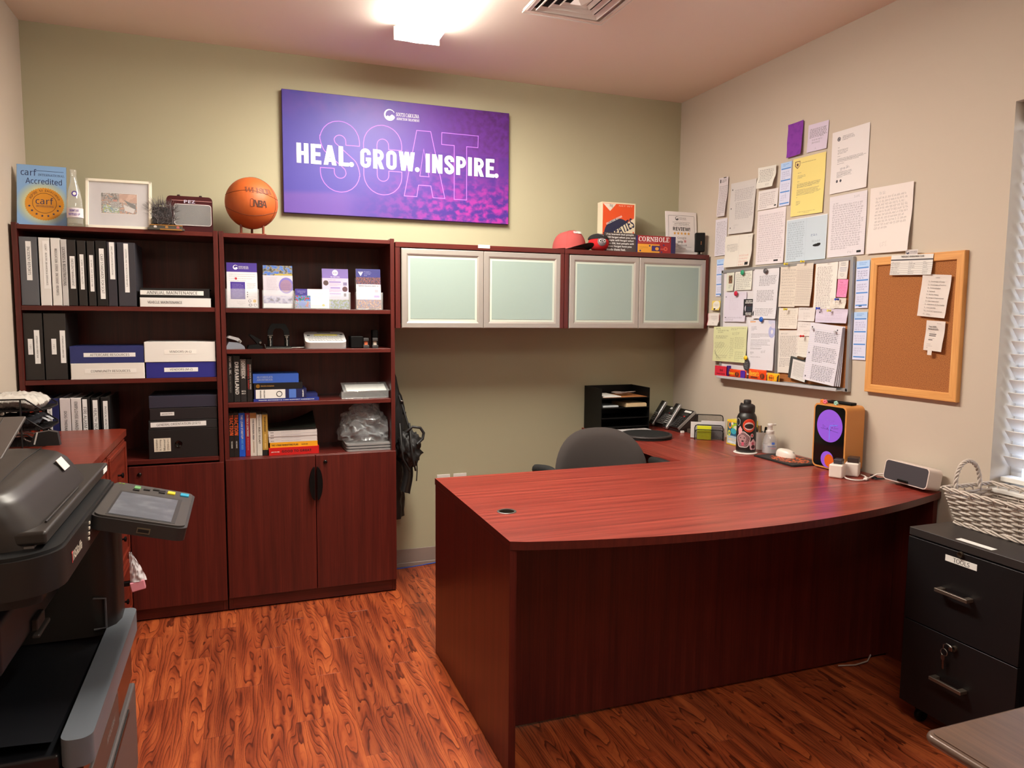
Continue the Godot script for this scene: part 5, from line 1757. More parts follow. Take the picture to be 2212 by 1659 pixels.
# ---------------------------------------------------------------- the purple canvas
# condensed letters drawn as strokes; h is 1, w the width, t the stroke
func glyph(ch: String, w: float, t: float) -> Array:
	var l := t / 2
	var r := w - t / 2
	var q := t / 2
	var out := []
	var arc := func(cx: float, cy: float, rx: float, ry: float, a0: float, a1: float) -> Array:
		var a := []
		for k in 11:
			var x := lerpf(a0, a1, k / 10.0)
			a.append(Vector2(cx + cos(x) * rx, cy + sin(x) * ry))
		return a
	var m := w / 2
	var rx := m - q
	var ry := minf(rx, 0.24)
	var hi := 1.0 - q - ry
	var lo := q + ry
	match ch:
		"H": out = [[Vector2(l, 0), Vector2(l, 1)], [Vector2(r, 0), Vector2(r, 1)], [Vector2(l, 0.5), Vector2(r, 0.5)]]
		"E": out = [[Vector2(l, 0), Vector2(l, 1)], [Vector2(l, q * 0.9), Vector2(w, q * 0.9)], [Vector2(l, 0.5), Vector2(w * 0.92, 0.5)], [Vector2(l, 1 - q * 0.9), Vector2(w, 1 - q * 0.9)]]
		"L": out = [[Vector2(l, 0), Vector2(l, 1)], [Vector2(l, q * 0.9), Vector2(w, q * 0.9)]]
		"I": out = [[Vector2(l, 0), Vector2(l, 1)]]
		"A": out = [[Vector2(l, 0), Vector2(m, 1)], [Vector2(r, 0), Vector2(m, 1)], [Vector2(w * 0.22, 0.26), Vector2(w * 0.78, 0.26)]]
		"N": out = [[Vector2(l, 0), Vector2(l, 1)], [Vector2(r, 0), Vector2(r, 1)], [Vector2(l, 1), Vector2(r, 0)]]
		"W": out = [[Vector2(l, 1), Vector2(w * 0.28, 0)], [Vector2(w * 0.28, 0), Vector2(m, 1)], [Vector2(m, 1), Vector2(w * 0.72, 0)], [Vector2(w * 0.72, 0), Vector2(r, 1)]]
		"O": out = [arc.call(m, hi, rx, ry, 0, PI) + arc.call(m, lo, rx, ry, PI, TAU) + [Vector2(r, hi)]]
		"C": out = [[Vector2(r, 0.66)] + arc.call(m, hi, rx, ry, 0, PI) + arc.call(m, lo, rx, ry, PI, TAU) + [Vector2(r, 0.35)]]
		"G": out = [[Vector2(r, 0.68)] + arc.call(m, hi, rx, ry, 0, PI) + arc.call(m, lo, rx, ry, PI, TAU) + [Vector2(r, 0.50)], [Vector2(w * 0.52, 0.44), Vector2(w, 0.44)]]
		"S": out = [[Vector2(r, 0.67)] + arc.call(m, hi, rx, ry, 0, PI) + arc.call(m, 0.78, rx, 0.24, PI, PI * 1.22) + arc.call(m, 0.24, rx, 0.24, PI * 0.22, 0) + arc.call(m, lo, rx, ry, 0, -PI) + [Vector2(l, 0.33)]]
		"P": out = [[Vector2(l, 0), Vector2(l, 1)], [Vector2(l, 1 - q), Vector2(w * 0.5, 1 - q)] + arc.call(w * 0.5, 0.69, w * 0.5 - q, 0.31 - q, PI / 2, -PI / 2) + [Vector2(l, 0.38 + q)]]
		"R": out = [[Vector2(l, 0), Vector2(l, 1)], [Vector2(l, 1 - q), Vector2(w * 0.5, 1 - q)] + arc.call(w * 0.5, 0.70, w * 0.5 - q, 0.30 - q, PI / 2, -PI / 2) + [Vector2(l, 0.40 + q)], [Vector2(w * 0.52, 0.44), Vector2(r, 0)]]
	return out

func ribbon(st: SurfaceTool, pts: Array, hw: float, z: float, closed := false) -> void:
	var n := pts.size()
	var off := []
	for i in n:
		var a: Vector2 = pts[(i - 1 + n) % n] if closed or i > 0 else pts[i]
		var b: Vector2 = pts[(i + 1) % n] if closed or i < n - 1 else pts[i]
		var d0: Vector2 = (pts[i] - a).normalized()
		var d1: Vector2 = (b - pts[i]).normalized()
		if d0 == Vector2.ZERO:
			d0 = d1
		if d1 == Vector2.ZERO:
			d1 = d0
		var t := (d0 + d1).normalized()
		var c := maxf(0.45, t.dot(d1))
		off.append(Vector2(-t.y, t.x) * hw / c)
	for i in (n if closed else n - 1):
		var j := (i + 1) % n
		var p := [pts[i] - off[i], pts[j] - off[j], pts[j] + off[j], pts[i] + off[i]]
		quad(st, Vector3(p[0].x, p[0].y, z), Vector3(p[1].x, p[1].y, z), Vector3(p[2].x, p[2].y, z), Vector3(p[3].x, p[3].y, z))

func wall_sign() -> void:
	var t := thing("canvas_sign", "large purple canvas sign reading HEAL. GROW. INSPIRE. on the sage wall", "canvas print", Vector3(0.833, 1.943, 0))
	var w := 1.222
	var h := 0.614
	var st := S()
	box(st, Vector3(0, h / 2, 0.016), Vector3(w, h, 0.030), 0.002)
	part(t, "canvas_edge", st, mat("canvas_edge", c8(58, 32, 110), 0.7))
	var n1 := soft(81, 0.012, 4)
	var n2 := soft(82, 0.045, 3)
	var pg := Page.new(640, 320, Color.BLACK, 8)
	for j in 320:
		for i in 640:
			var u := i / 640.0
			var v := j / 320.0
			var a := c8(74, 58, 190).lerp(c8(120, 48, 176), smoothstep(0.15, 0.9, u))
			a = a.lerp(c8(150, 70, 190), 0.35 * smoothstep(0.35, 0.0, v) * smoothstep(1.0, 0.4, u) * (0.5 + n1.get_noise_2d(i, j)))
			a = a.lerp(c8(96, 34, 130), clampf(0.55 * smoothstep(0.55, 0.95, u) * smoothstep(0.62, 0.2, v) * (0.6 + 1.5 * n2.get_noise_2d(i, j)), 0.0, 0.8))
			# flower beds low on the right
			var fl := smoothstep(0.58 - 0.2 * u, 0.95, v + 0.12 * n1.get_noise_2d(i * 1.5, j * 2.0)) * smoothstep(0.1, 0.55, u)
			var bl := clampf(0.5 + n2.get_noise_2d(i * 0.7, j * 0.9) * 1.5, 0.0, 1.0)
			a = a.lerp(c8(80, 44, 170).lerp(c8(210, 50, 190), bl * smoothstep(0.15, 0.9, u)), fl)
			# pale path at the lower left
			a = a.lerp(c8(140, 84, 196), 0.6 * smoothstep(0.80, 0.86, v + 0.10 * u) * smoothstep(0.36, 0.22, u))
			# faint house front with posts
			if v > 0.40 and v < 0.66 and u > 0.42:
				var post := pow(clampf(cos(u * 60.0), 0.0, 1.0), 6.0)
				a = a.lerp(c8(168, 90, 200), 0.25 * post * smoothstep(0.4, 0.5, u))
				a = a.lerp(c8(70, 46, 160), 0.25 * (1.0 - post) * smoothstep(0.42, 0.6, u))
			pg.im.set_pixel(i, j, a.darkened(0.22))
	face(t, "printed_face", w - 0.004, h - 0.004, pg.mat(0.5), Vector3(0, h / 2, 0.0318))
	# outline letters SCAT
	var lilac := mat("outline_lilac", c8(176, 110, 224), 0.6)
	var x0 := -0.833
	st = S()
	for e in [["S", 0.407, 0.609], ["C", 0.630, 0.833]]:
		var gw: float = (e[2] - e[1]) / 0.361
		var strokes := glyph(e[0], gw, 0.195)
		var poly: Array = Geometry2D.offset_polyline(PackedVector2Array(strokes[0]), 0.0975, Geometry2D.JOIN_ROUND, Geometry2D.END_BUTT)
		for p in poly:
			var pts := []
			for q in p:
				pts.append(Vector2(x0 + e[1] + q.x * 0.361, 0.120 + q.y * 0.361))
			ribbon(st, pts, 0.0018, 0.0326, true)
	for shape in [[0.915, 0.472, 0.992, 0.472, 1.071, 0.122, 1.004, 0.122, 0.992, 0.184, 0.924, 0.184, 0.914, 0.122, 0.845, 0.122], [0.953, 0.377, 0.931, 0.232, 0.982, 0.232], [1.054, 0.473, 1.262, 0.473, 1.260, 0.410, 1.195, 0.410, 1.195, 0.121, 1.124, 0.121, 1.124, 0.410, 1.053, 0.410]]:
		var pts := []
		for k in range(0, shape.size(), 2):
			pts.append(Vector2(x0 + shape[k], shape[k + 1]))
		ribbon(st, pts, 0.0018, 0.0326, true)
	part(t, "outline_letters", st, lilac)
	# the slogan
	for wd in [["HEAL", 0.290, 0.553, 0.577], ["GROW", 0.611, 0.903, 0.928], ["INSPIRE", 0.964, 1.356, 1.380]]:
		st = S()
		var s: String = wd[0]
		var ws := []
		var total := 0.0
		for c in s:
			var g := 0.22 if c == "I" else 0.78 if c == "W" else 0.58 if c == "A" else 0.46 if c in "EL" else 0.52
			ws.append(g)
			total += g + 0.10
		total -= 0.10
		var k: float = (wd[2] - wd[1]) / total
		var x: float = wd[1]
		var lift := 0.0334
		for i in s.length():
			for path in glyph(s[i], ws[i], 0.2):
				var pts := []
				lift += 0.00012
				for q in path:
					pts.append(Vector2(x0 + x + q.x * k, 0.254 + q.y * 0.100))
				var diag: bool = path.size() == 2 and absf(path[0].x - path[1].x) > 0.02 and absf(path[0].y - path[1].y) > 0.02
				if diag:
					var hw := 0.1 * k
					quad(st, Vector3(pts[0].x - hw, pts[0].y, lift), Vector3(pts[0].x + hw, pts[0].y, lift), Vector3(pts[1].x + hw, pts[1].y, lift), Vector3(pts[1].x - hw, pts[1].y, lift))
				else:
					var stem: bool = path.size() == 2 and path[0].x == path[1].x
					if s[i] == "S":
						for pp in Geometry2D.offset_polyline(PackedVector2Array(pts), 0.0102, Geometry2D.JOIN_ROUND, Geometry2D.END_BUTT):
							if not Geometry2D.is_polygon_clockwise(pp):
								prism(st, pp, 0.0002, at(0, 0, lift - 0.0002), false)
					else:
						ribbon(st, pts, 0.1 * k if stem else 0.0095, lift)
			x += (ws[i] + 0.10) * k
		prism(st, disc(0.0125, 20), 0.0003, at(x0 + wd[3] - 0.011, 0.2655, 0.0331))
		part(t, "slogan_word", st, M.print_white)
	scat_logo(t, M.print_white, 0.769 - 0.833, 0.538, 0.060, false)
	text(t, "SOUTH CAROLINA", M.print_white, at(0.866 - 0.833, 0.545, 0.0324), 0.124, 0.019, "serif")
	text(t, "ADDICTION TREATMENT", M.print_white, at(0.868 - 0.833, 0.523, 0.0324), 0.124, 0.012, "serif")
	for o in t.get_children():
		if o.name.begins_with("emblem"):
			o.position.z += 0.0322

# ---------------------------------------------------------------- notes on the right wall
const FACE_LEFT := Basis(Vector3(0, 0, 1), Vector3(0, 1, 0), Vector3(-1, 0, 0))

func paper(n: String, label: String, z: float, y: float, w: float, h: float, tilt: float, pg: Page, group := "", x := 2.5815, curl := 0.004, rough := 0.8) -> MeshInstance3D:
	var st := S()
	var ph := R.randf() * 6.0
	sheet(st, func(u: float, v: float) -> Vector3:
		return Vector3((u - 0.5) * w, (v - 0.5) * h, curl * (pow(1.0 - v, 2.0) * (0.4 + 0.6 * u) + 0.25 * pow(absf(u - 0.5) * 2.0, 3.0) + 0.12 * sin(v * 9.0 + ph))), 6, 8)
	var o := part(self, numbered(n), st, pg.mat(rough), Vector3(x, y, z))
	o.basis = FACE_LEFT * Basis(Vector3.BACK, deg_to_rad(tilt))
	tag(o, label, "paper" if n != "card" else "card", group)
	return o

func slip(sd: int, w: float, h: float, dark := false) -> Page:
	var p := page(w, h, c8(204, 208, 232), sd, 900.0)
	var b := c8(70, 130, 205)
	p.bar(0, 0, 1, 0.13, c8(168, 198, 236)).type(0.2, 0.03, 0.8, 0.09, 2, c8(40, 100, 190), 0.9)
	for k in 4:
		p.bar(0.06, 0.135 + 0.265 * k, 0.94, 0.165 + 0.265 * k, b)
	p.hand(0.1, 0.19, 0.92, 0.38, 4, c8(60, 60, 110) if dark else c8(110, 110, 160), 0.8).hand(0.1, 0.47, 0.9, 0.62, 3, c8(60, 60, 110) if dark else c8(130, 130, 170), 0.7).hand(0.1, 0.73, 0.7, 0.88, 3, c8(110, 110, 150), 0.6)
	return p

func right_wall_papers() -> void:
	var white := c8(218, 212, 212)
	var cool := c8(210, 206, 216)
	var warm := c8(214, 210, 202)
	var dk := c8(70, 68, 76)
	var mid := c8(120, 116, 124)
	var lt := c8(150, 146, 152)
	paper("paper", "folded purple paper taped highest on the beige wall", 1.028, 2.300, 0.106, 0.161, 0.5, page(0.106, 0.161, c8(128, 52, 160), 101).stain(3, c8(98, 36, 130), 0.5, 0.03), "", 2.578, 0.012)
	paper("paper", "pale lilac note with black handwriting beside the purple paper", 1.175, 2.281, 0.131, 0.128, -2.0, page(0.131, 0.128, c8(206, 194, 214), 102, 900.0).hand(0.08, 0.16, 0.95, 0.5, 7, dk, 0.9).hand(0.2, 0.52, 0.75, 0.72, 2, dk, 0.85).hand(0.4, 0.84, 0.6, 0.94, 1, mid))
	paper("paper", "white typed letter with round seals, highest of the full-size letters", 1.377, 2.137, 0.216, 0.277, 0.0, page(0.216, 0.277, white, 103, 800.0).oval(0.19, 0.13, 0.045, 0.035, dk, 0.6).oval(0.19, 0.13, 0.02, 0.016, dk).type(0.29, 0.09, 0.62, 0.17, 5, dk).type(0.17, 0.26, 0.3, 0.28, 1, dk).type(0.17, 0.30, 0.46, 0.38, 4, dk).type(0.17, 0.40, 0.28, 0.42, 1, dk).type(0.17, 0.44, 0.95, 0.51, 4, dk).type(0.17, 0.525, 0.7, 0.54, 1, dk).hand(0.25, 0.585, 0.6, 0.65, 1, c8(40, 40, 60), 0.9, 0.1).type(0.17, 0.66, 0.6, 0.76, 6, dk).oval(0.19, 0.81, 0.026, 0.024, dk).oval(0.29, 0.81, 0.028, 0.022, dk))
	paper("paper", "yellow letter with a shield crest beneath the purple paper", 1.124, 2.064, 0.217, 0.278, -1.0, page(0.217, 0.278, c8(226, 208, 130), 104, 800.0).poly([Vector2(0.06, 0.05), Vector2(0.22, 0.05), Vector2(0.22, 0.13), Vector2(0.14, 0.18), Vector2(0.06, 0.13)], c8(120, 90, 70)).poly([Vector2(0.08, 0.065), Vector2(0.20, 0.065), Vector2(0.20, 0.125), Vector2(0.14, 0.16), Vector2(0.08, 0.125)], c8(226, 208, 130)).oval(0.14, 0.11, 0.03, 0.026, c8(90, 60, 60)).type(0.26, 0.075, 0.85, 0.11, 1, c8(90, 70, 60), 1.0).type(0.16, 0.25, 0.35, 0.27, 1, dk).type(0.16, 0.30, 0.42, 0.36, 3, dk).type(0.16, 0.40, 0.36, 0.415, 1, dk).type(0.16, 0.44, 0.9, 0.52, 5, dk).type(0.16, 0.545, 0.9, 0.65, 6, dk).type(0.16, 0.67, 0.2, 0.685, 1, dk).type(0.16, 0.74, 0.3, 0.82, 4, dk).type(0.2, 0.93, 0.8, 0.97, 2, dk, 0.6, true))
	paper("paper", "pale blue suggestion slip left of the yellow letter", 0.966, 2.095, 0.079, 0.214, -0.8, slip(105, 0.079, 0.214).bar(0.55, 0.62, 0.57, 0.8, c8(140, 140, 180)), "suggestion slips")
	paper("card", "small white folded card with tidy handwriting left of the top suggestion slip", 0.836, 2.151, 0.140, 0.107, -3.0, page(0.14, 0.107, c8(216, 214, 206), 106, 900.0).hand(0.08, 0.1, 0.9, 0.72, 8, dk, 0.85).hand(0.5, 0.76, 0.8, 0.92, 1, dk, 0.8), "", 2.575, 0.02)
	paper("paper", "small white note with a black scribble, right under the folded card", 0.839, 2.038, 0.154, 0.099, -1.0, page(0.154, 0.099, white, 107, 900.0).hand(0.08, 0.1, 0.9, 0.92, 8, c8(90, 80, 88), 0.8).oval(0.88, 0.86, 0.06, 0.035, c8(24, 24, 26)))
	paper("paper", "white folded notebook sheet with punched holes at the top left of the notes", 0.634, 2.025, 0.216, 0.277, -1.6, page(0.216, 0.277, c8(200, 196, 194), 108, 750.0).rules(30, c8(180, 178, 186), 0.1, 0.97, 0.5).hand(0.16, 0.13, 0.95, 0.36, 7, mid, 0.8).hand(0.22, 0.38, 0.95, 0.72, 10, mid, 0.8).hand(0.2, 0.8, 0.4, 0.9, 2, lt, 0.8).oval(0.07, 0.13, 0.016, 0.014, c8(60, 58, 60)).oval(0.07, 0.5, 0.016, 0.014, c8(60, 58, 60)).oval(0.07, 0.88, 0.016, 0.014, c8(60, 58, 60)), "", 2.5805, 0.012)
	paper("paper", "narrow receipt-like note with a small emblem, farthest left of the wall notes", 0.460, 2.105, 0.086, 0.216, -2.6, page(0.086, 0.216, c8(206, 198, 202), 109, 900.0).bar(0.45, 0.0, 0.75, 0.025, c8(40, 38, 42)).bar(0.12, 0.05, 0.22, 0.14, c8(50, 48, 54)).type(0.3, 0.05, 0.8, 0.14, 4, dk, 1.0).hand(0.06, 0.2, 0.95, 0.96, 17, c8(80, 78, 88), 0.9), "", 2.58, 0.014)
	paper("paper", "narrow letter full of handwriting under the receipt-like note", 0.450, 1.881, 0.108, 0.207, 0.0, page(0.108, 0.207, cool, 110, 800.0).hand(0.08, 0.06, 0.95, 0.96, 20, c8(100, 100, 112), 0.85))
	paper("paper", "white handwritten letter with a black redaction bar left of the blue card", 0.870, 1.845, 0.216, 0.280, -0.4, page(0.216, 0.28, c8(218, 210, 214), 111, 750.0).rules(26, c8(196, 186, 200), 0.08, 0.97, 0.5).hand(0.06, 0.07, 0.96, 0.95, 22, c8(130, 120, 130), 0.8).bar(0.66, 0.93, 0.82, 0.96, c8(20, 20, 22)))
	paper("card", "open pale blue thank-you card beneath the yellow letter", 1.125, 1.809, 0.274, 0.208, 0.0, page(0.274, 0.208, c8(186, 200, 212), 112, 800.0).bar(0, 0, 1, 0.02, c8(220, 222, 224)).bar(0, 0, 0.012, 1, c8(220, 222, 224)).bar(0.988, 0, 1, 1, c8(220, 222, 224)).bar(0.494, 0, 0.498, 1, c8(168, 182, 196)).hand(0.04, 0.06, 0.48, 0.95, 17, c8(110, 124, 140), 0.85).hand(0.62, 0.38, 0.86, 0.46, 1, c8(40, 50, 120), 1.0).hand(0.64, 0.52, 0.9, 0.6, 1, c8(110, 120, 134)).oval(0.77, 0.67, 0.09, 0.03, c8(18, 18, 20)).oval(0.82, 0.65, 0.05, 0.025, c8(18, 18, 20)))
	paper("paper", "long white handwritten letter right of the blue card", 1.381, 1.847, 0.218, 0.277, 0.2, page(0.218, 0.277, c8(214, 208, 214), 113, 750.0).rules(27, c8(196, 190, 202), 0.08, 0.97, 0.5).hand(0.1, 0.1, 0.4, 0.14, 1, mid).hand(0.66, 0.03, 0.9, 0.08, 1, mid).hand(0.08, 0.14, 0.94, 0.88, 20, c8(120, 114, 124), 0.85).hand(0.55, 0.9, 0.75, 0.96, 1, mid).bar(0.8, 0.93, 0.92, 0.965, c8(20, 20, 22)))
	paper("paper", "big white letter with loose handwriting, rightmost of the wall notes", 1.619, 1.846, 0.219, 0.280, -0.8, page(0.219, 0.28, c8(220, 210, 206), 114, 750.0).hand(0.2, 0.05, 0.5, 0.12, 1, mid, 0.8).hand(0.12, 0.14, 0.9, 0.64, 10, c8(130, 124, 126), 0.9, 0.04).hand(0.3, 0.8, 0.55, 0.92, 1, lt, 0.9, 0.1), "", 2.5805, 0.014)
	paper("card", "open white card with red thank-you handwriting above the whiteboard", 0.623, 1.791, 0.236, 0.171, -0.6, page(0.236, 0.171, c8(214, 210, 202), 115, 850.0).bar(0.5, 0.0, 0.504, 1, c8(180, 176, 170)).type(0.06, 0.26, 0.48, 0.52, 7, dk, 0.8, true).hand(0.82, 0.04, 0.98, 0.1, 1, lt).hand(0.54, 0.6, 0.92, 0.98, 4, c8(190, 70, 60), 0.9).bar(0.8, 0.88, 0.94, 0.97, c8(20, 20, 22)), "", 2.575, 0.016)
	paper("paper", "pale blue suggestion slip left of the whiteboard", 0.454, 1.652, 0.070, 0.211, 0.4, slip(116, 0.07, 0.211).bar(0.6, 0.96, 0.9, 0.99, c8(24, 24, 28)), "suggestion slips")
	paper("paper", "pale blue suggestion slip with dark writing, upper one right of the whiteboard", 1.488, 1.577, 0.074, 0.208, 1.2, slip(117, 0.074, 0.208, true).bar(0.3, 0.955, 0.55, 0.975, c8(30, 30, 34)), "suggestion slips")
	paper("paper", "pale blue suggestion slip, lower one right of the whiteboard", 1.489, 1.350, 0.076, 0.212, 1.2, slip(118, 0.076, 0.212), "suggestion slips")
	paper("card", "small card with a yellow painted border left of the whiteboard", 0.439, 1.495, 0.080, 0.054, -1.0, page(0.08, 0.054, c8(214, 190, 90), 119, 1200.0).oval(0.5, 0.48, 0.42, 0.46, c8(218, 212, 200)).oval(0.34, 0.88, 0.12, 0.09, c8(22, 22, 24)).hand(0.3, 0.3, 0.75, 0.6, 3, lt), "", 2.575, 0.01)
	paper("card", "small printed card with red edges beside the wall cabinet", 0.423, 1.415, 0.115, 0.071, 0.0, page(0.115, 0.071, c8(212, 204, 200), 120, 1000.0).bar(0, 0, 0.05, 1, c8(150, 50, 60)).bar(0.95, 0, 1, 0.6, c8(150, 50, 60)).type(0.25, 0.2, 0.78, 0.6, 5, mid, 0.8, true).type(0.4, 0.75, 0.6, 0.85, 1, dk, 0.9, true), "", 2.572, 0.014)

# ---------------------------------------------------------------- half whiteboard, half cork
func whiteboard() -> void:
	var t := thing("whiteboard", "wall board, half whiteboard and half cork, in a grey metal frame covered with notes", "whiteboard", Vector3(WR, 1.393, 0.969))
	t.basis = FACE_LEFT * Basis(Vector3.BACK, 0.012)
	var w := 0.955
	var h := 0.607
	var al := mat("board_alu", c8(170, 170, 172), 0.4, 0.6)
	var st := S()
	box(st, Vector3(0, 0, 0.005), Vector3(w - 0.01, h - 0.01, 0.009))
	part(t, "backing", st, mat("board_back", c8(150, 146, 142), 0.7))
	st = S()
	box(st, Vector3(-w / 4 - 0.006, 0, 0.011), Vector3(w / 2 - 0.018, h - 0.03, 0.004))
	part(t, "whiteboard_panel", st, mat("board_white", c8(214, 210, 214), 0.25))
	st = S()
	box(st, Vector3(w / 4 + 0.002, 0, 0.011), Vector3(w / 2 - 0.022, h - 0.03, 0.004))
	part(t, "cork_panel", st, M.cork)
	for e in [[0, h / 2 - 0.008, w, 0.018], [0, -h / 2 + 0.008, w, 0.018], [-w / 2 + 0.008, 0, 0.018, h], [w / 2 - 0.008, 0, 0.018, h], [-0.008, 0, 0.008, h - 0.03]]:
		st = S()
		box(st, Vector3(e[0], e[1], 0.010), Vector3(e[2], e[3], 0.020), 0.003)
		part(t, "frame_rail", st, al)
	st = S()
	box(st, Vector3(0.0, -h / 2 + 0.004, 0.032), Vector3(w - 0.06, 0.006, 0.05), 0.002)
	box(st, Vector3(0.0, -h / 2 + 0.010, 0.056), Vector3(w - 0.06, 0.012, 0.003), 0.001)
	part(t, "tray", st, mat("tray_pale", c8(186, 186, 190), 0.4))
	# notes held by magnets and pins
	var x := 2.5665
	var white := c8(220, 216, 214)
	var cream := c8(212, 204, 194)
	var dk := c8(64, 62, 70)
	var g := ""
	paper("card", "tall white card with a small photo of flowers at the top left of the whiteboard", 0.571, 1.627, 0.068, 0.106, 0.0, page(0.068, 0.106, c8(204, 206, 192), 131, 1200.0).photo(0.28, 0.2, 0.76, 0.62, [c8(30, 36, 24), c8(60, 70, 40), c8(40, 60, 40), c8(190, 110, 90)], 0.12).hand(0.3, 0.66, 0.8, 0.86, 3, c8(60, 60, 60), 0.8), g, x, 0.006)
	paper("paper", "handwritten note under the green magnet on the whiteboard", 0.685, 1.627, 0.143, 0.103, -0.2, page(0.143, 0.103, c8(214, 214, 204), 132, 900.0).hand(0.05, 0.08, 0.96, 0.95, 9, dk, 0.9), g, x)
	paper("paper", "folded lilac letter under the red magnet on the whiteboard", 0.622, 1.485, 0.190, 0.162, 0.3, page(0.19, 0.162, c8(206, 200, 216), 133, 750.0).hand(0.2, 0.1, 0.7, 0.6, 7, c8(186, 178, 196), 0.7).hand(0.06, 0.82, 0.9, 0.96, 2, c8(120, 116, 136), 0.8).oval(0.06, 0.15, 0.02, 0.02, c8(80, 80, 90)).oval(0.06, 0.86, 0.02, 0.02, c8(60, 60, 66)), g, x, 0.008)
	paper("paper", "lined letter in blue-black ink under the grey magnet on the whiteboard", 0.873, 1.551, 0.190, 0.258, -0.6, page(0.19, 0.258, c8(212, 210, 216), 134, 850.0).rules(28, c8(186, 186, 200), 0.1, 0.98, 0.6).hand(0.2, 0.13, 0.9, 0.34, 7, dk, 0.9).hand(0.14, 0.42, 0.86, 0.66, 8, dk, 0.9).hand(0.1, 0.78, 0.9, 0.94, 4, dk, 0.9), g, x - 0.002, 0.012)
	var fl := paper("paper", "small black flyer with white and blue print on the whiteboard", 0.744, 1.482, 0.090, 0.088, 0.0, page(0.09, 0.088, c8(26, 26, 30), 135, 1200.0).type(0.3, 0.30, 0.75, 0.46, 3, c8(150, 70, 90), 0.8, true).type(0.15, 0.45, 0.85, 0.72, 4, c8(70, 130, 170), 0.9, true).type(0.2, 0.7, 0.8, 0.84, 2, c8(130, 90, 150), 0.8, true), g, x - 0.004, 0.004)
	text(fl, "LIVE WITH", M.print_white, at(0, 0.034, 0.003), 0.05, 0.007, "bold")
	text(fl, "INTENTION", M.print_white, at(0, 0.024, 0.003), 0.06, 0.007, "bold")
	text(fl, "AND SERVE", M.print_white, at(0, -0.031, 0.004), 0.05, 0.006, "bold")
	text(fl, "CULTURE", M.print_white, at(0, -0.039, 0.004), 0.045, 0.006, "bold")
	var gp := page(0.3, 0.196, c8(204, 206, 160), 136, 800.0)
	gp.hand(0.06, 0.02, 0.3, 0.08, 1, c8(50, 50, 54), 1.0).hand(0.12, 0.08, 0.46, 0.18, 2, c8(80, 80, 70), 0.8).hand(0.06, 0.24, 0.44, 0.34, 2, c8(80, 80, 70), 0.8).hand(0.04, 0.44, 0.34, 0.62, 5, c8(120, 120, 100), 0.6)
	for k in 7:
		var u := 0.03 + 0.055 * k
		gp.line(Vector2(u, 0.72 + 0.03 * k), Vector2(u + 0.2, 0.42 + 0.03 * k), c8(110, 112, 92), 0.8)
		gp.line(Vector2(0.05, 0.66 + 0.02 * k), Vector2(0.12 + 0.02 * k, 0.92), c8(110, 112, 92), 0.7)
	gp.hand(0.56, 0.12, 0.94, 0.25, 1, c8(90, 92, 76), 1.0, 0.05).hand(0.64, 0.28, 0.94, 0.62, 6, c8(120, 120, 100), 0.7).hand(0.5, 0.3, 0.62, 0.9, 10, c8(110, 110, 94), 0.6).hand(0.66, 0.68, 0.95, 0.96, 5, c8(110, 110, 94), 0.7).hand(0.1, 0.8, 0.46, 0.96, 3, c8(110, 110, 94), 0.7).hand(0.52, 0.03, 0.95, 0.1, 2, c8(110, 110, 94), 0.7)
	paper("paper", "pale green sheet signed by many hands at the lower left of the whiteboard", 0.591, 1.278, 0.298, 0.196, 1.2, gp, g, x - 0.003, 0.012)
	paper("paper", "white typed letter with a faint purple emblem under the blue magnet", 0.852, 1.285, 0.214, 0.262, 1.4, page(0.214, 0.262, c8(214, 212, 220), 137, 850.0).bar(0.08, 0.03, 0.28, 0.05, c8(220, 150, 80)).bar(0.08, 0.01, 0.2, 0.018, c8(90, 80, 90)).oval(0.88, 0.04, 0.14, 0.06, c8(196, 198, 222)).oval(0.88, 0.24, 0.13, 0.12, c8(168, 172, 214), 0.35).oval(0.93, 0.12, 0.1, 0.05, c8(206, 200, 220)).type(0.12, 0.13, 0.32, 0.22, 4, dk).type(0.12, 0.27, 0.85, 0.36, 4, dk).type(0.12, 0.39, 0.85, 0.54, 6, dk).type(0.12, 0.56, 0.6, 0.60, 2, dk).hand(0.5, 0.6, 0.75, 0.67, 1, dk, 0.8, 0.1).type(0.12, 0.64, 0.25, 0.7, 3, dk).type(0.12, 0.74, 0.82, 0.76, 1, dk), g, x - 0.002, 0.012)
	# cork half
	paper("paper", "tan handwritten sheet under the left yellow pin on the cork half", 1.037, 1.583, 0.122, 0.203, -1.2, page(0.122, 0.203, c8(208, 198, 186), 138, 900.0).hand(0.08, 0.06, 0.95, 0.94, 12, c8(96, 88, 88), 0.85), g, x, 0.008)
	paper("paper", "tan lined sheet under the right yellow pin, half over its neighbour", 1.150, 1.587, 0.112, 0.205, -1.0, page(0.112, 0.205, c8(206, 196, 184), 139, 900.0).rules(20, c8(120, 108, 108), 0.16, 0.98, 0.7).hand(0.06, 0.1, 0.9, 0.9, 18, c8(150, 140, 140), 0.4), g, x - 0.003, 0.010)
	paper("paper", "tall white letter full of handwriting at the upper right of the cork half", 1.286, 1.580, 0.138, 0.217, -0.8, page(0.138, 0.217, c8(222, 216, 210), 140, 900.0).hand(0.5, 0.02, 0.7, 0.06, 1, dk).hand(0.08, 0.09, 0.8, 0.98, 25, c8(96, 90, 92), 0.9), g, x, 0.006)
	paper("card", "small white printed ticket at the top right corner of the cork half", 1.388, 1.646, 0.058, 0.082, -2.0, page(0.058, 0.082, c8(212, 208, 204), 141, 1300.0).type(0.2, 0.08, 0.75, 0.3, 4, c8(40, 38, 44), 1.0, true).type(0.15, 0.34, 0.85, 0.62, 5, c8(60, 70, 130), 1.0, true).type(0.2, 0.68, 0.7, 0.9, 4, c8(80, 78, 82), 0.9, true), g, x, 0.004)
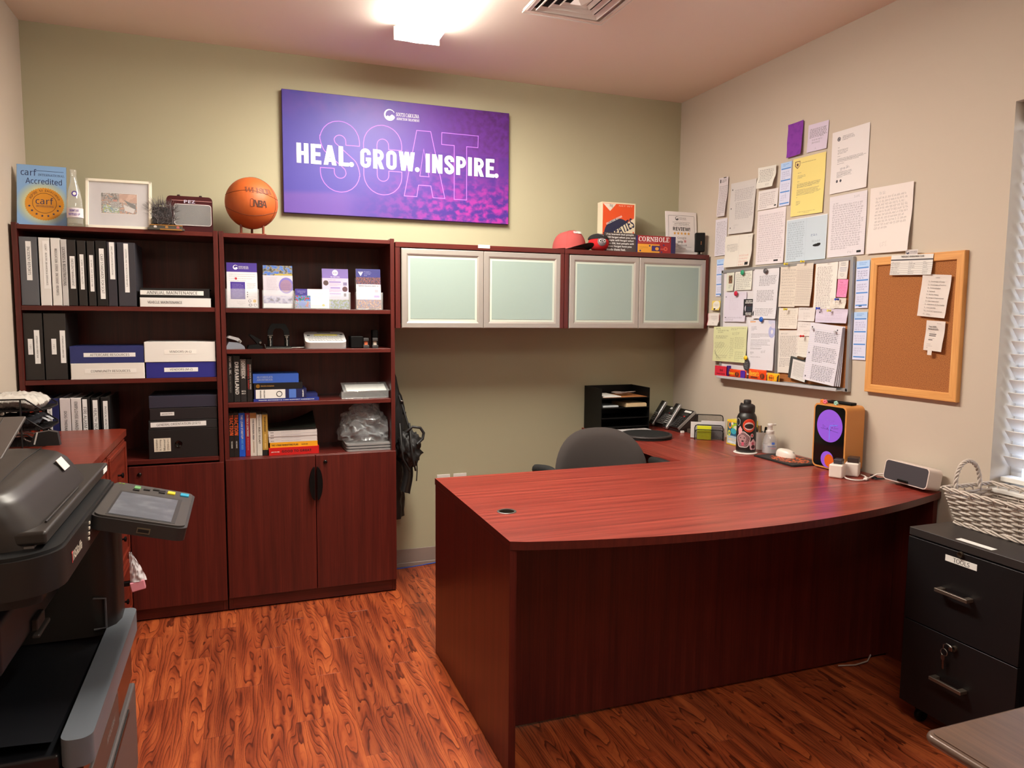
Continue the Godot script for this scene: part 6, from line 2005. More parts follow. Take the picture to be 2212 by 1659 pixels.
	paper("card", "small bright pink note under the printed ticket", 1.389, 1.563, 0.061, 0.080, -3.0, page(0.061, 0.08, c8(232, 130, 176), 142, 1300.0).hand(0.25, 0.1, 0.7, 0.2, 1, c8(80, 40, 60), 1.0).type(0.15, 0.25, 0.9, 0.9, 8, c8(110, 50, 80), 0.9, true).stain(2, c8(240, 170, 200), 0.4, 0.06), g, x, 0.004)
	paper("paper", "small off-white note under the blue pin below the pink note", 1.372, 1.496, 0.094, 0.047, -1.5, page(0.094, 0.047, cream, 143, 1100.0).hand(0.2, 0.3, 0.9, 0.95, 3, c8(120, 112, 110), 0.8), g, x - 0.004, 0.006)
	paper("paper", "cream note with handwriting under the middle yellow pin", 1.045, 1.425, 0.138, 0.104, 0.4, page(0.138, 0.104, c8(216, 208, 198), 144, 900.0).hand(0.08, 0.08, 0.95, 0.92, 8, c8(150, 140, 136), 0.8), g, x, 0.006)
	paper("paper", "small white note pinned in the middle of the cork half", 1.175, 1.445, 0.112, 0.066, -0.6, page(0.112, 0.066, c8(210, 204, 202), 145, 1000.0).hand(0.06, 0.05, 0.95, 0.18, 1, dk, 0.7).hand(0.3, 0.3, 0.7, 0.9, 3, c8(140, 134, 134), 0.8), g, x - 0.003, 0.005)
	paper("paper", "wide lilac notebook strip with punched edge under the pale yellow pin", 1.335, 1.438, 0.196, 0.064, -0.8, page(0.196, 0.064, c8(202, 192, 212), 146, 900.0).hand(0.3, 0.2, 0.85, 0.9, 4, c8(176, 166, 190), 0.9).oval(0.12, 0.25, 0.02, 0.06, c8(70, 60, 70)), g, x - 0.004, 0.008)
	paper("paper", "small white note with a black dot under the pinned note in the middle", 1.171, 1.375, 0.112, 0.069, -0.5, page(0.112, 0.069, c8(214, 208, 206), 147, 1000.0).hand(0.1, 0.1, 0.85, 0.4, 2, c8(140, 134, 134), 0.9).hand(0.4, 0.5, 0.85, 0.9, 2, c8(110, 104, 104), 0.9).oval(0.88, 0.62, 0.06, 0.1, c8(24, 24, 26)), g, x - 0.002, 0.006)
	paper("paper", "long white handwritten sheet at the lower left of the cork half", 1.057, 1.259, 0.142, 0.213, 1.6, page(0.142, 0.213, c8(214, 208, 202), 148, 900.0).hand(0.1, 0.04, 0.5, 0.1, 1, dk).hand(0.06, 0.12, 0.96, 0.62, 14, c8(104, 98, 98), 0.9).hand(0.06, 0.64, 0.7, 0.86, 6, c8(104, 98, 98), 0.9).bar(0.6, 0.955, 0.85, 0.975, c8(24, 24, 26)), g, x, 0.008)
	paper("paper", "small note under the red pin on the cork half", 1.168, 1.288, 0.080, 0.099, 0.0, page(0.08, 0.099, c8(216, 212, 204), 149, 1100.0).hand(0.08, 0.15, 0.9, 0.9, 6, c8(170, 164, 160), 0.8).oval(0.9, 0.9, 0.05, 0.05, c8(30, 28, 30)), g, x - 0.004, 0.006)
	# clip folder and thick stack
	t = thing("clip_folder", "dark grey folder holding a typed white sheet at the bottom of the cork half", "folder", Vector3(2.556, 1.178, 1.142))
	t.basis = FACE_LEFT * Basis(Vector3.BACK, -0.14)
	st = S()
	box(st, Vector3(0, 0, 0), Vector3(0.118, 0.108, 0.012), 0.002)
	part(t, "folder", st, mat("folder_dark", c8(64, 66, 66), 0.5))
	st = S()
	box(st, Vector3(0.014, 0.058, 0.004), Vector3(0.05, 0.012, 0.012), 0.003)
	part(t, "clip", st, mat("clip_brown", c8(90, 70, 50), 0.4))
	face(t, "sheet", 0.1, 0.096, page(0.1, 0.096, c8(214, 212, 210), 150, 1100.0).type(0.1, 0.1, 0.95, 0.85, 14, c8(110, 108, 108), 0.9).type(0.35, 0.88, 0.7, 0.94, 1, c8(90, 90, 90)).mat(), Vector3(0.012, -0.004, 0.0066))
	t = thing("notebook_stack", "thick sheaf of lined notebook pages with dark handwriting, right on the cork half", "papers", Vector3(2.546, 1.262, 1.314))
	t.basis = FACE_LEFT * Basis(Vector3.BACK, -0.085)
	for k in 4:
		st = S()
		var dz := -0.012 + 0.005 * k
		sheet(st, func(u: float, v: float) -> Vector3: return Vector3((u - 0.5) * 0.2 + 0.005 * (3 - k) * (1.0 - v), (v - 0.5) * 0.272, dz + 0.012 * pow(1.0 - v, 2.0) * (0.5 + 0.2 * k)), 6, 8)
		var pg := page(0.2, 0.272, c8(212, 210, 220), 151 + k, 850.0 if k == 3 else 60.0)
		if k == 3:
			pg.rules(27, c8(170, 172, 206), 0.1, 0.98, 0.7).hand(0.18, 0.12, 0.95, 0.32, 7, c8(60, 60, 72), 0.95).hand(0.18, 0.38, 0.95, 0.66, 10, c8(60, 60, 72), 0.95).hand(0.22, 0.70, 0.95, 0.97, 10, c8(60, 60, 72), 0.95)
			for e in [[0.07, 0.07], [0.07, 0.52], [0.07, 0.93], [0.86, 0.07]]:
				pg.oval(e[0], e[1], 0.018, 0.014, c8(60, 60, 66))
		part(t, "page", st, pg.mat())
	# magnets
	var names := ["round green magnet at the top left of the whiteboard", "round grey magnet on the lined letter of the whiteboard", "round red magnet on the lilac letter of the whiteboard", "round blue magnet in the middle of the whiteboard"]
	for k in 4:
		st = S()
		lathe(st, [Vector2(0, 0.008), Vector2(0.008, 0.0075), Vector2(0.0125, 0.005), Vector2(0.014, 0.001), Vector2(0.013, 0.0)], 20, Transform3D(Basis(Vector3.RIGHT, PI / 2), Vector3.ZERO))
		var o := part(self, numbered("magnet"), st, ink([c8(46, 150, 110), c8(86, 84, 88), c8(188, 30, 62), c8(30, 90, 190)][k], 0.2), Vector3(2.556, [1.669, 1.668, 1.558, 1.418][k], [0.687, 0.873, 0.637, 0.855][k]))
		o.basis = FACE_LEFT
		tag(o, names[k], "magnet", "round magnets")
	# pins
	var pins := [["yellow push pin on the tan sheet, at the top edge of the board", 1.693, 1.037, c8(220, 200, 60)], ["yellow push pin on the tan lined sheet", 1.698, 1.152, c8(220, 200, 60)], ["blue push pin on the small off-white note", 1.513, 1.382, c8(50, 80, 180)], ["blue push pin under the tall white letter", 1.473, 1.268, c8(60, 80, 190)], ["yellow push pin on the cream note", 1.470, 1.048, c8(220, 205, 70)], ["pale yellow push pin on the lilac strip", 1.462, 1.338, c8(214, 206, 110)], ["red push pin between the small notes", 1.340, 1.172, c8(200, 40, 40)], ["clear push pin at the left of the notebook sheaf", 1.377, 1.25, c8(190, 190, 196)], ["clear push pin at the right of the notebook sheaf", 1.366, 1.39, c8(190, 190, 196)]]
	for p in pins:
		st = S()
		lathe(st, [Vector2(0, 0.018), Vector2(0.0055, 0.018), Vector2(0.0058, 0.015), Vector2(0.0035, 0.013), Vector2(0.0032, 0.006), Vector2(0.0052, 0.004), Vector2(0.0055, 0.0), Vector2(0, 0)], 12, Transform3D(Basis(Vector3.RIGHT, PI / 2), Vector3.ZERO))
		var o := part(self, numbered("push_pin"), st, ink(p[3], 0.25), Vector3(2.552 if p[2] < 1.2 or p[1] > 1.4 else 2.548, p[1], p[2]))
		o.basis = FACE_LEFT
		tag(o, p[0], "push pin", "push pins on the cork half")
	# badge
	t = thing("oval_badge", "black oval badge with a yellow knob at the lower edge of the green sheet", "badge", Vector3(2.554, 1.175, 0.752))
	t.basis = FACE_LEFT
	flat_shape(t, "plate", disc(0.033, 28, 0.72), mat("badge_dark", c8(58, 58, 62), 0.4), Vector3.ZERO, 0.003)
	st = S()
	lathe(st, [Vector2(0, 0.010), Vector2(0.009, 0.008), Vector2(0.0125, 0.003), Vector2(0.0125, 0.0)], 18, Transform3D(Basis(Vector3.RIGHT, PI / 2), Vector3(-0.004, 0.036, 0.003)))
	part(t, "yellow_knob", st, ink(c8(226, 190, 30), 0.3))
	for k in 4:
		text(t, ["Trust", "the process", "every", "day"][k], ink(c8(170, 170, 170)), at(0, 0.012 - 0.010 * k, 0.0036), 0.026 if k != 1 else 0.036, 0.006)
	# sweets standing on the tray
	var lay := [["candy_box", "red carton at the left end of the board tray", 0.560, 0.118, 0.056, c8(206, 46, 66), 0.018], ["candy_bar", "orange candy packet with a purple end, second on the board tray", 0.698, 0.145, 0.046, c8(214, 66, 26), 0.012], ["candy_bar", "orange candy packet lettered Reese's on the board tray", 0.860, 0.140, 0.058, c8(226, 74, 26), 0.012], ["candy_bar", "small yellow and orange candy packet at the right end of the sweets", 0.983, 0.092, 0.048, c8(228, 170, 30), 0.010]]
	for k in 4:
		var e: Array = lay[k]
		t = thing(e[0], e[1], "candy", Vector3(2.541, 1.098, e[2]), 0.0, "")
		t.basis = FACE_LEFT
		var ww: float = e[3]
		var hh: float = e[4]
		var m := mat("wrapper_%d" % k, e[5], 0.28)
		st = S()
		if k == 0:
			box(st, Vector3(0, hh / 2, 0), Vector3(ww, hh, e[6]), 0.002)
		else:
			var dd: float = e[6]
			for sgn in [1.0, -1.0]:
				sheet(st, func(u: float, v: float) -> Vector3:
					var b := pow(maxf(0.0, 1.0 - pow(absf(u - 0.5) * 2.15, 6.0)), 0.5) * pow(maxf(0.0, 1.0 - pow(absf(v - 0.5) * 2.0, 4.0)), 0.5)
					return Vector3((u - 0.5) * ww, v * hh, sgn * (0.0006 + b * dd / 2 * (1.0 + 0.1 * sin(u * 40.0)))), 16, 8, sgn < 0.0)
		part(t, "wrapper", st, m)
		if k == 0:
			text(t, "Dark", ink(c8(80, 14, 26)), at(0.004, 0.034, 0.0096), 0.03, 0.014, "bold")
			text(t, "Sweet Snacks", ink(c8(80, 14, 26)), at(0.0, 0.014, 0.0096), 0.075, 0.008, "bold")
			st = S()
			prism(st, rrect(0.014, 0.056, 0.004, 3), 0.02, at(0.056, 0.034, -0.011))
			part(t, "purple_flap", st, ink(c8(70, 40, 130)))
		elif k == 1:
			st = S()
			prism(st, rrect(0.038, 0.044, 0.006, 3), 0.0012, at(0.05, 0.022, 0.006))
			part(t, "purple_panel", st, ink(c8(80, 44, 160), 0.3))
			text(t, "Reese's", ink(c8(240, 190, 40)), at(-0.042, 0.024, 0.0075), 0.05, 0.015, "bold")
			flat_shape(t, "picture", disc(0.013, 16, 1.4), ink(c8(90, 40, 24)), Vector3(0.0, 0.02, 0.0065))
		elif k == 2:
			text(t, "Reese's", ink(c8(244, 200, 60)), at(-0.018, 0.036, 0.0075), 0.074, 0.026, "bold")
			flat_shape(t, "picture", disc(0.015, 18, 1.1), ink(c8(90, 46, 24)), Vector3(0.045, 0.026, 0.0062))
			st = S()
			box(st, Vector3(-0.018, 0.016, 0.0068), Vector3(0.055, 0.007, 0.0006))
			part(t, "caption", st, ink(c8(110, 40, 20)))
		else:
			flat_shape(t, "emblem", disc(0.016, 20, 1.2), ink(c8(226, 90, 24)), Vector3(-0.008, 0.024, 0.0052))
			text(t, "Reese's", ink(c8(80, 30, 14)), at(-0.008, 0.024, 0.0062), 0.034, 0.010, "bold")
			st = S()
			prism(st, PackedVector2Array([Vector2(0.02, 0.002), Vector2(0.044, 0.002), Vector2(0.044, 0.044), Vector2(0.032, 0.03)]), 0.0008, at(0, 0, 0.0042))
			part(t, "dark_panel", st, ink(c8(60, 30, 20)))

# ---------------------------------------------------------------- framed cork board
func corkboard() -> void:
	var t := thing("corkboard", "cork board in a light wood frame near the window", "corkboard", Vector3(WR, 1.398, 1.766))
	t.basis = FACE_LEFT
	var w := 0.442
	var h := 0.578
	var fw := 0.034
	var st := S()
	box(st, Vector3(0, 0, 0.008), Vector3(w - 0.03, h - 0.03, 0.012))
	part(t, "cork", st, M.cork)
	for q in 4:
		var l := (w if q % 2 == 0 else h) / 2
		var off := (h if q % 2 == 0 else w) / 2
		var rot := Basis(Vector3.BACK, PI / 2 * q)
		st = S()
		var pf := [[0.0, 0.0], [0.0, 0.020], [0.002, 0.022], [fw - 0.003, 0.022], [fw, 0.019], [fw, 0.012]]
		for k in 5:
			var a: Array = pf[k]
			var b: Array = pf[k + 1]
			quad(st, rot * Vector3(-l + b[0], -off + b[0], b[1]), rot * Vector3(-l + a[0], -off + a[0], a[1]), rot * Vector3(l - a[0], -off + a[0], a[1]), rot * Vector3(l - b[0], -off + b[0], b[1]), Vector2(a[0] + 0.3 * q, 0), Vector2(b[0] + 0.3 * q, 2.0 * l))
		part(t, "frame_rail", st, M.beech)
	var x := 2.566
	var dk := c8(70, 68, 72)
	var pg := page(0.2, 0.082, c8(214, 210, 206), 161, 1000.0)
	pg.bar(0, 0.23, 1, 0.30, c8(60, 58, 66))
	for k in 7:
		pg.type(0.02, 0.34 + 0.092 * k, 0.3, 0.40 + 0.092 * k, 1, dk, 0.9).type(0.44, 0.34 + 0.092 * k, 0.64, 0.40 + 0.092 * k, 1, dk, 0.9).type(0.78, 0.34 + 0.092 * k, 0.95, 0.40 + 0.092 * k, 1, dk, 0.9).bar(0, 0.415 + 0.092 * k, 1, 0.42 + 0.092 * k, c8(120, 116, 116))
	var a := paper("paper", "white contact table headed Emergency Management Team at the top of the cork board", 1.754, 1.646, 0.2, 0.082, -2.2, pg, "", x - 0.006, 0.004)
	text(a, "EMERGENCY MANAGEMENT TEAM", M.print_black, at(0.005, 0.034, 0.004), 0.108, 0.0065, "bold")
	var lg := paper("paper", "small emblem strip above the contact table", 1.752, 1.697, 0.058, 0.020, -2.2, page(0.058, 0.02, c8(206, 198, 196), 162, 1200.0), "", x - 0.0055, 0.0)
	scat_logo(lg, ink(c8(80, 78, 96)), -0.018, 0.0, 0.017)
	var li := paper("paper", "white numbered list of duties pinned at the right of the cork board", 1.869, 1.518, 0.129, 0.166, -4.6, page(0.129, 0.166, c8(212, 202, 196), 163), "", x - 0.004, 0.010)
	var items := ["1).  Knowledge of Policy", "2).  Knowledge of Position", "3).  Communication", "4).  Teamwork", "5).  Decision Making", "6).  Change & Improvement", "7).  Client Interaction", "8).  Attendance & Punctuality", "9).  Dependability", "10).  Personal Appearance", "11).  Safety"]
	var ww := [0.072, 0.08, 0.058, 0.036, 0.054, 0.080, 0.060, 0.088, 0.052, 0.082, 0.032]
	for k in 11:
		text(li, items[k], M.print_black, at(-0.034 + ww[k] / 2, 0.055 - 0.0128 * k, 0.0105 * pow((0.028 + 0.0128 * k) / 0.166, 2.0) + 0.0022), ww[k], 0.0062)
	text(li, "Safety", ink(c8(110, 104, 104)), at(0.006, 0.071, 0.003, 0.1), 0.018, 0.006)
	var wi := paper("card", "white network information card hanging below the list on the cork board", 1.881, 1.361, 0.084, 0.118, -3.2, page(0.084, 0.118, c8(212, 202, 196), 164, 1100.0).type(0.55, 0.07, 0.85, 0.11, 1, dk, 0.8).bar(0.2, 0.44, 0.58, 0.465, c8(30, 30, 34)).bar(0.2, 0.49, 0.56, 0.515, c8(30, 30, 34)).bar(0.2, 0.63, 0.42, 0.655, c8(30, 30, 34)).type(0.2, 0.37, 0.75, 0.40, 1, dk, 0.6).type(0.2, 0.58, 0.85, 0.60, 1, dk, 0.6).type(0.15, 0.78, 0.4, 0.8, 1, dk).type(0.15, 0.84, 0.8, 0.86, 1, dk, 0.6).type(0.15, 0.9, 0.4, 0.92, 1, dk), "", x - 0.004, 0.008)
	text(wi, "Your WiFi", M.print_black, at(-0.012, 0.036, 0.004), 0.034, 0.0065, "bold")
	text(wi, "Network Info", M.print_black, at(-0.008, 0.027, 0.004), 0.044, 0.0065, "bold")
	st = S()
	box(st, Vector3(-0.008, -0.066, 0.010), Vector3(0.019, 0.020, 0.0006))
	part(wi, "tape", st, mat("tape_white", c8(216, 206, 200), 0.5))

# ---------------------------------------------------------------- desk
func desk() -> void:
	var t := thing("desk", "L-shaped mahogany desk with a bowed front and a return along the window wall", "desk", Vector3(1.66, 0, 1.55))
	var o := -t.position
	var xf := Transform3D(Basis(Vector3(0, 0, 1), Vector3(1, 0, 0), Vector3(0, 1, 0)), o + Vector3(0, 0.724, 0))
	var front := []
	for k in 41:
		var x := lerpf(0.745, 2.577, k / 40.0)
		var s := (x - 1.6586) / 0.9146
		front.append(Vector2(1.972 + 0.142 * (1.0 - s * s) - 0.034 * (x - 1.6586), x))
	front[0] = Vector2(1.997, 0.745)
	var poly := PackedVector2Array(front)
	poly.append(Vector2(1.087, 2.577))
	poly.append(Vector2(1.087, 0.745))
	var st := S()
	prism(st, poly, 0.026, xf, false)
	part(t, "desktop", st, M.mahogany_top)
	st = S()
	var run := 0.0
	var loop := [Vector2(1.087, 0.745)] + front
	for i in loop.size() - 1:
		var a: Vector2 = loop[i]
		var b: Vector2 = loop[i + 1]
		var d := b - a
		var n := Vector2(-d.y, d.x).normalized() * 0.0008
		if i == 0:
			n = Vector2(0, -0.0008)
		else:
			n = Vector2(absf(n.x), n.y)
		var p0 := o + Vector3(a.y + n.y, 0.724, a.x + n.x)
		var p1 := o + Vector3(b.y + n.y, 0.724, b.x + n.x)
		quad(st, p0, p1, p1 + Vector3(0, 0.0258, 0), p0 + Vector3(0, 0.0258, 0), Vector2(0.1, run), Vector2(0.126, run + d.length()))
		run += d.length()
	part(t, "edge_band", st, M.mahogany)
	st = S()
	box(st, o + Vector3(2.258, 0.737, 0.544), Vector3(0.636, 0.026, 1.083), 0.0012, 2)
	part(t, "return_top", st, M.mahogany_top)
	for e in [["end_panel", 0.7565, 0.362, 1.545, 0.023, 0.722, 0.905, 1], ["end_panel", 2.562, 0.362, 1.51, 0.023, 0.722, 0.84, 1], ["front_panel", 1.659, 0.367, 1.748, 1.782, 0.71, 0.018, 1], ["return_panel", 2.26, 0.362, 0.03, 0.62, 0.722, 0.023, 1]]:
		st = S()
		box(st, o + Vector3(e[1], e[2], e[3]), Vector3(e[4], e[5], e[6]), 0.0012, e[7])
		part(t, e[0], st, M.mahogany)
	st = S()
	lathe(st, [Vector2(0.0265, 0.0), Vector2(0.0265, 0.002), Vector2(0.031, 0.0028), Vector2(0.034, 0.0015), Vector2(0.034, 0.0)], 32)
	part(t, "grommet_ring", st, M.steel, o + Vector3(0.851, 0.750, 1.674))
	st = S()
	lathe(st, [Vector2(0.0, 0.0004), Vector2(0.0265, 0.0004)], 32)
	part(t, "grommet_hole", st, M.black_gloss, o + Vector3(0.851, 0.750, 1.674))
	# pale cord under the front panel
	st = S()
	tube(st, [Vector3(2.27, 0.006, 1.77), Vector3(2.34, 0.007, 1.79), Vector3(2.41, 0.010, 1.785), Vector3(2.45, 0.02, 1.762)], 0.003, 6)
	single("power_cord", st, mat("cord_pale", c8(170, 150, 140), 0.5), "short length of pale cord showing under the desk front panel", "cord")

# x right along +z, y up, z out toward the left of the room
func left_facing(n: String, label: String, cat: String, at_: Vector3, group := "") -> Node3D:
	return thing(n, label, cat, at_, -PI / 2, group)

func desk_items() -> void:
	var Y := 0.7505
	var st := S()
	# desktop file organiser
	var t := thing("desk_organizer", "black five-tier desk organizer in the corner of the return", "organizer", Vector3(2.105, Y, 0.135))
	var w := 0.32
	for sg in [-1, 1]:
		st = S()
		box(st, Vector3(sg * (w / 2 - 0.002), 0.13, 0), Vector3(0.004, 0.26, 0.225), 0.0018)
		part(t, "side_panel", st, M.black_plastic)
	st = S()
	box(st, Vector3(0, 0.13, -0.111), Vector3(w - 0.008, 0.258, 0.003))
	part(t, "back_panel", st, M.black_plastic)
	for k in 5:
		st = S()
		var y: float = [0.002, 0.030, 0.082, 0.142, 0.200][k]
		box(st, Vector3(0, y, 0.0), Vector3(w - 0.008, 0.003, 0.215), 0.001)
		box(st, Vector3(0, y + 0.003, 0.109), Vector3(w - 0.008, 0.007, 0.004), 0.0018)
		part(t, "tray", st, M.black_plastic)
	st = S()
	box(st, Vector3.ZERO, Vector3(0.29, 0.004, 0.2), 0.0008)
	single("manila_folder", st, mat("folder_orange", c8(176, 112, 62), 0.7), "orange folder in the top tier of the desk organizer", "folder", Vector3(2.108, Y + 0.2042, 0.138))
	st = S()
	box(st, Vector3.ZERO, Vector3(0.12, 0.006, 0.19), 0.0008)
	single("white_envelope", st, M.white_paper, "white envelopes on the left of the top tier of the organizer", "envelope", Vector3(2.02, Y + 0.2098, 0.14))
	st = S()
	var r := RandomNumberGenerator.new()
	r.seed = 4
	for k in 4:
		var pts := []
		var c := Vector3(-0.02 + 0.025 * k, 0.004, 0.0)
		for q in 40:
			var a := q * 0.5 + k
			pts.append(c + Vector3(cos(a) * (0.034 + 0.01 * sin(q * 0.31)), 0.006 + 0.010 * absf(sin(q * 0.23 + k)), sin(a) * (0.026 + 0.008 * cos(q * 0.4))))
		tube(st, pts, 0.0021, 5)
	single("charging_cable", st, mat("cable_pale", c8(150, 134, 128), 0.4), "tangled pale cables in the top tier of the desk organizer", "cable", Vector3(2.13, Y + 0.2072, 0.14))
	st = S()
	box(st, Vector3.ZERO, Vector3(0.135, 0.02, 0.19), 0.002)
	box(st, Vector3(0, 0.0125, 0), Vector3(0.13, 0.004, 0.18), 0.001)
	single("envelope_stack", st, mat("envelope_cream", c8(214, 190, 150), 0.7), "stack of cream envelopes in the second tier of the organizer", "envelopes", Vector3(2.185, Y + 0.1545, 0.14))
	st = S()
	box(st, Vector3.ZERO, Vector3(0.105, 0.014, 0.17), 0.006, 1, Basis.IDENTITY, 3)
	single("plastic_packet", st, mat("packet_grey", c8(178, 186, 192), 0.2), "folded clear plastic packet in the second tier of the organizer", "packet", Vector3(2.015, Y + 0.152, 0.15))
	st = S()
	for k in 4:
		box(st, Vector3(0.002 * k, 0.0015 + 0.0032 * k, 0.004 * k), Vector3(0.27, 0.0028, 0.26), 0.0005, 1, Basis(Vector3.UP, 0.06 - 0.03 * k))
	single("paper_pile", st, mat("pile_grey", c8(190, 186, 186), 0.7), "pile of papers sticking out of the lowest tier of the organizer", "papers", Vector3(2.112, Y + 0.0042, 0.178))
	# round ribbed turntable
	t = thing("turntable", "round black ribbed swivel base lying on the desk return", "turntable", Vector3(2.132, Y, 0.442))
	st = S()
	lathe(st, [Vector2(0, 0.0), Vector2(0.134, 0.0), Vector2(0.14, 0.002), Vector2(0.14, 0.007), Vector2(0.134, 0.009)], 64)
	part(t, "lower_disc", st, M.black_matt)
	st = S()
	lathe(st, [Vector2(0.134, 0.0105), Vector2(0.142, 0.012), Vector2(0.143, 0.019), Vector2(0.140, 0.022), Vector2(0.136, 0.0225), Vector2(0.0, 0.0225)], 64)
	part(t, "upper_disc", st, mat("turntable_top", c8(52, 48, 48), 0.5))
	st = S()
	for k in 25:
		var x := -0.12 + 0.010 * k
		var l := sqrt(maxf(0.0, 0.127 * 0.127 - x * x))
		if l > 0.02:
			box(st, Vector3(x, 0.0235, 0), Vector3(0.0045, 0.002, 2.0 * l), 0.0008)
	var rb := part(t, "rib", st, M.black_matt)
	rb.rotation.y = 0.5
	# two desk phones on a wedge stand
	t = left_facing("phone_stand", "long dark wedge stand carrying two desk phones in the corner", "stand", Vector3(2.475, Y, 0.19))
	st = S()
	prism(st, PackedVector2Array([Vector2(0.058, 0.0), Vector2(-0.068, 0.0), Vector2(-0.068, 0.014), Vector2(-0.058, 0.014), Vector2(0.048, 0.104), Vector2(0.058, 0.104)]), 0.325, Transform3D(Basis(Vector3(0, 0, -1), Vector3(0, 1, 0), Vector3(1, 0, 0)), Vector3(-0.1625, 0, 0)), false)
	part(t, "wedge", st, mat("stand_dark", c8(44, 30, 28), 0.4))
	for k in 2:
		var p := left_facing("desk_phone", ["black and silver desk phone with handset, nearer the room corner", "black desk phone with handset and a red light, nearer the camera"][k], "phone", Vector3(2.466, Y + 0.062, 0.112 + 0.158 * k), "")
		var b := Basis(Vector3.RIGHT, -0.87)
		var base := Node3D.new()
		var px := Transform3D(b, Vector3.ZERO)
		st = S()
		box(st, px * Vector3(0, 0.0, 0.008), Vector3(0.150, 0.152, 0.016), 0.004, 1, b)
		part(p, "body", st, mat("phone_black", c8(28, 26, 27), 0.3))
		st = S()
		for sg in [-1, 1]:
			box(st, px * Vector3(sg * 0.076, 0.0, 0.008), Vector3(0.004, 0.152, 0.018), 0.0015, 1, b)
		part(p, "silver_trim", st, mat("phone_silver", c8(176, 174, 174), 0.3, 0.7))
		st = S()
		box(st, px * Vector3(0.028, 0.058, 0.0165), Vector3(0.068, 0.014, 0.001), 0.0, 1, b)
		part(p, "paper_strip", st, M.white_paper)
		st = S()
		box(st, px * Vector3(0.028, 0.034, 0.0165), Vector3(0.062, 0.024, 0.0014), 0.0, 1, b)
		part(p, "display", st, mat("phone_lcd", c8(46, 46, 44), 0.15))
		if k == 0:
			st = S()
			box(st, px * Vector3(0.030, -0.034, 0.0163), Vector3(0.076, 0.078, 0.0012), 0.0, 1, b)
			part(p, "keypad_plate", st, mat("phone_plate", c8(120, 118, 118), 0.35, 0.4))
		st = S()
		for row in 6:
			for c in 3 if row > 1 else 4:
				box(st, px * Vector3(0.006 + 0.021 * c - (0.004 if row < 2 else 0.0), 0.006 - 0.0135 * row, 0.0178), Vector3(0.013, 0.0085, 0.003), 0.001, 1, b)
		part(p, "keys", st, mat("phone_key", c8(58, 56, 56), 0.4)).set_meta("kind", "stuff")
		st = S()
		box(st, px * Vector3(0.036, 0.018, 0.0175), Vector3(0.018, 0.005, 0.002), 0.0, 1, b)
		part(p, "message_light", st, mat("phone_red", c8(190, 40, 44), 0.3))
		var hb := Basis(Vector3.RIGHT, -0.60)
		var hx := Transform3D(hb, Vector3(-0.048, 0.006, 0.034))
		st = S()
		box(st, hx * Vector3(0, 0.012, 0), Vector3(0.046, 0.176, 0.024), 0.010, 1, hb, 3)
		var hs := part(p, "handset", st, M.phone_silver)
		st = S()
		box(st, hx * Vector3(0, 0.012, 0.0095), Vector3(0.040, 0.170, 0.012), 0.005, 1, hb, 2)
		part(hs, "handset_face", st, M.phone_black)
		st = S()
		box(st, hx * Vector3(0, 0.048, 0.0160), Vector3(0.030, 0.034, 0.001), 0.0, 1, hb)
		part(hs, "handset_display", st, M.phone_lcd)
		st = S()
		for row in 5:
			for c in 3:
				box(st, hx * Vector3(-0.011 + 0.011 * c, 0.008 - 0.0125 * row, 0.0165), Vector3(0.0078, 0.0065, 0.003), 0.001, 1, hb)
		part(hs, "handset_keys", st, mat("handset_key", c8(150, 148, 146), 0.4)).set_meta("kind", "stuff")
	st = S()
	box(st, Vector3(0, 0.012, 0), Vector3(0.05, 0.024, 0.16), 0.002)
	single("network_box", st, mat("box_brown", c8(74, 62, 54), 0.5), "low brown box on the desk between the phones and the wire sorter", "box", Vector3(2.475, Y, 0.445))
	st = S()
	box(st, Vector3(0, 0.007, 0), Vector3(0.02, 0.014, 0.014), 0.002)
	single("wall_plug", st, M.white_plastic, "tiny white adapter in front of the nearer desk phone", "adapter", Vector3(2.41, Y, 0.378))
	# wire letter sorter
	t = thing("letter_sorter", "black wire mesh letter sorter with three tiers on the desk return", "letter sorter", Vector3(2.425, Y, 0.615), -0.58)
	var wire := mat("wire_black", c8(30, 27, 27), 0.45, 0.3)
	for e in [[-0.036, 0.131], [0.0, 0.078], [0.034, 0.056]]:
		st = S()
		var path := []
		for q in [Vector2(-0.076, 0.0), Vector2(-0.076, e[1] - 0.016), Vector2(-0.072, e[1] - 0.005), Vector2(-0.062, e[1]), Vector2(0.062, e[1]), Vector2(0.072, e[1] - 0.005), Vector2(0.076, e[1] - 0.016), Vector2(0.076, 0.0)]:
			path.append(Vector3(q.x, q.y + 0.003, e[0]))
		tube(st, path, 0.0026, 8)
		part(t, "frame", st, wire)
		st = S()
		var n := int(0.15 / 0.004)
		for k in n:
			tube(st, [Vector3(-0.074 + 0.004 * k, 0.004, e[0]), Vector3(-0.074 + 0.004 * k, e[1], e[0])], 0.0005, 3)
		for k in int(e[1] / 0.004):
			tube(st, [Vector3(-0.075, 0.006 + 0.004 * k, e[0]), Vector3(0.075, 0.006 + 0.004 * k, e[0])], 0.0005, 3)
		part(t, "mesh_panel", st, wire).set_meta("kind", "stuff")
	st = S()
	for sg in [-1, 1]:
		tube(st, [Vector3(sg * 0.076, 0.003, -0.036), Vector3(sg * 0.076, 0.003, 0.034)], 0.0026, 8)
	part(t, "base_rail", st, wire)
	var sorter := t.transform
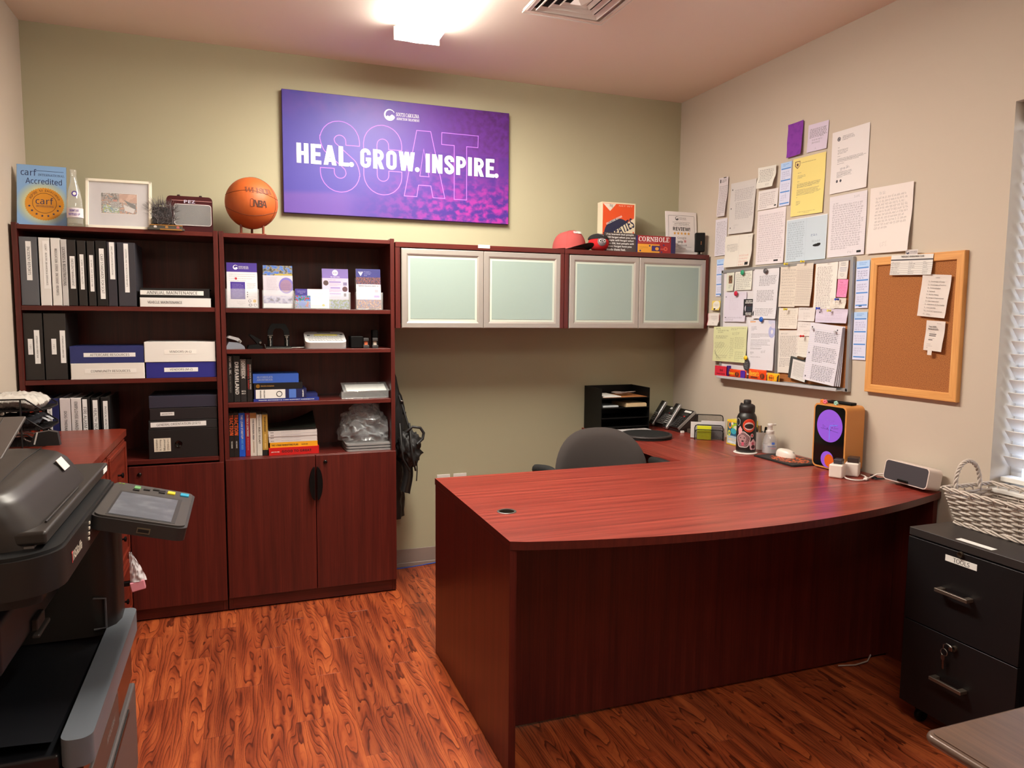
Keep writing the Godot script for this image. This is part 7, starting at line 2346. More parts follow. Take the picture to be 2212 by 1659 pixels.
	for e in [["note_pad", "bright yellow note pad in the front of the wire sorter", Vector3(-0.026, 0.040, 0.018), Vector3(0.076, 0.076, 0.012), c8(214, 218, 30), "note pad"], ["envelope", "white envelopes standing behind the yellow pad in the sorter", Vector3(0.022, 0.052, -0.018), Vector3(0.128, 0.098, 0.014), c8(206, 202, 206), "envelopes"], ["envelope", "white envelope sticking out at the left of the wire sorter", Vector3(-0.046, 0.048, -0.028), Vector3(0.104, 0.09, 0.004), c8(210, 206, 204), "envelope"]]:
		st = S()
		box(st, Vector3.ZERO, e[3], 0.001)
		var q := part(self, numbered(e[0]), st, mat("sheet_" + (e[4] as Color).to_html(false), e[4], 0.7), sorter * (e[2] as Vector3))
		q.basis = sorter.basis
		tag(q, e[1], e[5])
	# tissue box
	t = left_facing("tissue_box", "upright tissue box printed with green and teal leaves", "tissue box", Vector3(2.502, Y, 0.803))
	st = S()
	box(st, Vector3(0, 0.066, 0), Vector3(0.112, 0.132, 0.11), 0.0015)
	part(t, "carton", st, mat("tissue_carton", c8(214, 196, 60), 0.5))
	var pg := page(0.112, 0.132, c8(224, 196, 50), 171, 1100.0)
	pg.bar(0.04, 0.09, 0.96, 0.64, c8(44, 92, 128)).bar(0.04, 0.64, 0.96, 0.97, c8(168, 190, 206))
	pg.oval(0.66, 0.26, 0.3, 0.15, c8(150, 190, 40)).oval(0.68, 0.28, 0.2, 0.08, c8(210, 216, 190)).oval(0.5, 0.44, 0.2, 0.12, c8(60, 170, 190)).oval(0.22, 0.2, 0.14, 0.16, c8(226, 150, 40), 0.6).oval(0.18, 0.54, 0.1, 0.12, c8(200, 210, 70), 0.4).oval(0.82, 0.52, 0.1, 0.16, c8(190, 204, 60), 0.5).oval(0.4, 0.14, 0.08, 0.06, c8(226, 226, 210))
	pg.oval(0.5, 0.78, 0.4, 0.04, c8(226, 200, 150), 0.5).oval(0.3, 0.9, 0.2, 0.05, c8(214, 222, 228)).oval(0.7, 0.9, 0.2, 0.06, c8(206, 214, 220), 0.5)
	face(t, "printed_front", 0.112, 0.132, pg.mat(0.5), Vector3(0, 0.066, 0.0556))
	st = S()
	sheet(st, func(u: float, v: float) -> Vector3:
		var a := TAU * u
		var rr := lerpf(0.034, 0.004, pow(v, 0.8)) * (1.0 + 0.25 * sin(a * 3.0 + v * 4.0))
		return Vector3(cos(a) * rr + 0.020 * v, 0.132 + 0.088 * v, sin(a) * rr * 0.6 - 0.01 * v), 24, 8, true)
	part(t, "tissue", st, mat("tissue_white", c8(222, 218, 214), 0.9))
	# coaster, bottle with stickers
	st = S()
	lathe(st, [Vector2(0, 0.0), Vector2(0.056, 0.0), Vector2(0.058, 0.002), Vector2(0.057, 0.005), Vector2(0, 0.005)], 40)
	single("coaster", st, M.white_plastic, "round white coaster under the black water bottle", "coaster", Vector3(2.366, Y, 1.008))
	t = thing("water_bottle", "black insulated water bottle covered with stickers", "water bottle", Vector3(2.376, Y + 0.0052, 0.998), -0.67)
	st = S()
	lathe(st, [Vector2(0, 0.0), Vector2(0.045, 0.0), Vector2(0.0475, 0.003), Vector2(0.048, 0.012), Vector2(0.048, 0.168), Vector2(0.0465, 0.178), Vector2(0.041, 0.189), Vector2(0.037, 0.194), Vector2(0.036, 0.20), Vector2(0, 0.20)], 48)
	part(t, "body", st, mat("bottle_black", c8(26, 23, 22), 0.42))
	st = S()
	lathe(st, [Vector2(0.036, 0.198), Vector2(0.038, 0.201), Vector2(0.0385, 0.226), Vector2(0.036, 0.234), Vector2(0.026, 0.240), Vector2(0.0185, 0.242), Vector2(0.0185, 0.243), Vector2(0.018, 0.256), Vector2(0.0155, 0.261), Vector2(0, 0.262)], 36)
	part(t, "lid", st, mat("lid_black", c8(30, 26, 26), 0.5))
	st = S()
	box(st, Vector3(-0.028, 0.236, 0), Vector3(0.012, 0.018, 0.022), 0.004)
	part(t, "lid_strap", st, M.lid_black)
	var lay := func(n: String, a: float, y: float, wa: float, hh: float, m: Material, off: float, bumpy := 0.0) -> void:
		var s2 := S()
		sheet(s2, func(u: float, v: float) -> Vector3:
			var th := TAU * u
			var k := v * (1.0 + bumpy * sin(th * 5.0))
			var g := a + cos(th) * k * wa / 0.048
			return Vector3(sin(g) * (0.048 + off), y + sin(th) * k * hh, cos(g) * (0.048 + off)), 30, 4)
		part(t, n, s2, m)
	lay.call("sticker", 0.28, 0.137, 0.0312, 0.033, ink(c8(226, 92, 50)), 0.0004)
	lay.call("sticker", 0.28, 0.137, 0.0285, 0.030, ink(c8(208, 52, 24)), 0.0007)
	lay.call("sticker", 0.28, 0.134, 0.024, 0.020, ink(c8(216, 190, 186)), 0.0010)
	lay.call("sticker", 0.28, 0.1335, 0.0225, 0.0125, ink(c8(34, 18, 16)), 0.0013)
	lay.call("sticker", -0.30, 0.064, 0.036, 0.040, ink(c8(226, 214, 214)), 0.0004, 0.06)
	lay.call("sticker", -0.30, 0.064, 0.0325, 0.0365, speckle("dog_coat", [c8(70, 44, 48), c8(130, 96, 100), c8(186, 150, 152)], 0.6, 9.0, 0.09, 91), 0.0007, 0.08)
	lay.call("sticker", -0.36, 0.068, 0.018, 0.022, ink(c8(170, 134, 136)), 0.0010, 0.04)
	lay.call("sticker", -0.34, 0.058, 0.006, 0.004, ink(c8(40, 24, 26)), 0.0013)
	lay.call("sticker", -0.32, 0.044, 0.007, 0.010, ink(c8(190, 80, 104)), 0.0013)
	for sx in [-0.56, -0.18]:
		lay.call("sticker", sx, 0.074, 0.003, 0.003, ink(c8(30, 18, 20)), 0.0013)
	lay.call("sticker", 0.62, 0.087, 0.008, 0.010, ink(c8(220, 190, 190)), 0.0004)
	lay.call("sticker", 0.62, 0.087, 0.005, 0.0065, ink(c8(190, 40, 50)), 0.0007, 0.2)
	lay.call("sticker", 0.78, 0.040, 0.022, 0.026, ink(c8(226, 180, 190)), 0.0004, 0.12)
	lay.call("sticker", 0.74, 0.047, 0.008, 0.008, ink(c8(196, 90, 110)), 0.0007)
	lay.call("sticker", 0.80, 0.030, 0.012, 0.010, ink(c8(70, 30, 40)), 0.0007)
	lay.call("sticker", -0.66, 0.108, 0.011, 0.022, ink(c8(220, 160, 166)), 0.0004, 0.1)
	lay.call("sticker", -0.95, 0.152, 0.014, 0.020, ink(c8(170, 174, 174)), 0.0004)
	lay.call("sticker", -0.95, 0.152, 0.0115, 0.017, ink(c8(26, 30, 30)), 0.0007)
	# pen cup and hand sanitiser
	t = thing("pen_cup", "white cup with dark pens behind the water bottle", "pen cup", Vector3(2.512, Y, 0.945))
	st = S()
	lathe(st, [Vector2(0, 0), Vector2(0.03, 0), Vector2(0.034, 0.09), Vector2(0.0325, 0.09), Vector2(0.0285, 0.004), Vector2(0, 0.004)], 24)
	part(t, "cup", st, M.white_plastic)
	for k in 5:
		var a := k * 1.3
		st = S()
		tube(st, [Vector3(cos(a) * 0.012, 0.006, sin(a) * 0.012), Vector3(cos(a) * 0.027, 0.112 + 0.006 * (k % 3), sin(a) * 0.027)], 0.0055, 8)
		single("pen", st, [M.black_plastic, M.black_plastic, ink(c8(190, 150, 100)), M.black_plastic, M.black_plastic][k], ["black pen leaning left in the white cup", "black marker at the back of the white cup", "tan pencil in the white cup", "black marker leaning right in the white cup", "short black pen in the white cup"][k], "pen", t.position)
	t = thing("sanitizer_bottle", "clear pump bottle of hand sanitizer beside the mouse", "bottle", Vector3(2.477, Y, 1.052))
	st = S()
	lathe(st, [Vector2(0, 0.0), Vector2(0.034, 0.0), Vector2(0.037, 0.004), Vector2(0.0365, 0.05), Vector2(0.032, 0.078), Vector2(0.020, 0.098), Vector2(0.018, 0.104), Vector2(0.0165, 0.104), Vector2(0.019, 0.096), Vector2(0.030, 0.077), Vector2(0.0345, 0.05), Vector2(0.035, 0.006), Vector2(0, 0.003)], 28)
	var cp := mat("clear_bottle", Color(0.93, 0.93, 0.95, 0.16), 0.08)
	cp.transparency = BaseMaterial3D.TRANSPARENCY_ALPHA
	part(t, "bottle", st, cp)
	st = S()
	lathe(st, [Vector2(0, 0.004), Vector2(0.034, 0.005), Vector2(0.0345, 0.045), Vector2(0, 0.046)], 28)
	var gel := mat("gel", Color(0.92, 0.92, 0.95, 0.35), 0.05)
	gel.transparency = BaseMaterial3D.TRANSPARENCY_ALPHA
	part(t, "gel", st, gel)
	st = S()
	lathe(st, [Vector2(0.02, 0.098), Vector2(0.021, 0.099), Vector2(0.021, 0.113), Vector2(0.012, 0.116), Vector2(0.011, 0.134), Vector2(0.013, 0.136), Vector2(0.014, 0.147), Vector2(0.010, 0.150), Vector2(0, 0.150)], 24)
	box(st, Vector3(0.02, 0.143, 0), Vector3(0.03, 0.010, 0.012), 0.004)
	part(t, "pump", st, mat("pump_white", c8(214, 208, 204), 0.35))
	var lb := Transform3D(Basis(Vector3.UP, -0.55), Vector3.ZERO) * at(0.006, 0.048, 0.0372)
	st = S()
	box(st, lb * Vector3(0.006, 0.006, 0), Vector3(0.014, 0.011, 0.0006), 0.0, 1, lb.basis)
	part(t, "blue_mark", st, ink(c8(60, 100, 190)))
	text(t, "hand sanitizer", ink(c8(60, 60, 140)), lb * at(0, -0.008, 0.0004), 0.04, 0.006, "bold")
	text(t, "70% alcohol", ink(c8(190, 60, 110)), lb * at(0.006, -0.018, 0.0004), 0.024, 0.005, "bold")
	# mouse pad and mouse
	t = left_facing("mouse_pad", "black mouse pad with an orange pattern against the wall", "mouse pad", Vector3(2.444, Y, 1.232))
	st = S()
	prism(st, rrect(0.285, 0.195, 0.014), 0.0035, Transform3D(Basis(Vector3.RIGHT, -PI / 2), Vector3.ZERO))
	part(t, "lower_pad", st, M.black_matt)
	st = S()
	prism(st, rrect(0.25, 0.18, 0.01), 0.003, Transform3D(Basis(Vector3.RIGHT, -PI / 2), Vector3(0.008, 0.0036, 0.004)))
	part(t, "upper_pad", st, mat("pad_dark", c8(34, 30, 32), 0.6))
	pg = page(0.22, 0.15, c8(34, 30, 32), 172, 900.0)
	pg.photo(0, 0, 1, 1, [c8(40, 30, 30), c8(60, 30, 26), c8(190, 70, 30), c8(226, 110, 50), c8(60, 40, 36), c8(30, 28, 30)], 0.03)
	st = S()
	prism(st, disc(0.5, 40), 1.0, Transform3D(Basis(Vector3(0.21, 0, 0), Vector3(0, 0, -0.15), Vector3(0, 0.0004, 0)), Vector3(0.008, 0.0067, 0.004)))
	var orange := pg.mat(0.6)
	orange.uv1_offset = Vector3(0.5, 0.5, 0)
	part(t, "pattern", st, orange)
	st = S()
	sheet(st, func(u: float, v: float) -> Vector3:
		var a := TAU * u
		var e := cos(v * PI / 2)
		return Vector3(cos(a) * 0.053 * pow(e, 0.55), 0.036 * pow(sin(v * PI / 2), 0.8) * (1.0 - 0.18 * cos(a) * e), sin(a) * 0.030 * pow(e, 0.5)), 32, 8, true)
	var ms := thing("computer_mouse", "white computer mouse on the orange patterned pad", "mouse", Vector3(2.465, Y + 0.0072, 1.185), -PI / 2 + 0.2)
	part(ms, "shell", st, mat("mouse_white", c8(224, 216, 208), 0.3))
	st = S()
	box(st, Vector3(0.036, 0.0255, 0.0), Vector3(0.022, 0.006, 0.006), 0.0025)
	part(ms, "wheel", st, mat("mouse_grey", c8(150, 146, 142), 0.4))
	# wooden clock display
	t = left_facing("clock_display", "wooden upright clock display with a purple dial on a black screen", "clock", Vector3(2.508, Y, 1.464))
	t.rotation.y = -PI / 2 + 0.03
	st = S()
	var outer := rrect(0.188, 0.290, 0.024, 6)
	prism(st, outer, 0.104, at(0, 0.149, -0.052))
	part(t, "wood_shell", st, mat("clock_wood", c8(206, 140, 74), 0.4))
	st = S()
	box(st, Vector3(0, 0.002, 0), Vector3(0.15, 0.004, 0.08), 0.001)
	part(t, "foot", st, M.black_matt)
	st = S()
	prism(st, rrect(0.172, 0.274, 0.018, 6), 0.0008, at(0, 0.149, 0.0522))
	part(t, "screen", st, mat("screen_black", c8(10, 10, 11), 0.12))
	var pur := mat("screen_dial", c8(120, 74, 176), 0.3)
	pur.emission_enabled = true
	pur.emission = c8(120, 70, 190)
	pur.emission_energy_multiplier = 0.45
	st = S()
	prism(st, disc(0.073, 48), 0.0006, at(0.002, 0.198, 0.0531))
	var dial := part(t, "dial", st, pur)
	var hand := ink(c8(120, 130, 250))
	st = S()
	box(st, Vector3(0.004, 0.165, 0.0542), Vector3(0.004, 0.066, 0.0006), 0.0)
	part(dial, "minute_hand", st, hand)
	st = S()
	box(st, Vector3(0.026, 0.203, 0.0542), Vector3(0.046, 0.0045, 0.0006), 0.0, 1, Basis(Vector3.BACK, 0.14))
	part(dial, "hour_hand", st, hand)
	st = S()
	var dkp := ink(c8(60, 36, 110))
	for e in [[Vector2(-0.036, 0.200), Vector2(-0.034, 0.186), Vector2(-0.022, 0.192), Vector2(-0.036, 0.200)], [Vector2(0.024, 0.208), Vector2(0.036, 0.204), Vector2(0.030, 0.194)], [Vector2(-0.048, 0.184), Vector2(0.0, 0.180)], [Vector2(0.008, 0.180), Vector2(0.052, 0.174)], [Vector2(0.026, 0.188), Vector2(0.052, 0.192)]]:
		var pts := []
		for q in e:
			pts.append(Vector3(q.x, q.y, 0.0539))
		tube(st, pts, 0.0006, 4)
	for q in [Vector2(-0.010, 0.186), Vector2(0.017, 0.192), Vector2(0.010, 0.180)]:
		prism(st, disc(0.0025, 12), 0.0004, at(q.x, q.y, 0.0538))
	part(dial, "line_drawing", st, dkp)
	st = S()
	tube(st, [Vector3(-0.018, 0.226, 0.0539), Vector3(0.026, 0.224, 0.0539), Vector3(0.024, 0.219, 0.0539), Vector3(-0.014, 0.221, 0.0539)], 0.0006, 4)
	part(dial, "pale_line", st, ink(c8(150, 110, 210)))
	st = S()
	prism(st, disc(0.0365, 40), 0.0006, at(-0.004, 0.046, 0.0531))
	part(t, "small_dial", st, pur)
	var ora := mat("screen_orange", c8(180, 80, 24), 0.3)
	ora.emission_enabled = true
	ora.emission = c8(190, 80, 20)
	ora.emission_energy_multiplier = 0.35
	st = S()
	prism(st, disc(0.029, 36, 0.92), 0.0006, at(0.008, 0.042, 0.0537))
	part(t, "orange_disc", st, ora)
	st = S()
	box(st, Vector3(0, 0.006, 0), Vector3(0.13, 0.012, 0.038), 0.004)
	single("remote_control", st, M.black_plastic, "slim black remote lying on top of the wooden clock display", "remote", Vector3(2.512, Y + 0.2945, 1.472), -PI / 2 + 0.12)
	for e in [["pink flower-shaped trinket on the clock display", c8(236, 110, 130), Vector3(2.458, Y + 0.302, 1.432)], ["orange trinket beside the pink one on the clock display", c8(232, 130, 60), Vector3(2.460, Y + 0.302, 1.412)], ["pale green trinket at the right on the clock display", c8(150, 200, 184), Vector3(2.462, Y + 0.302, 1.492)]]:
		st = S()
		for k in 5:
			lathe(st, [Vector2(0, -0.006), Vector2(0.005, -0.003), Vector2(0.006, 0.0), Vector2(0.005, 0.003), Vector2(0, 0.006)], 10, Transform3D(Basis.IDENTITY, Vector3(0, sin(TAU * k / 5.0) * 0.006, cos(TAU * k / 5.0) * 0.007)))
		single("trinket", st, ink(e[1], 0.3), e[0], "trinket", e[2])
	# two white chargers with dark battery packs
	for k in 2:
		var b := thing("battery_charger", ["white cube charger nearer the desk middle", "white cube charger nearer the wall"][k], "charger", [Vector3(2.382, Y, 1.600), Vector3(2.470, Y, 1.595)][k], 0.55 + 0.1 * k)
		st = S()
		box(st, Vector3(0, 0.029, 0), Vector3(0.062, 0.058, 0.056), 0.007, 1, Basis.IDENTITY, 3)
		part(b, "case", st, mat("charger_white", c8(226, 214, 206), 0.32))
		st = S()
		box(st, Vector3(0.008, 0.067, 0.002), Vector3(0.042, 0.022, 0.034) if k == 0 else Vector3(0.052, 0.026, 0.044), 0.003)
		single("battery_pack", st, mat("battery_grey", c8(58, 56, 62), 0.35) if k == 0 else mat("battery_brown", c8(56, 46, 44), 0.3), ["grey battery pack seated on the charger nearer the desk middle", "dark brown battery pack seated on the charger nearer the wall"][k], "battery", b.position, b.rotation.y)
	st = S()
	var pts := []
	for k in 25:
		var u := k / 24.0
		pts.append(Vector3(2.392, 0.757, 1.63).bezier_interpolate(Vector3(2.36, 0.753, 1.68), Vector3(2.42, 0.753, 1.71), Vector3(2.445, 0.756, 1.69), u))
	tube(st, pts, 0.003, 8)
	tube(st, [Vector3(2.492, 0.758, 1.622), Vector3(2.49, 0.756, 1.645), Vector3(2.475, 0.755, 1.67), Vector3(2.452, 0.756, 1.688)], 0.003, 8)
	tube(st, [Vector3(2.458, 0.756, 1.688), Vector3(2.485, 0.760, 1.682), Vector3(2.51, 0.772, 1.688), Vector3(2.54, 0.778, 1.715), Vector3(2.548, 0.775, 1.745)], 0.003, 8)
	box(st, Vector3(2.452, 0.7565, 1.688), Vector3(0.030, 0.011, 0.016), 0.004, 1, Basis(Vector3.UP, 0.5))
	single("charger_cable", st, mat("cord_white", c8(222, 212, 206), 0.4), "white charging cord joining both chargers on the desk", "cord")
	st = S()
	for k in 3:
		tube(st, [Vector3(2.53 + 0.005 * k, 0.756, 1.635), Vector3(2.515, 0.757, 1.662 + 0.01 * k), Vector3(2.49, 0.754, 1.70 - 0.02 * k), Vector3(2.53, 0.756, 1.71)], 0.0022, 6)
	single("loose_cable", st, M.black_matt, "loose black cord behind the chargers by the wall", "cord")
	# white desktop speaker with a dark grille
	t = left_facing("desktop_speaker", "white desktop speaker with a dark grille near the window corner of the desk", "speaker", Vector3(2.528, Y, 1.846))
	t.rotation.y = -PI / 2 - 0.07
	var tb := Basis(Vector3.RIGHT, -0.17)
	st = S()
	prism(st, rrect(0.222, 0.084, 0.017, 6), 0.066, Transform3D(tb, Vector3(0, 0.046, -0.03)))
	part(t, "shell", st, mat("speaker_white", c8(222, 206, 198), 0.35))
	st = S()
	prism(st, rrect(0.214, 0.077, 0.014, 6), 0.0015, Transform3D(tb, Vector3(0, 0.046, -0.03)) * at(0, 0, 0.0655))
	part(t, "grille", st, mat("grille_grey", c8(58, 54, 60), 0.6))
	st = S()
	var gx := Transform3D(tb, Vector3(0, 0.046, -0.03))
	box(st, gx * Vector3(-0.004, -0.032, 0.070), Vector3(0.052, 0.010, 0.008), 0.003, 1, tb)
	part(t, "dock", st, M.black_gloss)

# ---------------------------------------------------------------- chair
func office_chair() -> void:
	var t := thing("office_chair", "dark grey office chair with a rounded backrest tucked behind the desk", "chair", Vector3(1.622, 0, 0.93))
	var fab := speckle("chair_fabric", [c8(50, 45, 44), c8(64, 58, 56), c8(74, 67, 64)], 0.95, 12.0, 0.3, 95)
	var st := S()
	for sg in [1.0, -1.0]:
		sheet(st, func(u: float, v: float) -> Vector3:
			var a := TAU * u
			var c := cos(a)
			var s := sin(a)
			var x := signf(c) * pow(absf(c), 0.8) * 0.250 * v
			var y := signf(s) * pow(absf(s), 0.85) * 0.235 * v
			return Vector3(x, 0.650 + y, -0.085 + x * x * 0.9 + sg * (0.030 * pow(maxf(0.0, 1.0 - pow(v, 4.0)), 0.5)) - y * 0.12), 48, 12, sg < 0.0)
	part(t, "backrest", st, fab)
	st = S()
	box(st, Vector3(0, 0.46, 0.13), Vector3(0.49, 0.075, 0.46), 0.034, 1, Basis.IDENTITY, 4)
	part(t, "seat", st, fab)
	for sg in [-1, 1]:
		st = S()
		var pad := []
		for q in 9:
			var u := q / 8.0
			pad.append(Vector3(sg * (0.318 - 0.02 * sin(u * PI)), 0.700 + 0.012 * sin(u * PI), -0.10 + 0.26 * u))
		tube(st, pad, 0.024, 10)
		tube(st, [Vector3(sg * 0.315, 0.69, 0.12), Vector3(sg * 0.325, 0.58, 0.10), Vector3(sg * 0.30, 0.47, 0.08), Vector3(sg * 0.20, 0.42, 0.08)], 0.016, 8)
		part(t, "armrest", st, M.black_matt)
	st = S()
	tube(st, [Vector3(0, 0.55, -0.10), Vector3(0, 0.44, -0.09), Vector3(0, 0.41, 0.03)], 0.022, 8)
	part(t, "back_post", st, M.black_plastic)
	st = S()
	lathe(st, [Vector2(0, 0.42), Vector2(0.03, 0.42), Vector2(0.03, 0.25), Vector2(0.04, 0.25), Vector2(0.04, 0.07), Vector2(0, 0.07)], 16, at(0, 0, 0.1))
	part(t, "gas_lift", st, M.black_plastic)
	for k in 5:
		var a := TAU * k / 5.0 + 0.3
		var d := Vector3(cos(a), 0, sin(a))
		st = S()
		tube(st, [Vector3(0, 0.10, 0.1) + d * 0.03, Vector3(0, 0.075, 0.1) + d * 0.27], 0.020, 8, false, 0.013)
		var leg := part(t, "leg", st, M.black_plastic)
		st = S()
		lathe(st, [Vector2(0, -0.011), Vector2(0.024, -0.011), Vector2(0.028, -0.006), Vector2(0.028, 0.006), Vector2(0.024, 0.011), Vector2(0, 0.011)], 16, Transform3D(Basis(Vector3(-d.z, 0, d.x), PI / 2) * Basis(Vector3.UP, 0), Vector3(0, 0.029, 0.1) + d * 0.27))
		part(leg, "caster", st, M.black_matt)

# ---------------------------------------------------------------- black jacket and bag on the bookcase side
func hanging_bags() -> void:
	var dark := mat("nylon_black", c8(24, 24, 25), 0.55)
	var t := thing("black_jacket", "long black jacket hanging on the side of the right bookcase", "jacket", Vector3(0.728, 1.26, 0.11))
	var st := S()
	var nz := soft(44, 1.4, 2)
	sheet(st, func(u: float, v: float) -> Vector3:
		var y := -0.93 * v
		var wd := 0.012 + 0.092 * smoothstep(0.0, 0.5, v) - 0.030 * smoothstep(0.5, 1.0, v)
		var dp := 0.025 + 0.06 * smoothstep(0.0, 0.35, v)
		var a := PI * (u - 0.5)
		var fold := 1.0 + 0.16 * sin(u * 22.0 + v * 3.0) * smoothstep(0.2, 1.0, v)
		return Vector3(0.004 + maxf(0.0, cos(a) * wd * fold + nz.get_noise_2d(u * 9.0, v * 9.0) * 0.012), y, sin(a) * dp), 32, 28, true)
	sheet(st, func(u: float, v: float) -> Vector3: return Vector3(0.003, -0.93 * v, (u - 0.5) * 2.0 * (0.025 + 0.06 * smoothstep(0.0, 0.35, v))), 4, 12)
	part(t, "cloth", st, dark)
	t = thing("black_backpack", "small black drawstring backpack with straps hanging over the jacket", "backpack", Vector3(0.786, 0.73, 0.285))
	st = S()
	sheet(st, func(u: float, v: float) -> Vector3:
		var a := TAU * u
		var b := PI * (v - 0.5)
		var p := Vector3(cos(b) * cos(a) * 0.062, sin(b) * 0.098, cos(b) * sin(a) * 0.072)
		p += p.normalized() * (nz.get_noise_3dv(p * 22.0 + Vector3.ONE * 3.0) * 0.024)
		return p + Vector3(0.024, 0.0, 0.0), 36, 20, true)
	part(t, "body", st, mat("nylon_soft", c8(30, 29, 30), 0.6))
	st = S()
	sheet(st, func(u: float, v: float) -> Vector3: return Vector3(-0.02 + 0.055 * u + 0.01 * sin(v * 4.0), -0.07 - 0.14 * v - 0.05 * u * v + 0.02 * u, 0.02 + 0.02 * sin(u * 5.0)), 8, 8)
	part(t, "flap", st, dark)
	st = S()
	tube(st, [Vector3(0.0, 0.10, 0.05), Vector3(0.03, 0.125, 0.06), Vector3(0.07, 0.118, 0.062), Vector3(0.088, 0.09, 0.06), Vector3(0.082, 0.06, 0.06), Vector3(0.05, 0.035, 0.07)], 0.0075, 6)
	part(t, "grab_loop", st, dark)
	for k in 2:
		st = S()
		tube(st, [Vector3(-0.03 + 0.05 * k, 0.14, 0.03), Vector3(-0.035 + 0.05 * k, 0.05, 0.09), Vector3(-0.03 + 0.05 * k, -0.03, 0.105), Vector3(0.01 + 0.03 * k, -0.10, 0.08)], 0.005, 6)
		part(t, "strap", st, dark)
	st = S()
	tube(st, [Vector3(0.045, -0.04, 0.085), Vector3(0.048, -0.10, 0.08), Vector3(0.046, -0.155, 0.075)], 0.003, 6)
	part(t, "drawcord", st, M.black_matt)
	for k in 2:
		st = S()
		box(st, Vector3(-0.012 + 0.014 * k, 0.245 - 0.056 * k, -0.01), Vector3(0.018, 0.018, 0.01), 0.003)
		var bk := part(t, "buckle", st, M.black_plastic)
		st = S()
		box(st, Vector3(-0.012 + 0.014 * k, 0.252 - 0.056 * k, -0.003), Vector3(0.012, 0.006, 0.004), 0.001)
		part(bk, "buckle_glint", st, M.steel)
	st = S()
	tube(st, [Vector3(-0.022, 0.28, -0.03), Vector3(-0.002, 0.2, 0.0), Vector3(0.022, 0.10, 0.03)], 0.006, 6)
	part(t, "hanging_strap", st, dark)

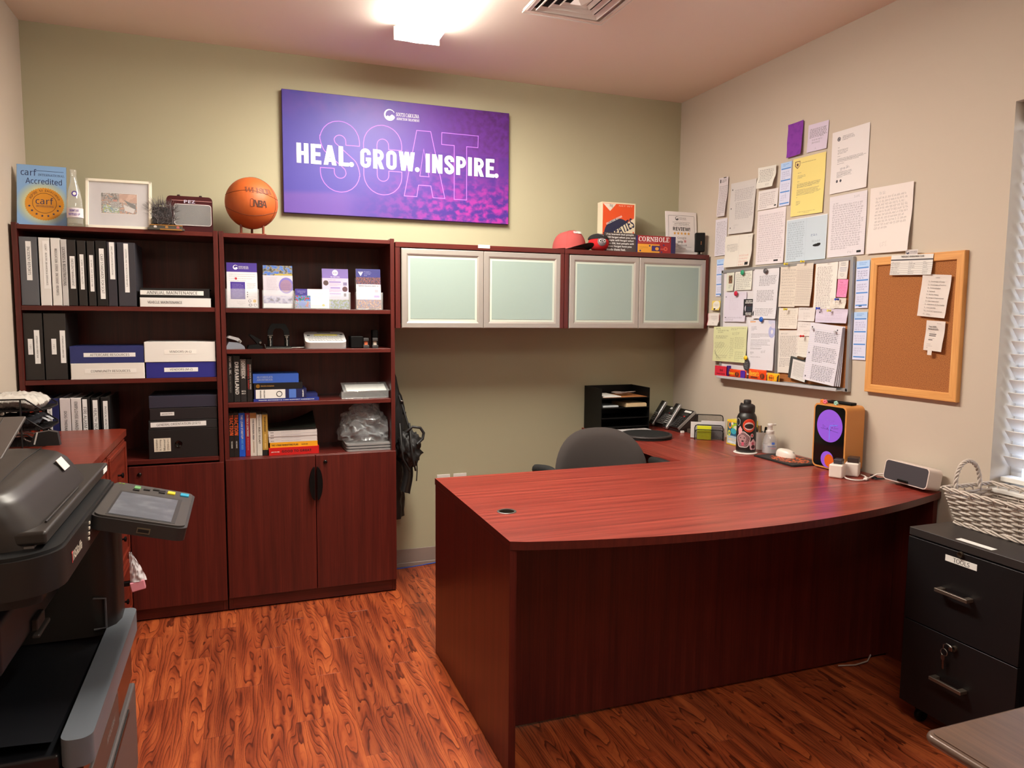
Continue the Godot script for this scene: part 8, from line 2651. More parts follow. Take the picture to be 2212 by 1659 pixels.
# ---------------------------------------------------------------- copier
func copier() -> void:
	var t := thing("copier", "large black multifunction copier with a tilted touch panel at the left", "copier", Vector3(-0.58, 0, 2.29))
	var o := -t.position
	var body := mat("copier_black", c8(27, 24, 23), 0.42)
	var soft_ := mat("copier_dark", c8(42, 37, 34), 0.45)
	var inside := mat("copier_inside", c8(14, 15, 17), 0.5)
	var bar := mat("copier_bar", c8(96, 102, 110), 0.42)
	var grey := mat("copier_grey", c8(84, 78, 78), 0.45)
	var z0 := 1.995
	var z1 := 2.605
	var zc := (z0 + z1) / 2
	var dz := z1 - z0
	var st := S()
	box(st, o + Vector3(-0.585, 0.31, zc), Vector3(0.57, 0.60, dz - 0.01), 0.01)
	part(t, "base_cabinet", st, body)
	# front covers: glossy upper panel, then drawers
	st = S()
	box(st, o + Vector3(-0.292, 0.565, zc), Vector3(0.022, 0.125, dz - 0.012), 0.004)
	part(t, "front_cover", st, mat("copier_gloss", c8(30, 26, 25), 0.14))
	st = S()
	box(st, o + Vector3(-0.2795, 0.545, zc + 0.10), Vector3(0.004, 0.08, 0.32), 0.0012)
	var lip := part(t, "cover_plate", st, mat("copier_plate", c8(70, 64, 62), 0.4))
	text(lip, "KYOCERA", mat("plate_print", c8(140, 134, 132), 0.5), Transform3D(Basis(Vector3(0, 0, -1), Vector3(0, 1, 0), Vector3(1, 0, 0)), o + Vector3(-0.2772, 0.548, zc + 0.04)), 0.095, 0.014, "bold")
	for k in 2:
		st = S()
		box(st, o + Vector3(-0.288, 0.375 - 0.232 * k, zc), Vector3(0.026, 0.222, dz - 0.006), 0.006)
		var d := part(t, "paper_drawer", st, grey)
		st = S()
		box(st, o + Vector3(-0.274, 0.474 - 0.232 * k, zc), Vector3(0.004, 0.014, 0.34), 0.0015)
		part(d, "drawer_pull", st, body)
	for e in [[-0.83, 2.05], [-0.83, 2.55], [-0.35, 2.05], [-0.35, 2.55]]:
		st = S()
		lathe(st, [Vector2(0, -0.012), Vector2(0.02, -0.012), Vector2(0.02, 0.012), Vector2(0, 0.012)], 14, Transform3D(Basis(Vector3.RIGHT, PI / 2), o + Vector3(e[0], 0.020, e[1])))
		part(t, "caster", st, M.black_matt)
	# output tray and its grey front bar
	st = S()
	prism(st, rrect(0.052, dz + 0.006, 0.022, 6), 0.052, Transform3D(Basis(Vector3.RIGHT, -PI / 2), o + Vector3(-0.290, 0.628, zc)))
	part(t, "front_bar", st, bar)
	st = S()
	box(st, o + Vector3(-0.60, 0.638, zc), Vector3(0.565, 0.03, dz - 0.01), 0.006)
	part(t, "output_tray", st, mat("tray_black", c8(20, 21, 25), 0.3))
	st = S()
	sheet(st, func(u: float, v: float) -> Vector3: return o + Vector3(-0.86 + 0.53 * u, 0.656 + 0.015 * pow(1.0 - v, 2.0) + 0.012 * sin(u * PI), z1 - 0.02 - (dz - 0.06) * v), 10, 10)
	part(t, "tray_slope", st, M.tray_black)
	# inner wall, far column, hanging unit
	st = S()
	box(st, o + Vector3(-0.80, 0.79, zc), Vector3(0.14, 0.28, dz - 0.02), 0.004)
	part(t, "inner_wall", st, inside)
	st = S()
	prism(st, PackedVector2Array([Vector2(-0.60, 0), Vector2(-0.60, 0.125), Vector2(-0.345, 0.125), Vector2(-0.315, 0.115), Vector2(-0.298, 0.095), Vector2(-0.290, 0.06), Vector2(-0.292, 0.0)]), 0.275, Transform3D(Basis(Vector3(1, 0, 0), Vector3(0, 0, 1), Vector3(0, -1, 0)), o + Vector3(0, 0.942, z0)))
	part(t, "far_column", st, mat("copier_column", c8(30, 25, 23), 0.4))
	st = S()
	box(st, o + Vector3(-0.298, 0.80, z0 + 0.018), Vector3(0.003, 0.05, 0.016))
	var wl := part(t, "warning_label", st, M.white_paper)
	st = S()
	box(st, o + Vector3(-0.2965, 0.845, z0 + 0.018), Vector3(0.003, 0.02, 0.016))
	part(wl, "red_band", st, ink(c8(170, 30, 40)))
	st = S()
	box(st, o + Vector3(-0.55, 0.845, zc + 0.05), Vector3(0.30, 0.10, dz - 0.14), 0.012)
	part(t, "transfer_unit", st, mat("copier_unit", c8(26, 28, 34), 0.4))
	st = S()
	box(st, o + Vector3(-0.395, 0.812, zc + 0.06), Vector3(0.012, 0.024, 0.06), 0.003)
	box(st, o + Vector3(-0.390, 0.795, zc + 0.06), Vector3(0.014, 0.008, 0.09), 0.003)
	part(t, "latch", st, soft_)
	st = S()
	var br := [Vector3(-0.34, 0.685, z0 + 0.128), Vector3(-0.315, 0.685, z0 + 0.122), Vector3(-0.315, 0.755, z0 + 0.122), Vector3(-0.34, 0.76, z0 + 0.128)]
	for k in 4:
		br[k] += o
	tube(st, br, 0.003, 6)
	part(t, "guide_bracket", st, mat("bracket_grey", c8(90, 90, 94), 0.4))
	# scanner body with a rounded near corner
	st = S()
	var poly := PackedVector2Array()
	poly.append(Vector2(-0.88, z0))
	poly.append(Vector2(-0.88, z1 + 0.02))
	for k in 9:
		var a := PI / 2 * k / 8.0
		poly.append(Vector2(-0.39 + sin(a) * 0.088, z1 - 0.06 + cos(a) * 0.082))
	poly.append(Vector2(-0.302, z0 + 0.02))
	poly.append(Vector2(-0.320, z0))
	var down := Basis(Vector3(1, 0, 0), Vector3(0, 0, 1), Vector3(0, -1, 0))
	prism(st, poly, 0.066, Transform3D(down, o + Vector3(0, 1.012, 0)))
	part(t, "scanner_body", st, body)
	st = S()
	var top := PackedVector2Array()
	for q in poly:
		top.append(Vector2(q.x * 0.985 - 0.009, lerpf(q.y, zc, 0.02)))
	prism(st, top, 0.006, Transform3D(down, o + Vector3(0, 1.018, 0)))
	part(t, "scanner_deck", st, inside)
	st = S()
	var low := PackedVector2Array()
	for q in poly:
		low.append(Vector2(minf(q.x, -0.335), q.y - (0.02 if q.y > z1 - 0.05 else 0.0)))
	prism(st, low, 0.02, Transform3D(down, o + Vector3(0, 0.946, 0)))
	part(t, "scanner_underside", st, inside)
	var fx := Transform3D(Basis(Vector3(0, 0, -1), Vector3(0, 1, 0), Vector3(1, 0, 0)), o + Vector3(-0.3010, 0.978, 2.46))
	text(t, "TASKalfa", mat("logo_pale", c8(214, 206, 190), 0.5), fx, 0.085, 0.019, "bold")
	text(t, "T", mat("logo_red", c8(190, 40, 44), 0.5), fx * at(-0.046, 0.0, 0.0004), 0.012, 0.022, "bold")
	st = S()
	for k in 4:
		box(st, o + Vector3(-0.3012, 0.996 - 0.010 * k, 2.335 + 0.004 * k), Vector3(0.002, 0.005, 0.008))
	part(t, "indicator_icon", st, M.logo_pale)
	st = S()
	lathe(st, [Vector2(0, 0.004), Vector2(0.007, 0.004), Vector2(0.009, 0.002), Vector2(0.009, 0)], 16, Transform3D(Basis(Vector3.RIGHT, PI / 2), o + Vector3(-0.46, 0.972, z1 + 0.02)))
	part(t, "side_button", st, mat("button_dark", c8(20, 18, 18), 0.3))
	st = S()
	box(st, o + Vector3(-0.50, 0.98, z1 + 0.0205), Vector3(0.003, 0.064, 0.002))
	part(t, "panel_seam", st, inside)
	st = S()
	box(st, o + Vector3(-0.36, 1.020, 2.56), Vector3(0.03, 0.006, 0.02), 0.002)
	part(t, "lid_switch", st, mat("switch_grey", c8(120, 112, 108), 0.3))
	# flat cover, document feeder, feeder tray
	st = S()
	box(st, o + Vector3(-0.6075, 1.036, 2.257), Vector3(0.565, 0.024, 0.635), 0.006, 1, Basis.IDENTITY, 2)
	part(t, "platen_cover", st, soft_)
	st = S()
	box(st, o + Vector3(-0.3245, 1.037, 1.985), Vector3(0.001, 0.012, 0.05))
	part(t, "cover_label", st, M.white_paper)
	st = S()
	# rings of a rounded rectangle, drawn in toward the top; the right flank leans most
	var rings := [[1.012, 0.0, 0.0, 0.0], [1.045, 0.005, 0.001, 0.001], [1.075, 0.022, 0.003, 0.004], [1.098, 0.036, 0.006, 0.010], [1.112, 0.052, 0.013, 0.022], [1.121, 0.078, 0.024, 0.040], [1.126, 0.120, 0.042, 0.066], [1.127, 0.270, 0.250, 0.250]]
	var hump := func(u: float, v: float) -> Vector3:
		var f := minf(v, 0.9999) * (rings.size() - 1)
		var a: Array = rings[int(f)]
		var b: Array = rings[int(f) + 1]
		var w := f - int(f)
		var xa := -0.335 - lerpf(a[1], b[1], w)
		var za := 2.070 + lerpf(a[3], b[3], w)
		var zb := 2.586 - lerpf(a[2], b[2], w)
		var xb := -0.895 + lerpf(a[3], b[3], w)
		var t2 := TAU * u
		var c := Vector2(signf(cos(t2)) * pow(absf(cos(t2)), 0.22), signf(sin(t2)) * pow(absf(sin(t2)), 0.22))
		return o + Vector3(lerpf(xb, xa, 0.5 + 0.5 * c.x), lerpf(a[0], b[0], w), lerpf(za, zb, 0.5 + 0.5 * c.y))
	sheet(st, hump, 96, 28, true)
	part(t, "document_feeder", st, mat("feeder_black", c8(44, 38, 35), 0.42))
	st = S()
	box(st, Vector3.ZERO, Vector3(0.028, 0.0014, 0.05), 0.004, 1)
	var lb := part(t, "feeder_label", st, M.white_plastic)
	lb.transform = Transform3D(Basis(Vector3.BACK, -0.95), o + Vector3(-0.368, 1.1005, 2.215))
	st = S()
	for e in [[-0.350, 1.050, 2.235, 2.515], [-0.346, 1.043, 2.225, 2.51]]:
		tube(st, [o + Vector3(e[0] + 0.012, e[1], e[2]), o + Vector3(e[0] + 0.012, e[1], e[3])], 0.0022, 6)
	part(t, "feeder_ridge", st, soft_)
	st = S()
	tube(st, [o + Vector3(-0.425, 1.1245, 2.13), o + Vector3(-0.42, 1.127, 2.30), o + Vector3(-0.41, 1.126, 2.46), o + Vector3(-0.405, 1.122, 2.555)], 0.0011, 5)
	part(t, "feeder_seam", st, inside)
	st = S()
	box(st, o + Vector3(-0.60, 1.1205, 2.33), Vector3(0.20, 0.014, 0.05), 0.003)
	part(t, "feeder_slot", st, inside)
	st = S()
	var sl := Basis(Vector3.RIGHT, 0.30)
	box(st, o + Vector3(-0.66, 1.153, 2.165), Vector3(0.385, 0.008, 0.215), 0.003, 1, sl)
	var tr := part(t, "original_tray", st, mat("tray_brown", c8(78, 70, 66), 0.5))
	st = S()
	for k in 5:
		box(st, o + Vector3(-0.66, 1.153, 2.165) + sl * Vector3(0.15 - 0.055 * k, 0.0042, 0), Vector3(0.003, 0.002, 0.20), 0.0008, 1, sl)
	part(tr, "tray_rib", st, soft_)
	st = S()
	prism(st, PackedVector2Array([Vector2(0, 0), Vector2(0.06, 0), Vector2(0.056, 0.03), Vector2(0.04, 0.034), Vector2(0.012, 0.03)]), 0.018, Transform3D(Basis(Vector3.UP, 0.0), o + Vector3(-0.452, 1.125, 2.10)))
	var gd := part(t, "paper_guide", st, mat("guide_dark", c8(44, 40, 42), 0.4))
	st = S()
	box(st, o + Vector3(-0.438, 1.143, 2.119), Vector3(0.003, 0.028, 0.001), 0.0, 1, Basis(Vector3.BACK, -0.25))
	part(gd, "white_mark", st, M.print_white)
	# control panel sloping toward the room
	var ang := -0.252
	var p0 := o + Vector3(-0.212, 0.984, 2.152)
	var pb := Basis(Vector3.BACK, ang)
	var px := Transform3D(pb, p0)
	var flat := Basis(Vector3.RIGHT, -PI / 2)
	st = S()
	prism(st, rrect(0.190, 0.325, 0.022, 6), 0.028, px * Transform3D(flat, Vector3(0, -0.030, 0)))
	var cp := part(t, "control_panel", st, mat("panel_dark", c8(46, 43, 43), 0.4))
	st = S()
	prism(st, rrect(0.178, 0.313, 0.018, 6), 0.004, px * Transform3D(flat, Vector3(0, -0.0022, 0)))
	part(cp, "panel_bezel", st, mat("panel_bezel", c8(66, 62, 60), 0.38))
	st = S()
	box(st, px * Vector3(0.0, 0.0018, 0.036), Vector3(0.138, 0.0012, 0.222), 0.0005, 1, pb)
	part(cp, "screen_frame", st, mat("panel_frame", c8(44, 42, 42), 0.4))
	st = S()
	box(st, px * Vector3(-0.002, 0.0026, 0.040), Vector3(0.124, 0.0012, 0.200), 0.0, 1, pb)
	var scr := speckle("panel_screen", [c8(84, 88, 98), c8(94, 98, 108), c8(116, 120, 128)], 0.3, 3.0, 0.02, 97)
	part(cp, "touch_screen", st, scr)
	var keys := [[-0.038, 0.014, c8(110, 170, 110)], [0.040, 0.018, c8(214, 196, 40)], [0.071, 0.020, c8(40, 160, 196)]]
	for e in keys:
		st = S()
		box(st, px * Vector3(e[0], 0.0032, -0.120), Vector3(e[1], 0.004, 0.024), 0.0012, 1, pb)
		part(cp, "colour_key", st, ink(e[2], 0.35))
	st = S()
	for e in [[-0.038, -0.098], [-0.016, -0.116], [0.004, -0.128], [0.019, -0.124], [0.019, -0.110]]:
		box(st, px * Vector3(e[0], 0.003, e[1]), Vector3(0.015, 0.003, 0.011), 0.001, 1, pb)
	part(cp, "hard_key", st, mat("key_black", c8(20, 19, 19), 0.3))
	st = S()
	for e in [[-0.08, -0.142], [-0.072, -0.142]]:
		box(st, px * Vector3(e[0], 0.0024, e[1]), Vector3(0.005, 0.001, 0.003), 0.0, 1, pb)
	part(cp, "status_light", st, ink(c8(150, 190, 40)))
	st = S()
	box(st, px * Vector3(0.012, -0.018, 0.1632), Vector3(0.026, 0.012, 0.002), 0.0, 1, pb)
	var usb := part(cp, "usb_port", st, mat("usb_rim", c8(120, 110, 90), 0.4, 0.5))
	st = S()
	box(st, px * Vector3(0.012, -0.018, 0.1645), Vector3(0.022, 0.007, 0.001), 0.0, 1, pb)
	part(usb, "usb_slot", st, inside)
	st = S()
	box(st, o + Vector3(-0.30, 0.962, 2.16), Vector3(0.06, 0.03, 0.14), 0.008)
	box(st, px * Vector3(0.02, -0.030, 0.10), Vector3(0.06, 0.02, 0.06), 0.006, 1, pb)
	part(t, "panel_arm", st, inside)

# ---------------------------------------------------------------- cherry cabinet
func cherry_cabinet() -> void:
	var t := thing("lateral_cabinet", "red cherry drawer cabinet behind the copier, against the left wall", "cabinet", Vector3(-0.70, 0, 0.93))
	var o := -t.position
	var m: Material = M.cherry
	var z0 := 0.405
	var z1 := 1.40
	var zc := (z0 + z1) / 2
	var st := S()
	# top with a clipped corner
	var poly := PackedVector2Array([Vector2(z0, -0.905), Vector2(z0, -0.510), Vector2(z0 + 0.022, -0.484), Vector2(z1, -0.484), Vector2(z1, -0.905)])
	prism(st, poly, 0.028, Transform3D(Basis(Vector3(0, 0, 1), Vector3(1, 0, 0), Vector3(0, 1, 0)), o + Vector3(0, 0.887, 0)), false)
	part(t, "top_panel", st, m)
	st = S()
	box(st, o + Vector3(-0.703, 0.445, zc), Vector3(0.404, 0.882, z1 - z0 - 0.014), 0.002)
	part(t, "carcass", st, m)
	for c in 2:
		for k in 3:
			var h := 0.235
			var yc := 0.755 - 0.27 * k
			var w := (z1 - z0) / 2 - 0.055
			var zz := z0 + 0.03 + w / 2 + c * (w + 0.035)
			st = S()
			box(st, o + Vector3(-0.497, yc, zz), Vector3(0.012, h, w), 0.002, 2)
			var d := part(t, "drawer", st, m)
			st = S()
			for e in [[h / 2 - 0.018, 0.0, 0.02, w - 0.02], [-h / 2 + 0.018, 0.0, 0.02, w - 0.02], [0.0, w / 2 - 0.018, h - 0.03, 0.02], [0.0, -w / 2 + 0.018, h - 0.03, 0.02]]:
				box(st, o + Vector3(-0.488, yc + e[0], zz + e[1]), Vector3(0.010, e[2], e[3]), 0.003, 2)
			part(d, "moulding", st, m)
			st = S()
			lathe(st, [Vector2(0.004, 0), Vector2(0.004, 0.012), Vector2(0.011, 0.016), Vector2(0.011, 0.022), Vector2(0, 0.025)], 14, Transform3D(Basis(Vector3.BACK, -PI / 2), o + Vector3(-0.491, yc, zz)))
			part(d, "knob", st, M.black_plastic)
	# a tissue pack stuck on the drawer front
	var p := thing("tissue_packet", "white and pink tissue packet sticking out past the cherry cabinet", "tissue packet", Vector3(-0.452, 0.275, 0.70), 0.1)
	st = S()
	var nz := soft(14, 2.0, 2)
	for sgn in [1.0, -1.0]:
		sheet(st, func(u: float, v: float) -> Vector3:
			var wd := lerpf(0.062, 0.008, pow(v, 1.2))
			return Vector3(-0.003 + wd * u, 0.04 + 0.125 * v, sgn * (0.014 * sin(PI * u) * (1.0 - v) + 0.001) + nz.get_noise_2d(u * 14.0, v * 14.0) * 0.01), 10, 12, sgn < 0.0)
	part(p, "tissue", st, mat("tissue_pale", c8(214, 210, 214), 0.4))
	st = S()
	box(st, Vector3(0.0245, 0.021, 0), Vector3(0.055, 0.04, 0.03), 0.004, 1, Basis(Vector3.BACK, 0.18))
	part(p, "pink_carton", st, mat("carton_pink", c8(226, 150, 166), 0.5))
	st = S()
	box(st, Vector3(-0.02, 0.03, -0.01), Vector3(0.05, 0.02, 0.02), 0.004)
	part(p, "bracket", st, M.black_plastic)

# ---------------------------------------------------------------- wire trays
func wire_trays() -> void:
	var t := thing("wire_tray_stack", "three-tier black wire mesh paper tray on the cherry cabinet", "paper tray", Vector3(-0.81, 0.9155, 0.70))
	var wire := mat("mesh_black", c8(28, 26, 27), 0.45, 0.3)
	var ys := [0.006, 0.066, 0.139]
	var zs := [-0.125, 0.125]
	for k in 3:
		var y: float = ys[k]
		var st := S()
		# rim: high at the back and sides, dipping to a low front lip
		var loop := []
		for sg in [1, -1]:
			var run := [Vector3(-0.094, y + 0.045, 0.125 * sg), Vector3(0.045, y + 0.045, 0.125 * sg), Vector3(0.098, y + 0.004, 0.125 * sg)]
			if sg < 0:
				run.reverse()
			loop += run
			if sg > 0:
				loop.append(Vector3(0.112, y + 0.002, 0.06))
				loop.append(Vector3(0.112, y + 0.002, -0.06))
		tube(st, loop, 0.003, 6, true)
		var r := part(t, "rim", st, wire)
		st = S()
		for q in 42:
			var x := -0.092 + 0.0048 * q
			tube(st, [Vector3(x, y + (0.045 if x < 0.045 else 0.045 - 0.041 * (x - 0.045) / 0.053), 0.125), Vector3(x, y, 0.118), Vector3(x, y, -0.118), Vector3(x, y + (0.045 if x < 0.045 else 0.045 - 0.041 * (x - 0.045) / 0.053), -0.125)], 0.0007, 3)
		for q in 50:
			var z := -0.118 + 0.0048 * q
			tube(st, [Vector3(-0.094, y, z), Vector3(0.106, y, z)], 0.0007, 3)
		for q in 9:
			for sg in [-1, 1]:
				tube(st, [Vector3(-0.094, y + 0.005 * q, 0.119 * sg), Vector3(0.098 - 0.0055 * q, y + 0.005 * q, 0.121 * sg)], 0.0007, 3)
		part(t, "mesh", st, wire).set_meta("kind", "stuff")
	var st2 := S()
	for e in [[-0.085, 0.128], [-0.085, -0.128], [0.03, 0.128], [0.03, -0.128]]:
		tube(st2, [Vector3(e[0], 0.0, e[1]), Vector3(e[0], 0.184, e[1])], 0.003, 6)
	part(t, "post", st2, wire)
	# what lies in the trays
	var st := S()
	var nz := soft(23, 1.6, 2)
	for sgn in [1.0, -1.0]:
		sheet(st, func(u: float, v: float) -> Vector3:
			var e := pow(maxf(0.0, 1.0 - pow(absf(u * 2.0 - 1.0), 8.0)), 0.5) * pow(maxf(0.0, 1.0 - pow(absf(v * 2.0 - 1.0), 6.0)), 0.5)
			var x := -0.09 + 0.175 * u
			return Vector3(x, 0.03 + sgn * 0.024 * e - (0.012 * smoothstep(0.55, 1.0, u)) + nz.get_noise_2d(u * 12.0, v * 12.0) * 0.010, (v - 0.5) * 0.205), 16, 14, sgn > 0.0)
	single("plastic_sleeve", st, mat("sleeve_pale", c8(206, 202, 196), 0.25), "crinkled white plastic-wrapped bundle in the top wire tray", "bundle", Vector3(-0.81, 1.0575, 0.70))
	st = S()
	for sgn in [1.0, -1.0]:
		sheet(st, func(u: float, v: float) -> Vector3:
			var e := pow(maxf(0.0, 1.0 - pow(absf(u * 2.0 - 1.0), 5.0)), 0.5) * pow(maxf(0.0, 1.0 - pow(absf(v * 2.0 - 1.0), 5.0)), 0.5)
			return Vector3(-0.085 + 0.165 * u, 0.024 + sgn * 0.020 * e + nz.get_noise_2d(u * 9.0 + 4.0, v * 9.0) * 0.010, (v - 0.5) * 0.2), 14, 12, sgn > 0.0)
	var c := single("folded_shirt", st, mat("shirt_navy", c8(26, 28, 36), 0.9), "folded dark navy shirt in the middle wire tray", "shirt", Vector3(-0.81, 0.984, 0.70))
	st = S()
	sheet(st, func(u: float, v: float) -> Vector3: return Vector3(-0.02 + 0.028 * sin(u * 3.0), 0.046 + 0.010 * sin(u * 5.0), -0.04 + 0.11 * u + 0.028 * v), 8, 3, true)
	part(c, "purple_print", st, mat("print_purple", c8(76, 56, 140), 0.8))
	for k in 2:
		st = S()
		sheet(st, func(u: float, v: float) -> Vector3: return Vector3(0.03 + 0.07 * u, 0.044 - 0.026 * u * u, -0.05 + 0.055 * k + 0.03 * v), 6, 2, true)
		part(c, "care_label", st, mat("label_grey", c8(160, 162, 168), 0.6))
	st = S()
	var rim := []
	for k in 32:
		var a := TAU * k / 32.0
		rim.append(Vector3(0.05 + cos(a) * 0.045, 0.016 + 0.012 * cos(a * 2.0), sin(a) * 0.085))
	tube(st, rim, 0.0032, 6, true)
	single("coiled_cord", st, mat("cord_check", c8(176, 158, 150), 0.6), "pale cord looped in the lowest wire tray", "cord", Vector3(-0.81, 0.929, 0.70))

# ---------------------------------------------------------------- black drawer cabinet
func black_cabinet() -> void:
	var t := thing("drawer_cabinet", "black two-drawer file cabinet labelled TOOLS beside the desk", "file cabinet", Vector3(2.39, 0, 2.34))
	var o := -t.position
	var m := mat("cabinet_black", c8(20, 18, 20), 0.4)
	var z0 := 2.136
	var z1 := 2.545
	var zc := (z0 + z1) / 2
	var st := S()
	box(st, o + Vector3(2.392, 0.37, zc), Vector3(0.372, 0.60, z1 - z0 - 0.004), 0.002)
	part(t, "carcass", st, m)
	st = S()
	box(st, o + Vector3(2.386, 0.686, zc), Vector3(0.384, 0.028, z1 - z0 + 0.004), 0.002)
	part(t, "top_panel", st, mat("cabinet_top", c8(46, 41, 40), 0.42))
	var left := Basis(Vector3(0, 0, 1), Vector3(0, 1, 0), Vector3(-1, 0, 0))
	for k in 2:
		var y0: float = [0.375, 0.070][k]
		var y1: float = [0.668, 0.371][k]
		st = S()
		box(st, o + Vector3(2.199, (y0 + y1) / 2, zc), Vector3(0.018, y1 - y0, z1 - z0), 0.0015)
		var d := part(t, "drawer", st, m)
		st = S()
		var yh: float = [0.526, 0.218][k]
		var zh := 2.332
		box(st, o + Vector3(2.163, yh, zh), Vector3(0.010, 0.012, 0.118), 0.0015)
		for sg in [-1, 1]:
			box(st, o + Vector3(2.177, yh, zh + sg * 0.050), Vector3(0.026, 0.012, 0.018), 0.0015)
		part(d, "handle", st, mat("satin_nickel", c8(150, 138, 126), 0.36, 0.9))
		st = S()
		var yl: float = [0.662, 0.343][k]
		lathe(st, [Vector2(0, 0.004), Vector2(0.006, 0.004), Vector2(0.0065, 0.009), Vector2(0.0095, 0.009), Vector2(0.0105, 0.004), Vector2(0.0105, 0.0)], 18, Transform3D(Basis(Vector3.BACK, PI / 2), o + Vector3(2.190, yl, 2.338)))
		part(d, "lock", st, mat("lock_bronze", c8(110, 98, 86), 0.3, 0.9))
		if k == 0:
			st = S()
			box(st, o + Vector3(2.1894, 0.636, 2.339), Vector3(0.001, 0.021, 0.112))
			var l := part(d, "label_strip", st, M.white_paper)
			text(l, "TOOLS", M.print_black, Transform3D(left, o + Vector3(2.1886, 0.636, 2.341)), 0.058, 0.0145)
	# keys hanging in the lower lock
	var ks := thing("key_ring", "bunch of small keys hanging from the lower lock of the black cabinet", "keys", Vector3(2.182, 0.343, 2.338))
	var steel: Material = M.steel
	st = S()
	box(st, Vector3(-0.004, -0.002, -0.006), Vector3(0.006, 0.016, 0.012), 0.002)
	tube(st, [Vector3(-0.004, 0.006, -0.004), Vector3(-0.006, 0.010, -0.020), Vector3(-0.005, 0.002, -0.032), Vector3(-0.003, -0.012, -0.033)], 0.0022, 6)
	part(ks, "key_head", st, steel)
	st = S()
	var ring := []
	for k in 20:
		ring.append(Vector3(-0.003, -0.024 + cos(TAU * k / 20.0) * 0.012, -0.030 + sin(TAU * k / 20.0) * 0.012))
	tube(st, ring, 0.0013, 6, true)
	part(ks, "ring", st, steel)
	for k in 2:
		st = S()
		prism(st, PackedVector2Array([Vector2(-0.006, 0), Vector2(0.006, 0), Vector2(0.007, -0.012), Vector2(0.003, -0.018), Vector2(0.0025, -0.044), Vector2(0, -0.048), Vector2(-0.0025, -0.044), Vector2(-0.003, -0.018), Vector2(-0.007, -0.012)]), 0.0016, Transform3D(left * Basis(Vector3.BACK, 0.12 * k), Vector3(-0.003 - 0.003 * k, -0.034, -0.031)))
		part(ks, "key", st, steel)
	st = S()
	box(st, o + Vector3(2.225, 0.7004, 2.36), Vector3(0.026, 0.0006, 0.125))
	var lt := part(t, "top_label", st, M.white_paper)
	for e in [[2.24, z0 + 0.05], [2.24, z1 - 0.05], [2.53, z0 + 0.05], [2.53, z1 - 0.05]]:
		st = S()
		lathe(st, [Vector2(0, -0.010), Vector2(0.022, -0.010), Vector2(0.026, -0.005), Vector2(0.026, 0.005), Vector2(0.022, 0.010), Vector2(0, 0.010)], 16, Transform3D(Basis(Vector3.RIGHT, PI / 2), o + Vector3(e[0], 0.0265, e[1])))
		box(st, o + Vector3(e[0], 0.056, e[1]), Vector3(0.03, 0.026, 0.03), 0.003)
		part(t, "caster", st, M.black_plastic)
	# next black unit, its edge only
	t = thing("side_unit", "edge of another black unit right of the file cabinet", "cabinet", Vector3(2.41, 0, 2.86))
	st = S()
	box(st, Vector3(0, 0.32, 0), Vector3(0.34, 0.63, 0.56), 0.003)
	part(t, "carcass", st, m)
	st = S()
	box(st, Vector3(-0.172, 0.60, -0.275), Vector3(0.004, 0.06, 0.008), 0.001)
	box(st, Vector3(-0.172, 0.40, -0.270), Vector3(0.004, 0.004, 0.03), 0.001, 1, Basis(Vector3.RIGHT, 0.7))
	part(t, "metal_trim", st, mat("trim_brown", c8(110, 96, 88), 0.4, 0.6))

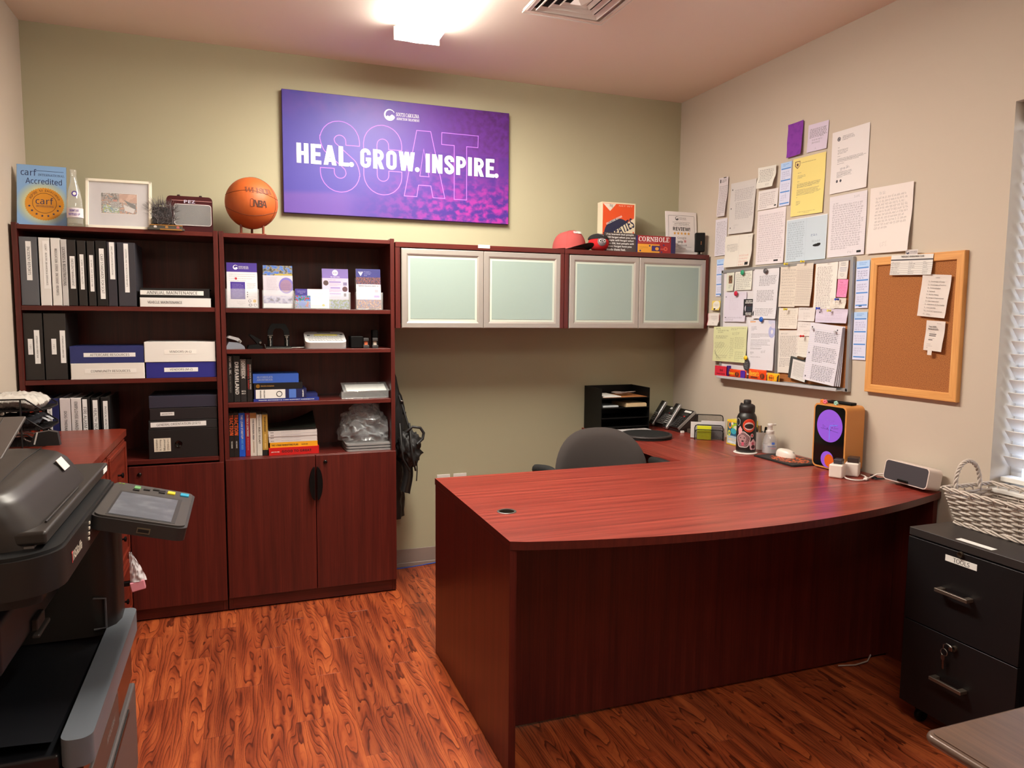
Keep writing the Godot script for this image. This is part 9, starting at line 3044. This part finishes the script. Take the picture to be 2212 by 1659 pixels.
# ---------------------------------------------------------------- wicker basket
func basket() -> void:
	var t := thing("wicker_basket", "whitewashed wicker basket with a looped handle on the black cabinet", "basket", Vector3(2.462, 0.7035, 2.345))
	var m := mat("wicker", c8(172, 160, 150), 0.7)
	var m2 := mat("wicker_pale", c8(196, 184, 174), 0.7)
	var h := 0.118
	# corners: bottom half sizes grow toward the rim
	var at_ := func(s: float, v: float) -> Vector3:
		var hx := lerpf(0.090, 0.122, v)
		var hz := lerpf(0.172, 0.205, v)
		var per := [2 * hx, 2 * hz, 2 * hx, 2 * hz]
		var f := fposmod(s, 4.0)
		var k := int(f)
		var u := f - k
		var p: Vector3 = [Vector3(-hx + 2 * hx * u, 0, -hz), Vector3(hx, 0, -hz + 2 * hz * u), Vector3(hx - 2 * hx * u, 0, hz), Vector3(-hx, 0, hz - 2 * hz * u)][k]
		return p + Vector3(0, v * h, 0)
	var stakes := [6, 10, 6, 10]
	var st := S()
	for k in 4:
		for q in stakes[k]:
			var s: float = k + (q + 0.5) / float(stakes[k])
			tube(st, [at_.call(s, 0.0), at_.call(s, 1.0)], 0.0024, 5)
	part(t, "stake", st, m)
	var rows := 11
	for rw in rows:
		st = S()
		var v := 0.09 + 0.80 * rw / float(rows - 1)
		var pts := []
		for k in 4:
			var n: int = stakes[k]
			for q in n * 4:
				var s: float = k + q / float(n * 4)
				var p: Vector3 = at_.call(s, v)
				var nrm: Vector3 = [Vector3(0, 0, -1), Vector3(1, 0, 0), Vector3(0, 0, 1), Vector3(-1, 0, 0)][k]
				var wv := cos((q / 4.0 + (0.5 if rw % 2 else -0.5)) * PI)
				pts.append(p + nrm * 0.0042 * wv)
		tube(st, pts, 0.0044, 6, true)
		part(t, "weaver", st, m if rw % 2 else m2)
	for e in [[0.0, 0.003], [1.0, 0.004]]:
		for b in 3:
			st = S()
			var pts := []
			for q in 160:
				var s := q / 40.0
				var a := q * 0.55 + b * TAU / 3.0
				var p: Vector3 = at_.call(s, e[0])
				var outw := Vector3(p.x, 0, p.z).normalized()
				pts.append(p + outw * (0.005 + cos(a) * 0.005) + Vector3(0, sin(a) * 0.005 + (0.006 if e[0] > 0.5 else 0.004), 0))
			tube(st, pts, 0.0036, 5, true)
			part(t, "braid", st, m2)
	st = S()
	box(st, Vector3(0, 0.004, 0), Vector3(0.18, 0.006, 0.34), 0.002)
	part(t, "base", st, m)
	for b in 3:
		st = S()
		var pts := []
		for q in 61:
			var u := q / 60.0
			var a := PI * u
			var c := Vector3(-0.075 + 0.062 * (1.0 - cos(a)) * 0.98, 0.118 + 0.098 * pow(sin(a), 0.8), -0.198 - 0.004 * sin(a))
			var w := u * 34.0 + b * TAU / 3.0
			pts.append(c + Vector3(cos(a) * cos(w) * -0.0045, sin(a) * cos(w) * 0.0045, sin(w) * 0.0045))
		tube(st, pts, 0.0038, 6)
		part(t, "handle", st, m2)
	# dark cap of something standing in front of the basket
	st = S()
	lathe(st, [Vector2(0, 0), Vector2(0.018, 0), Vector2(0.02, 0.004), Vector2(0.02, 0.05), Vector2(0.016, 0.056), Vector2(0, 0.056)], 20)
	single("black_canister", st, M.black_plastic, "small black canister at the right edge, in front of the basket", "canister", Vector3(2.325, 0.7008, 2.475))

# ---------------------------------------------------------------- table at the lower right
func near_table() -> void:
	var t := thing("side_table", "brown table corner in the right foreground", "table", Vector3(1.62, 0, 3.70))
	var st := S()
	prism(st, rrect(1.14, 1.04, 0.012, 4), 0.016, Transform3D(Basis(Vector3.RIGHT, -PI / 2), Vector3(0, 0.734, 0)))
	part(t, "tabletop", st, M.brown_top)
	st = S()
	var rim := []
	for q in rrect(1.144, 1.044, 0.014, 4):
		rim.append(Vector3(q.x, 0.7405, q.y))
	tube(st, rim, 0.0085, 8, true)
	part(t, "edge_trim", st, mat("table_trim", c8(96, 76, 66), 0.3, 0.2))
	st = S()
	box(st, Vector3(0, 0.69, 0), Vector3(1.02, 0.07, 0.92), 0.004)
	part(t, "apron", st, mat("apron_dark", c8(34, 24, 20), 0.5))
	for e in [[-0.46, -0.41], [0.46, -0.41], [-0.46, 0.41], [0.46, 0.41]]:
		st = S()
		box(st, Vector3(e[0], 0.328, e[1]), Vector3(0.05, 0.655, 0.05), 0.004)
		part(t, "leg", st, M.apron_dark)
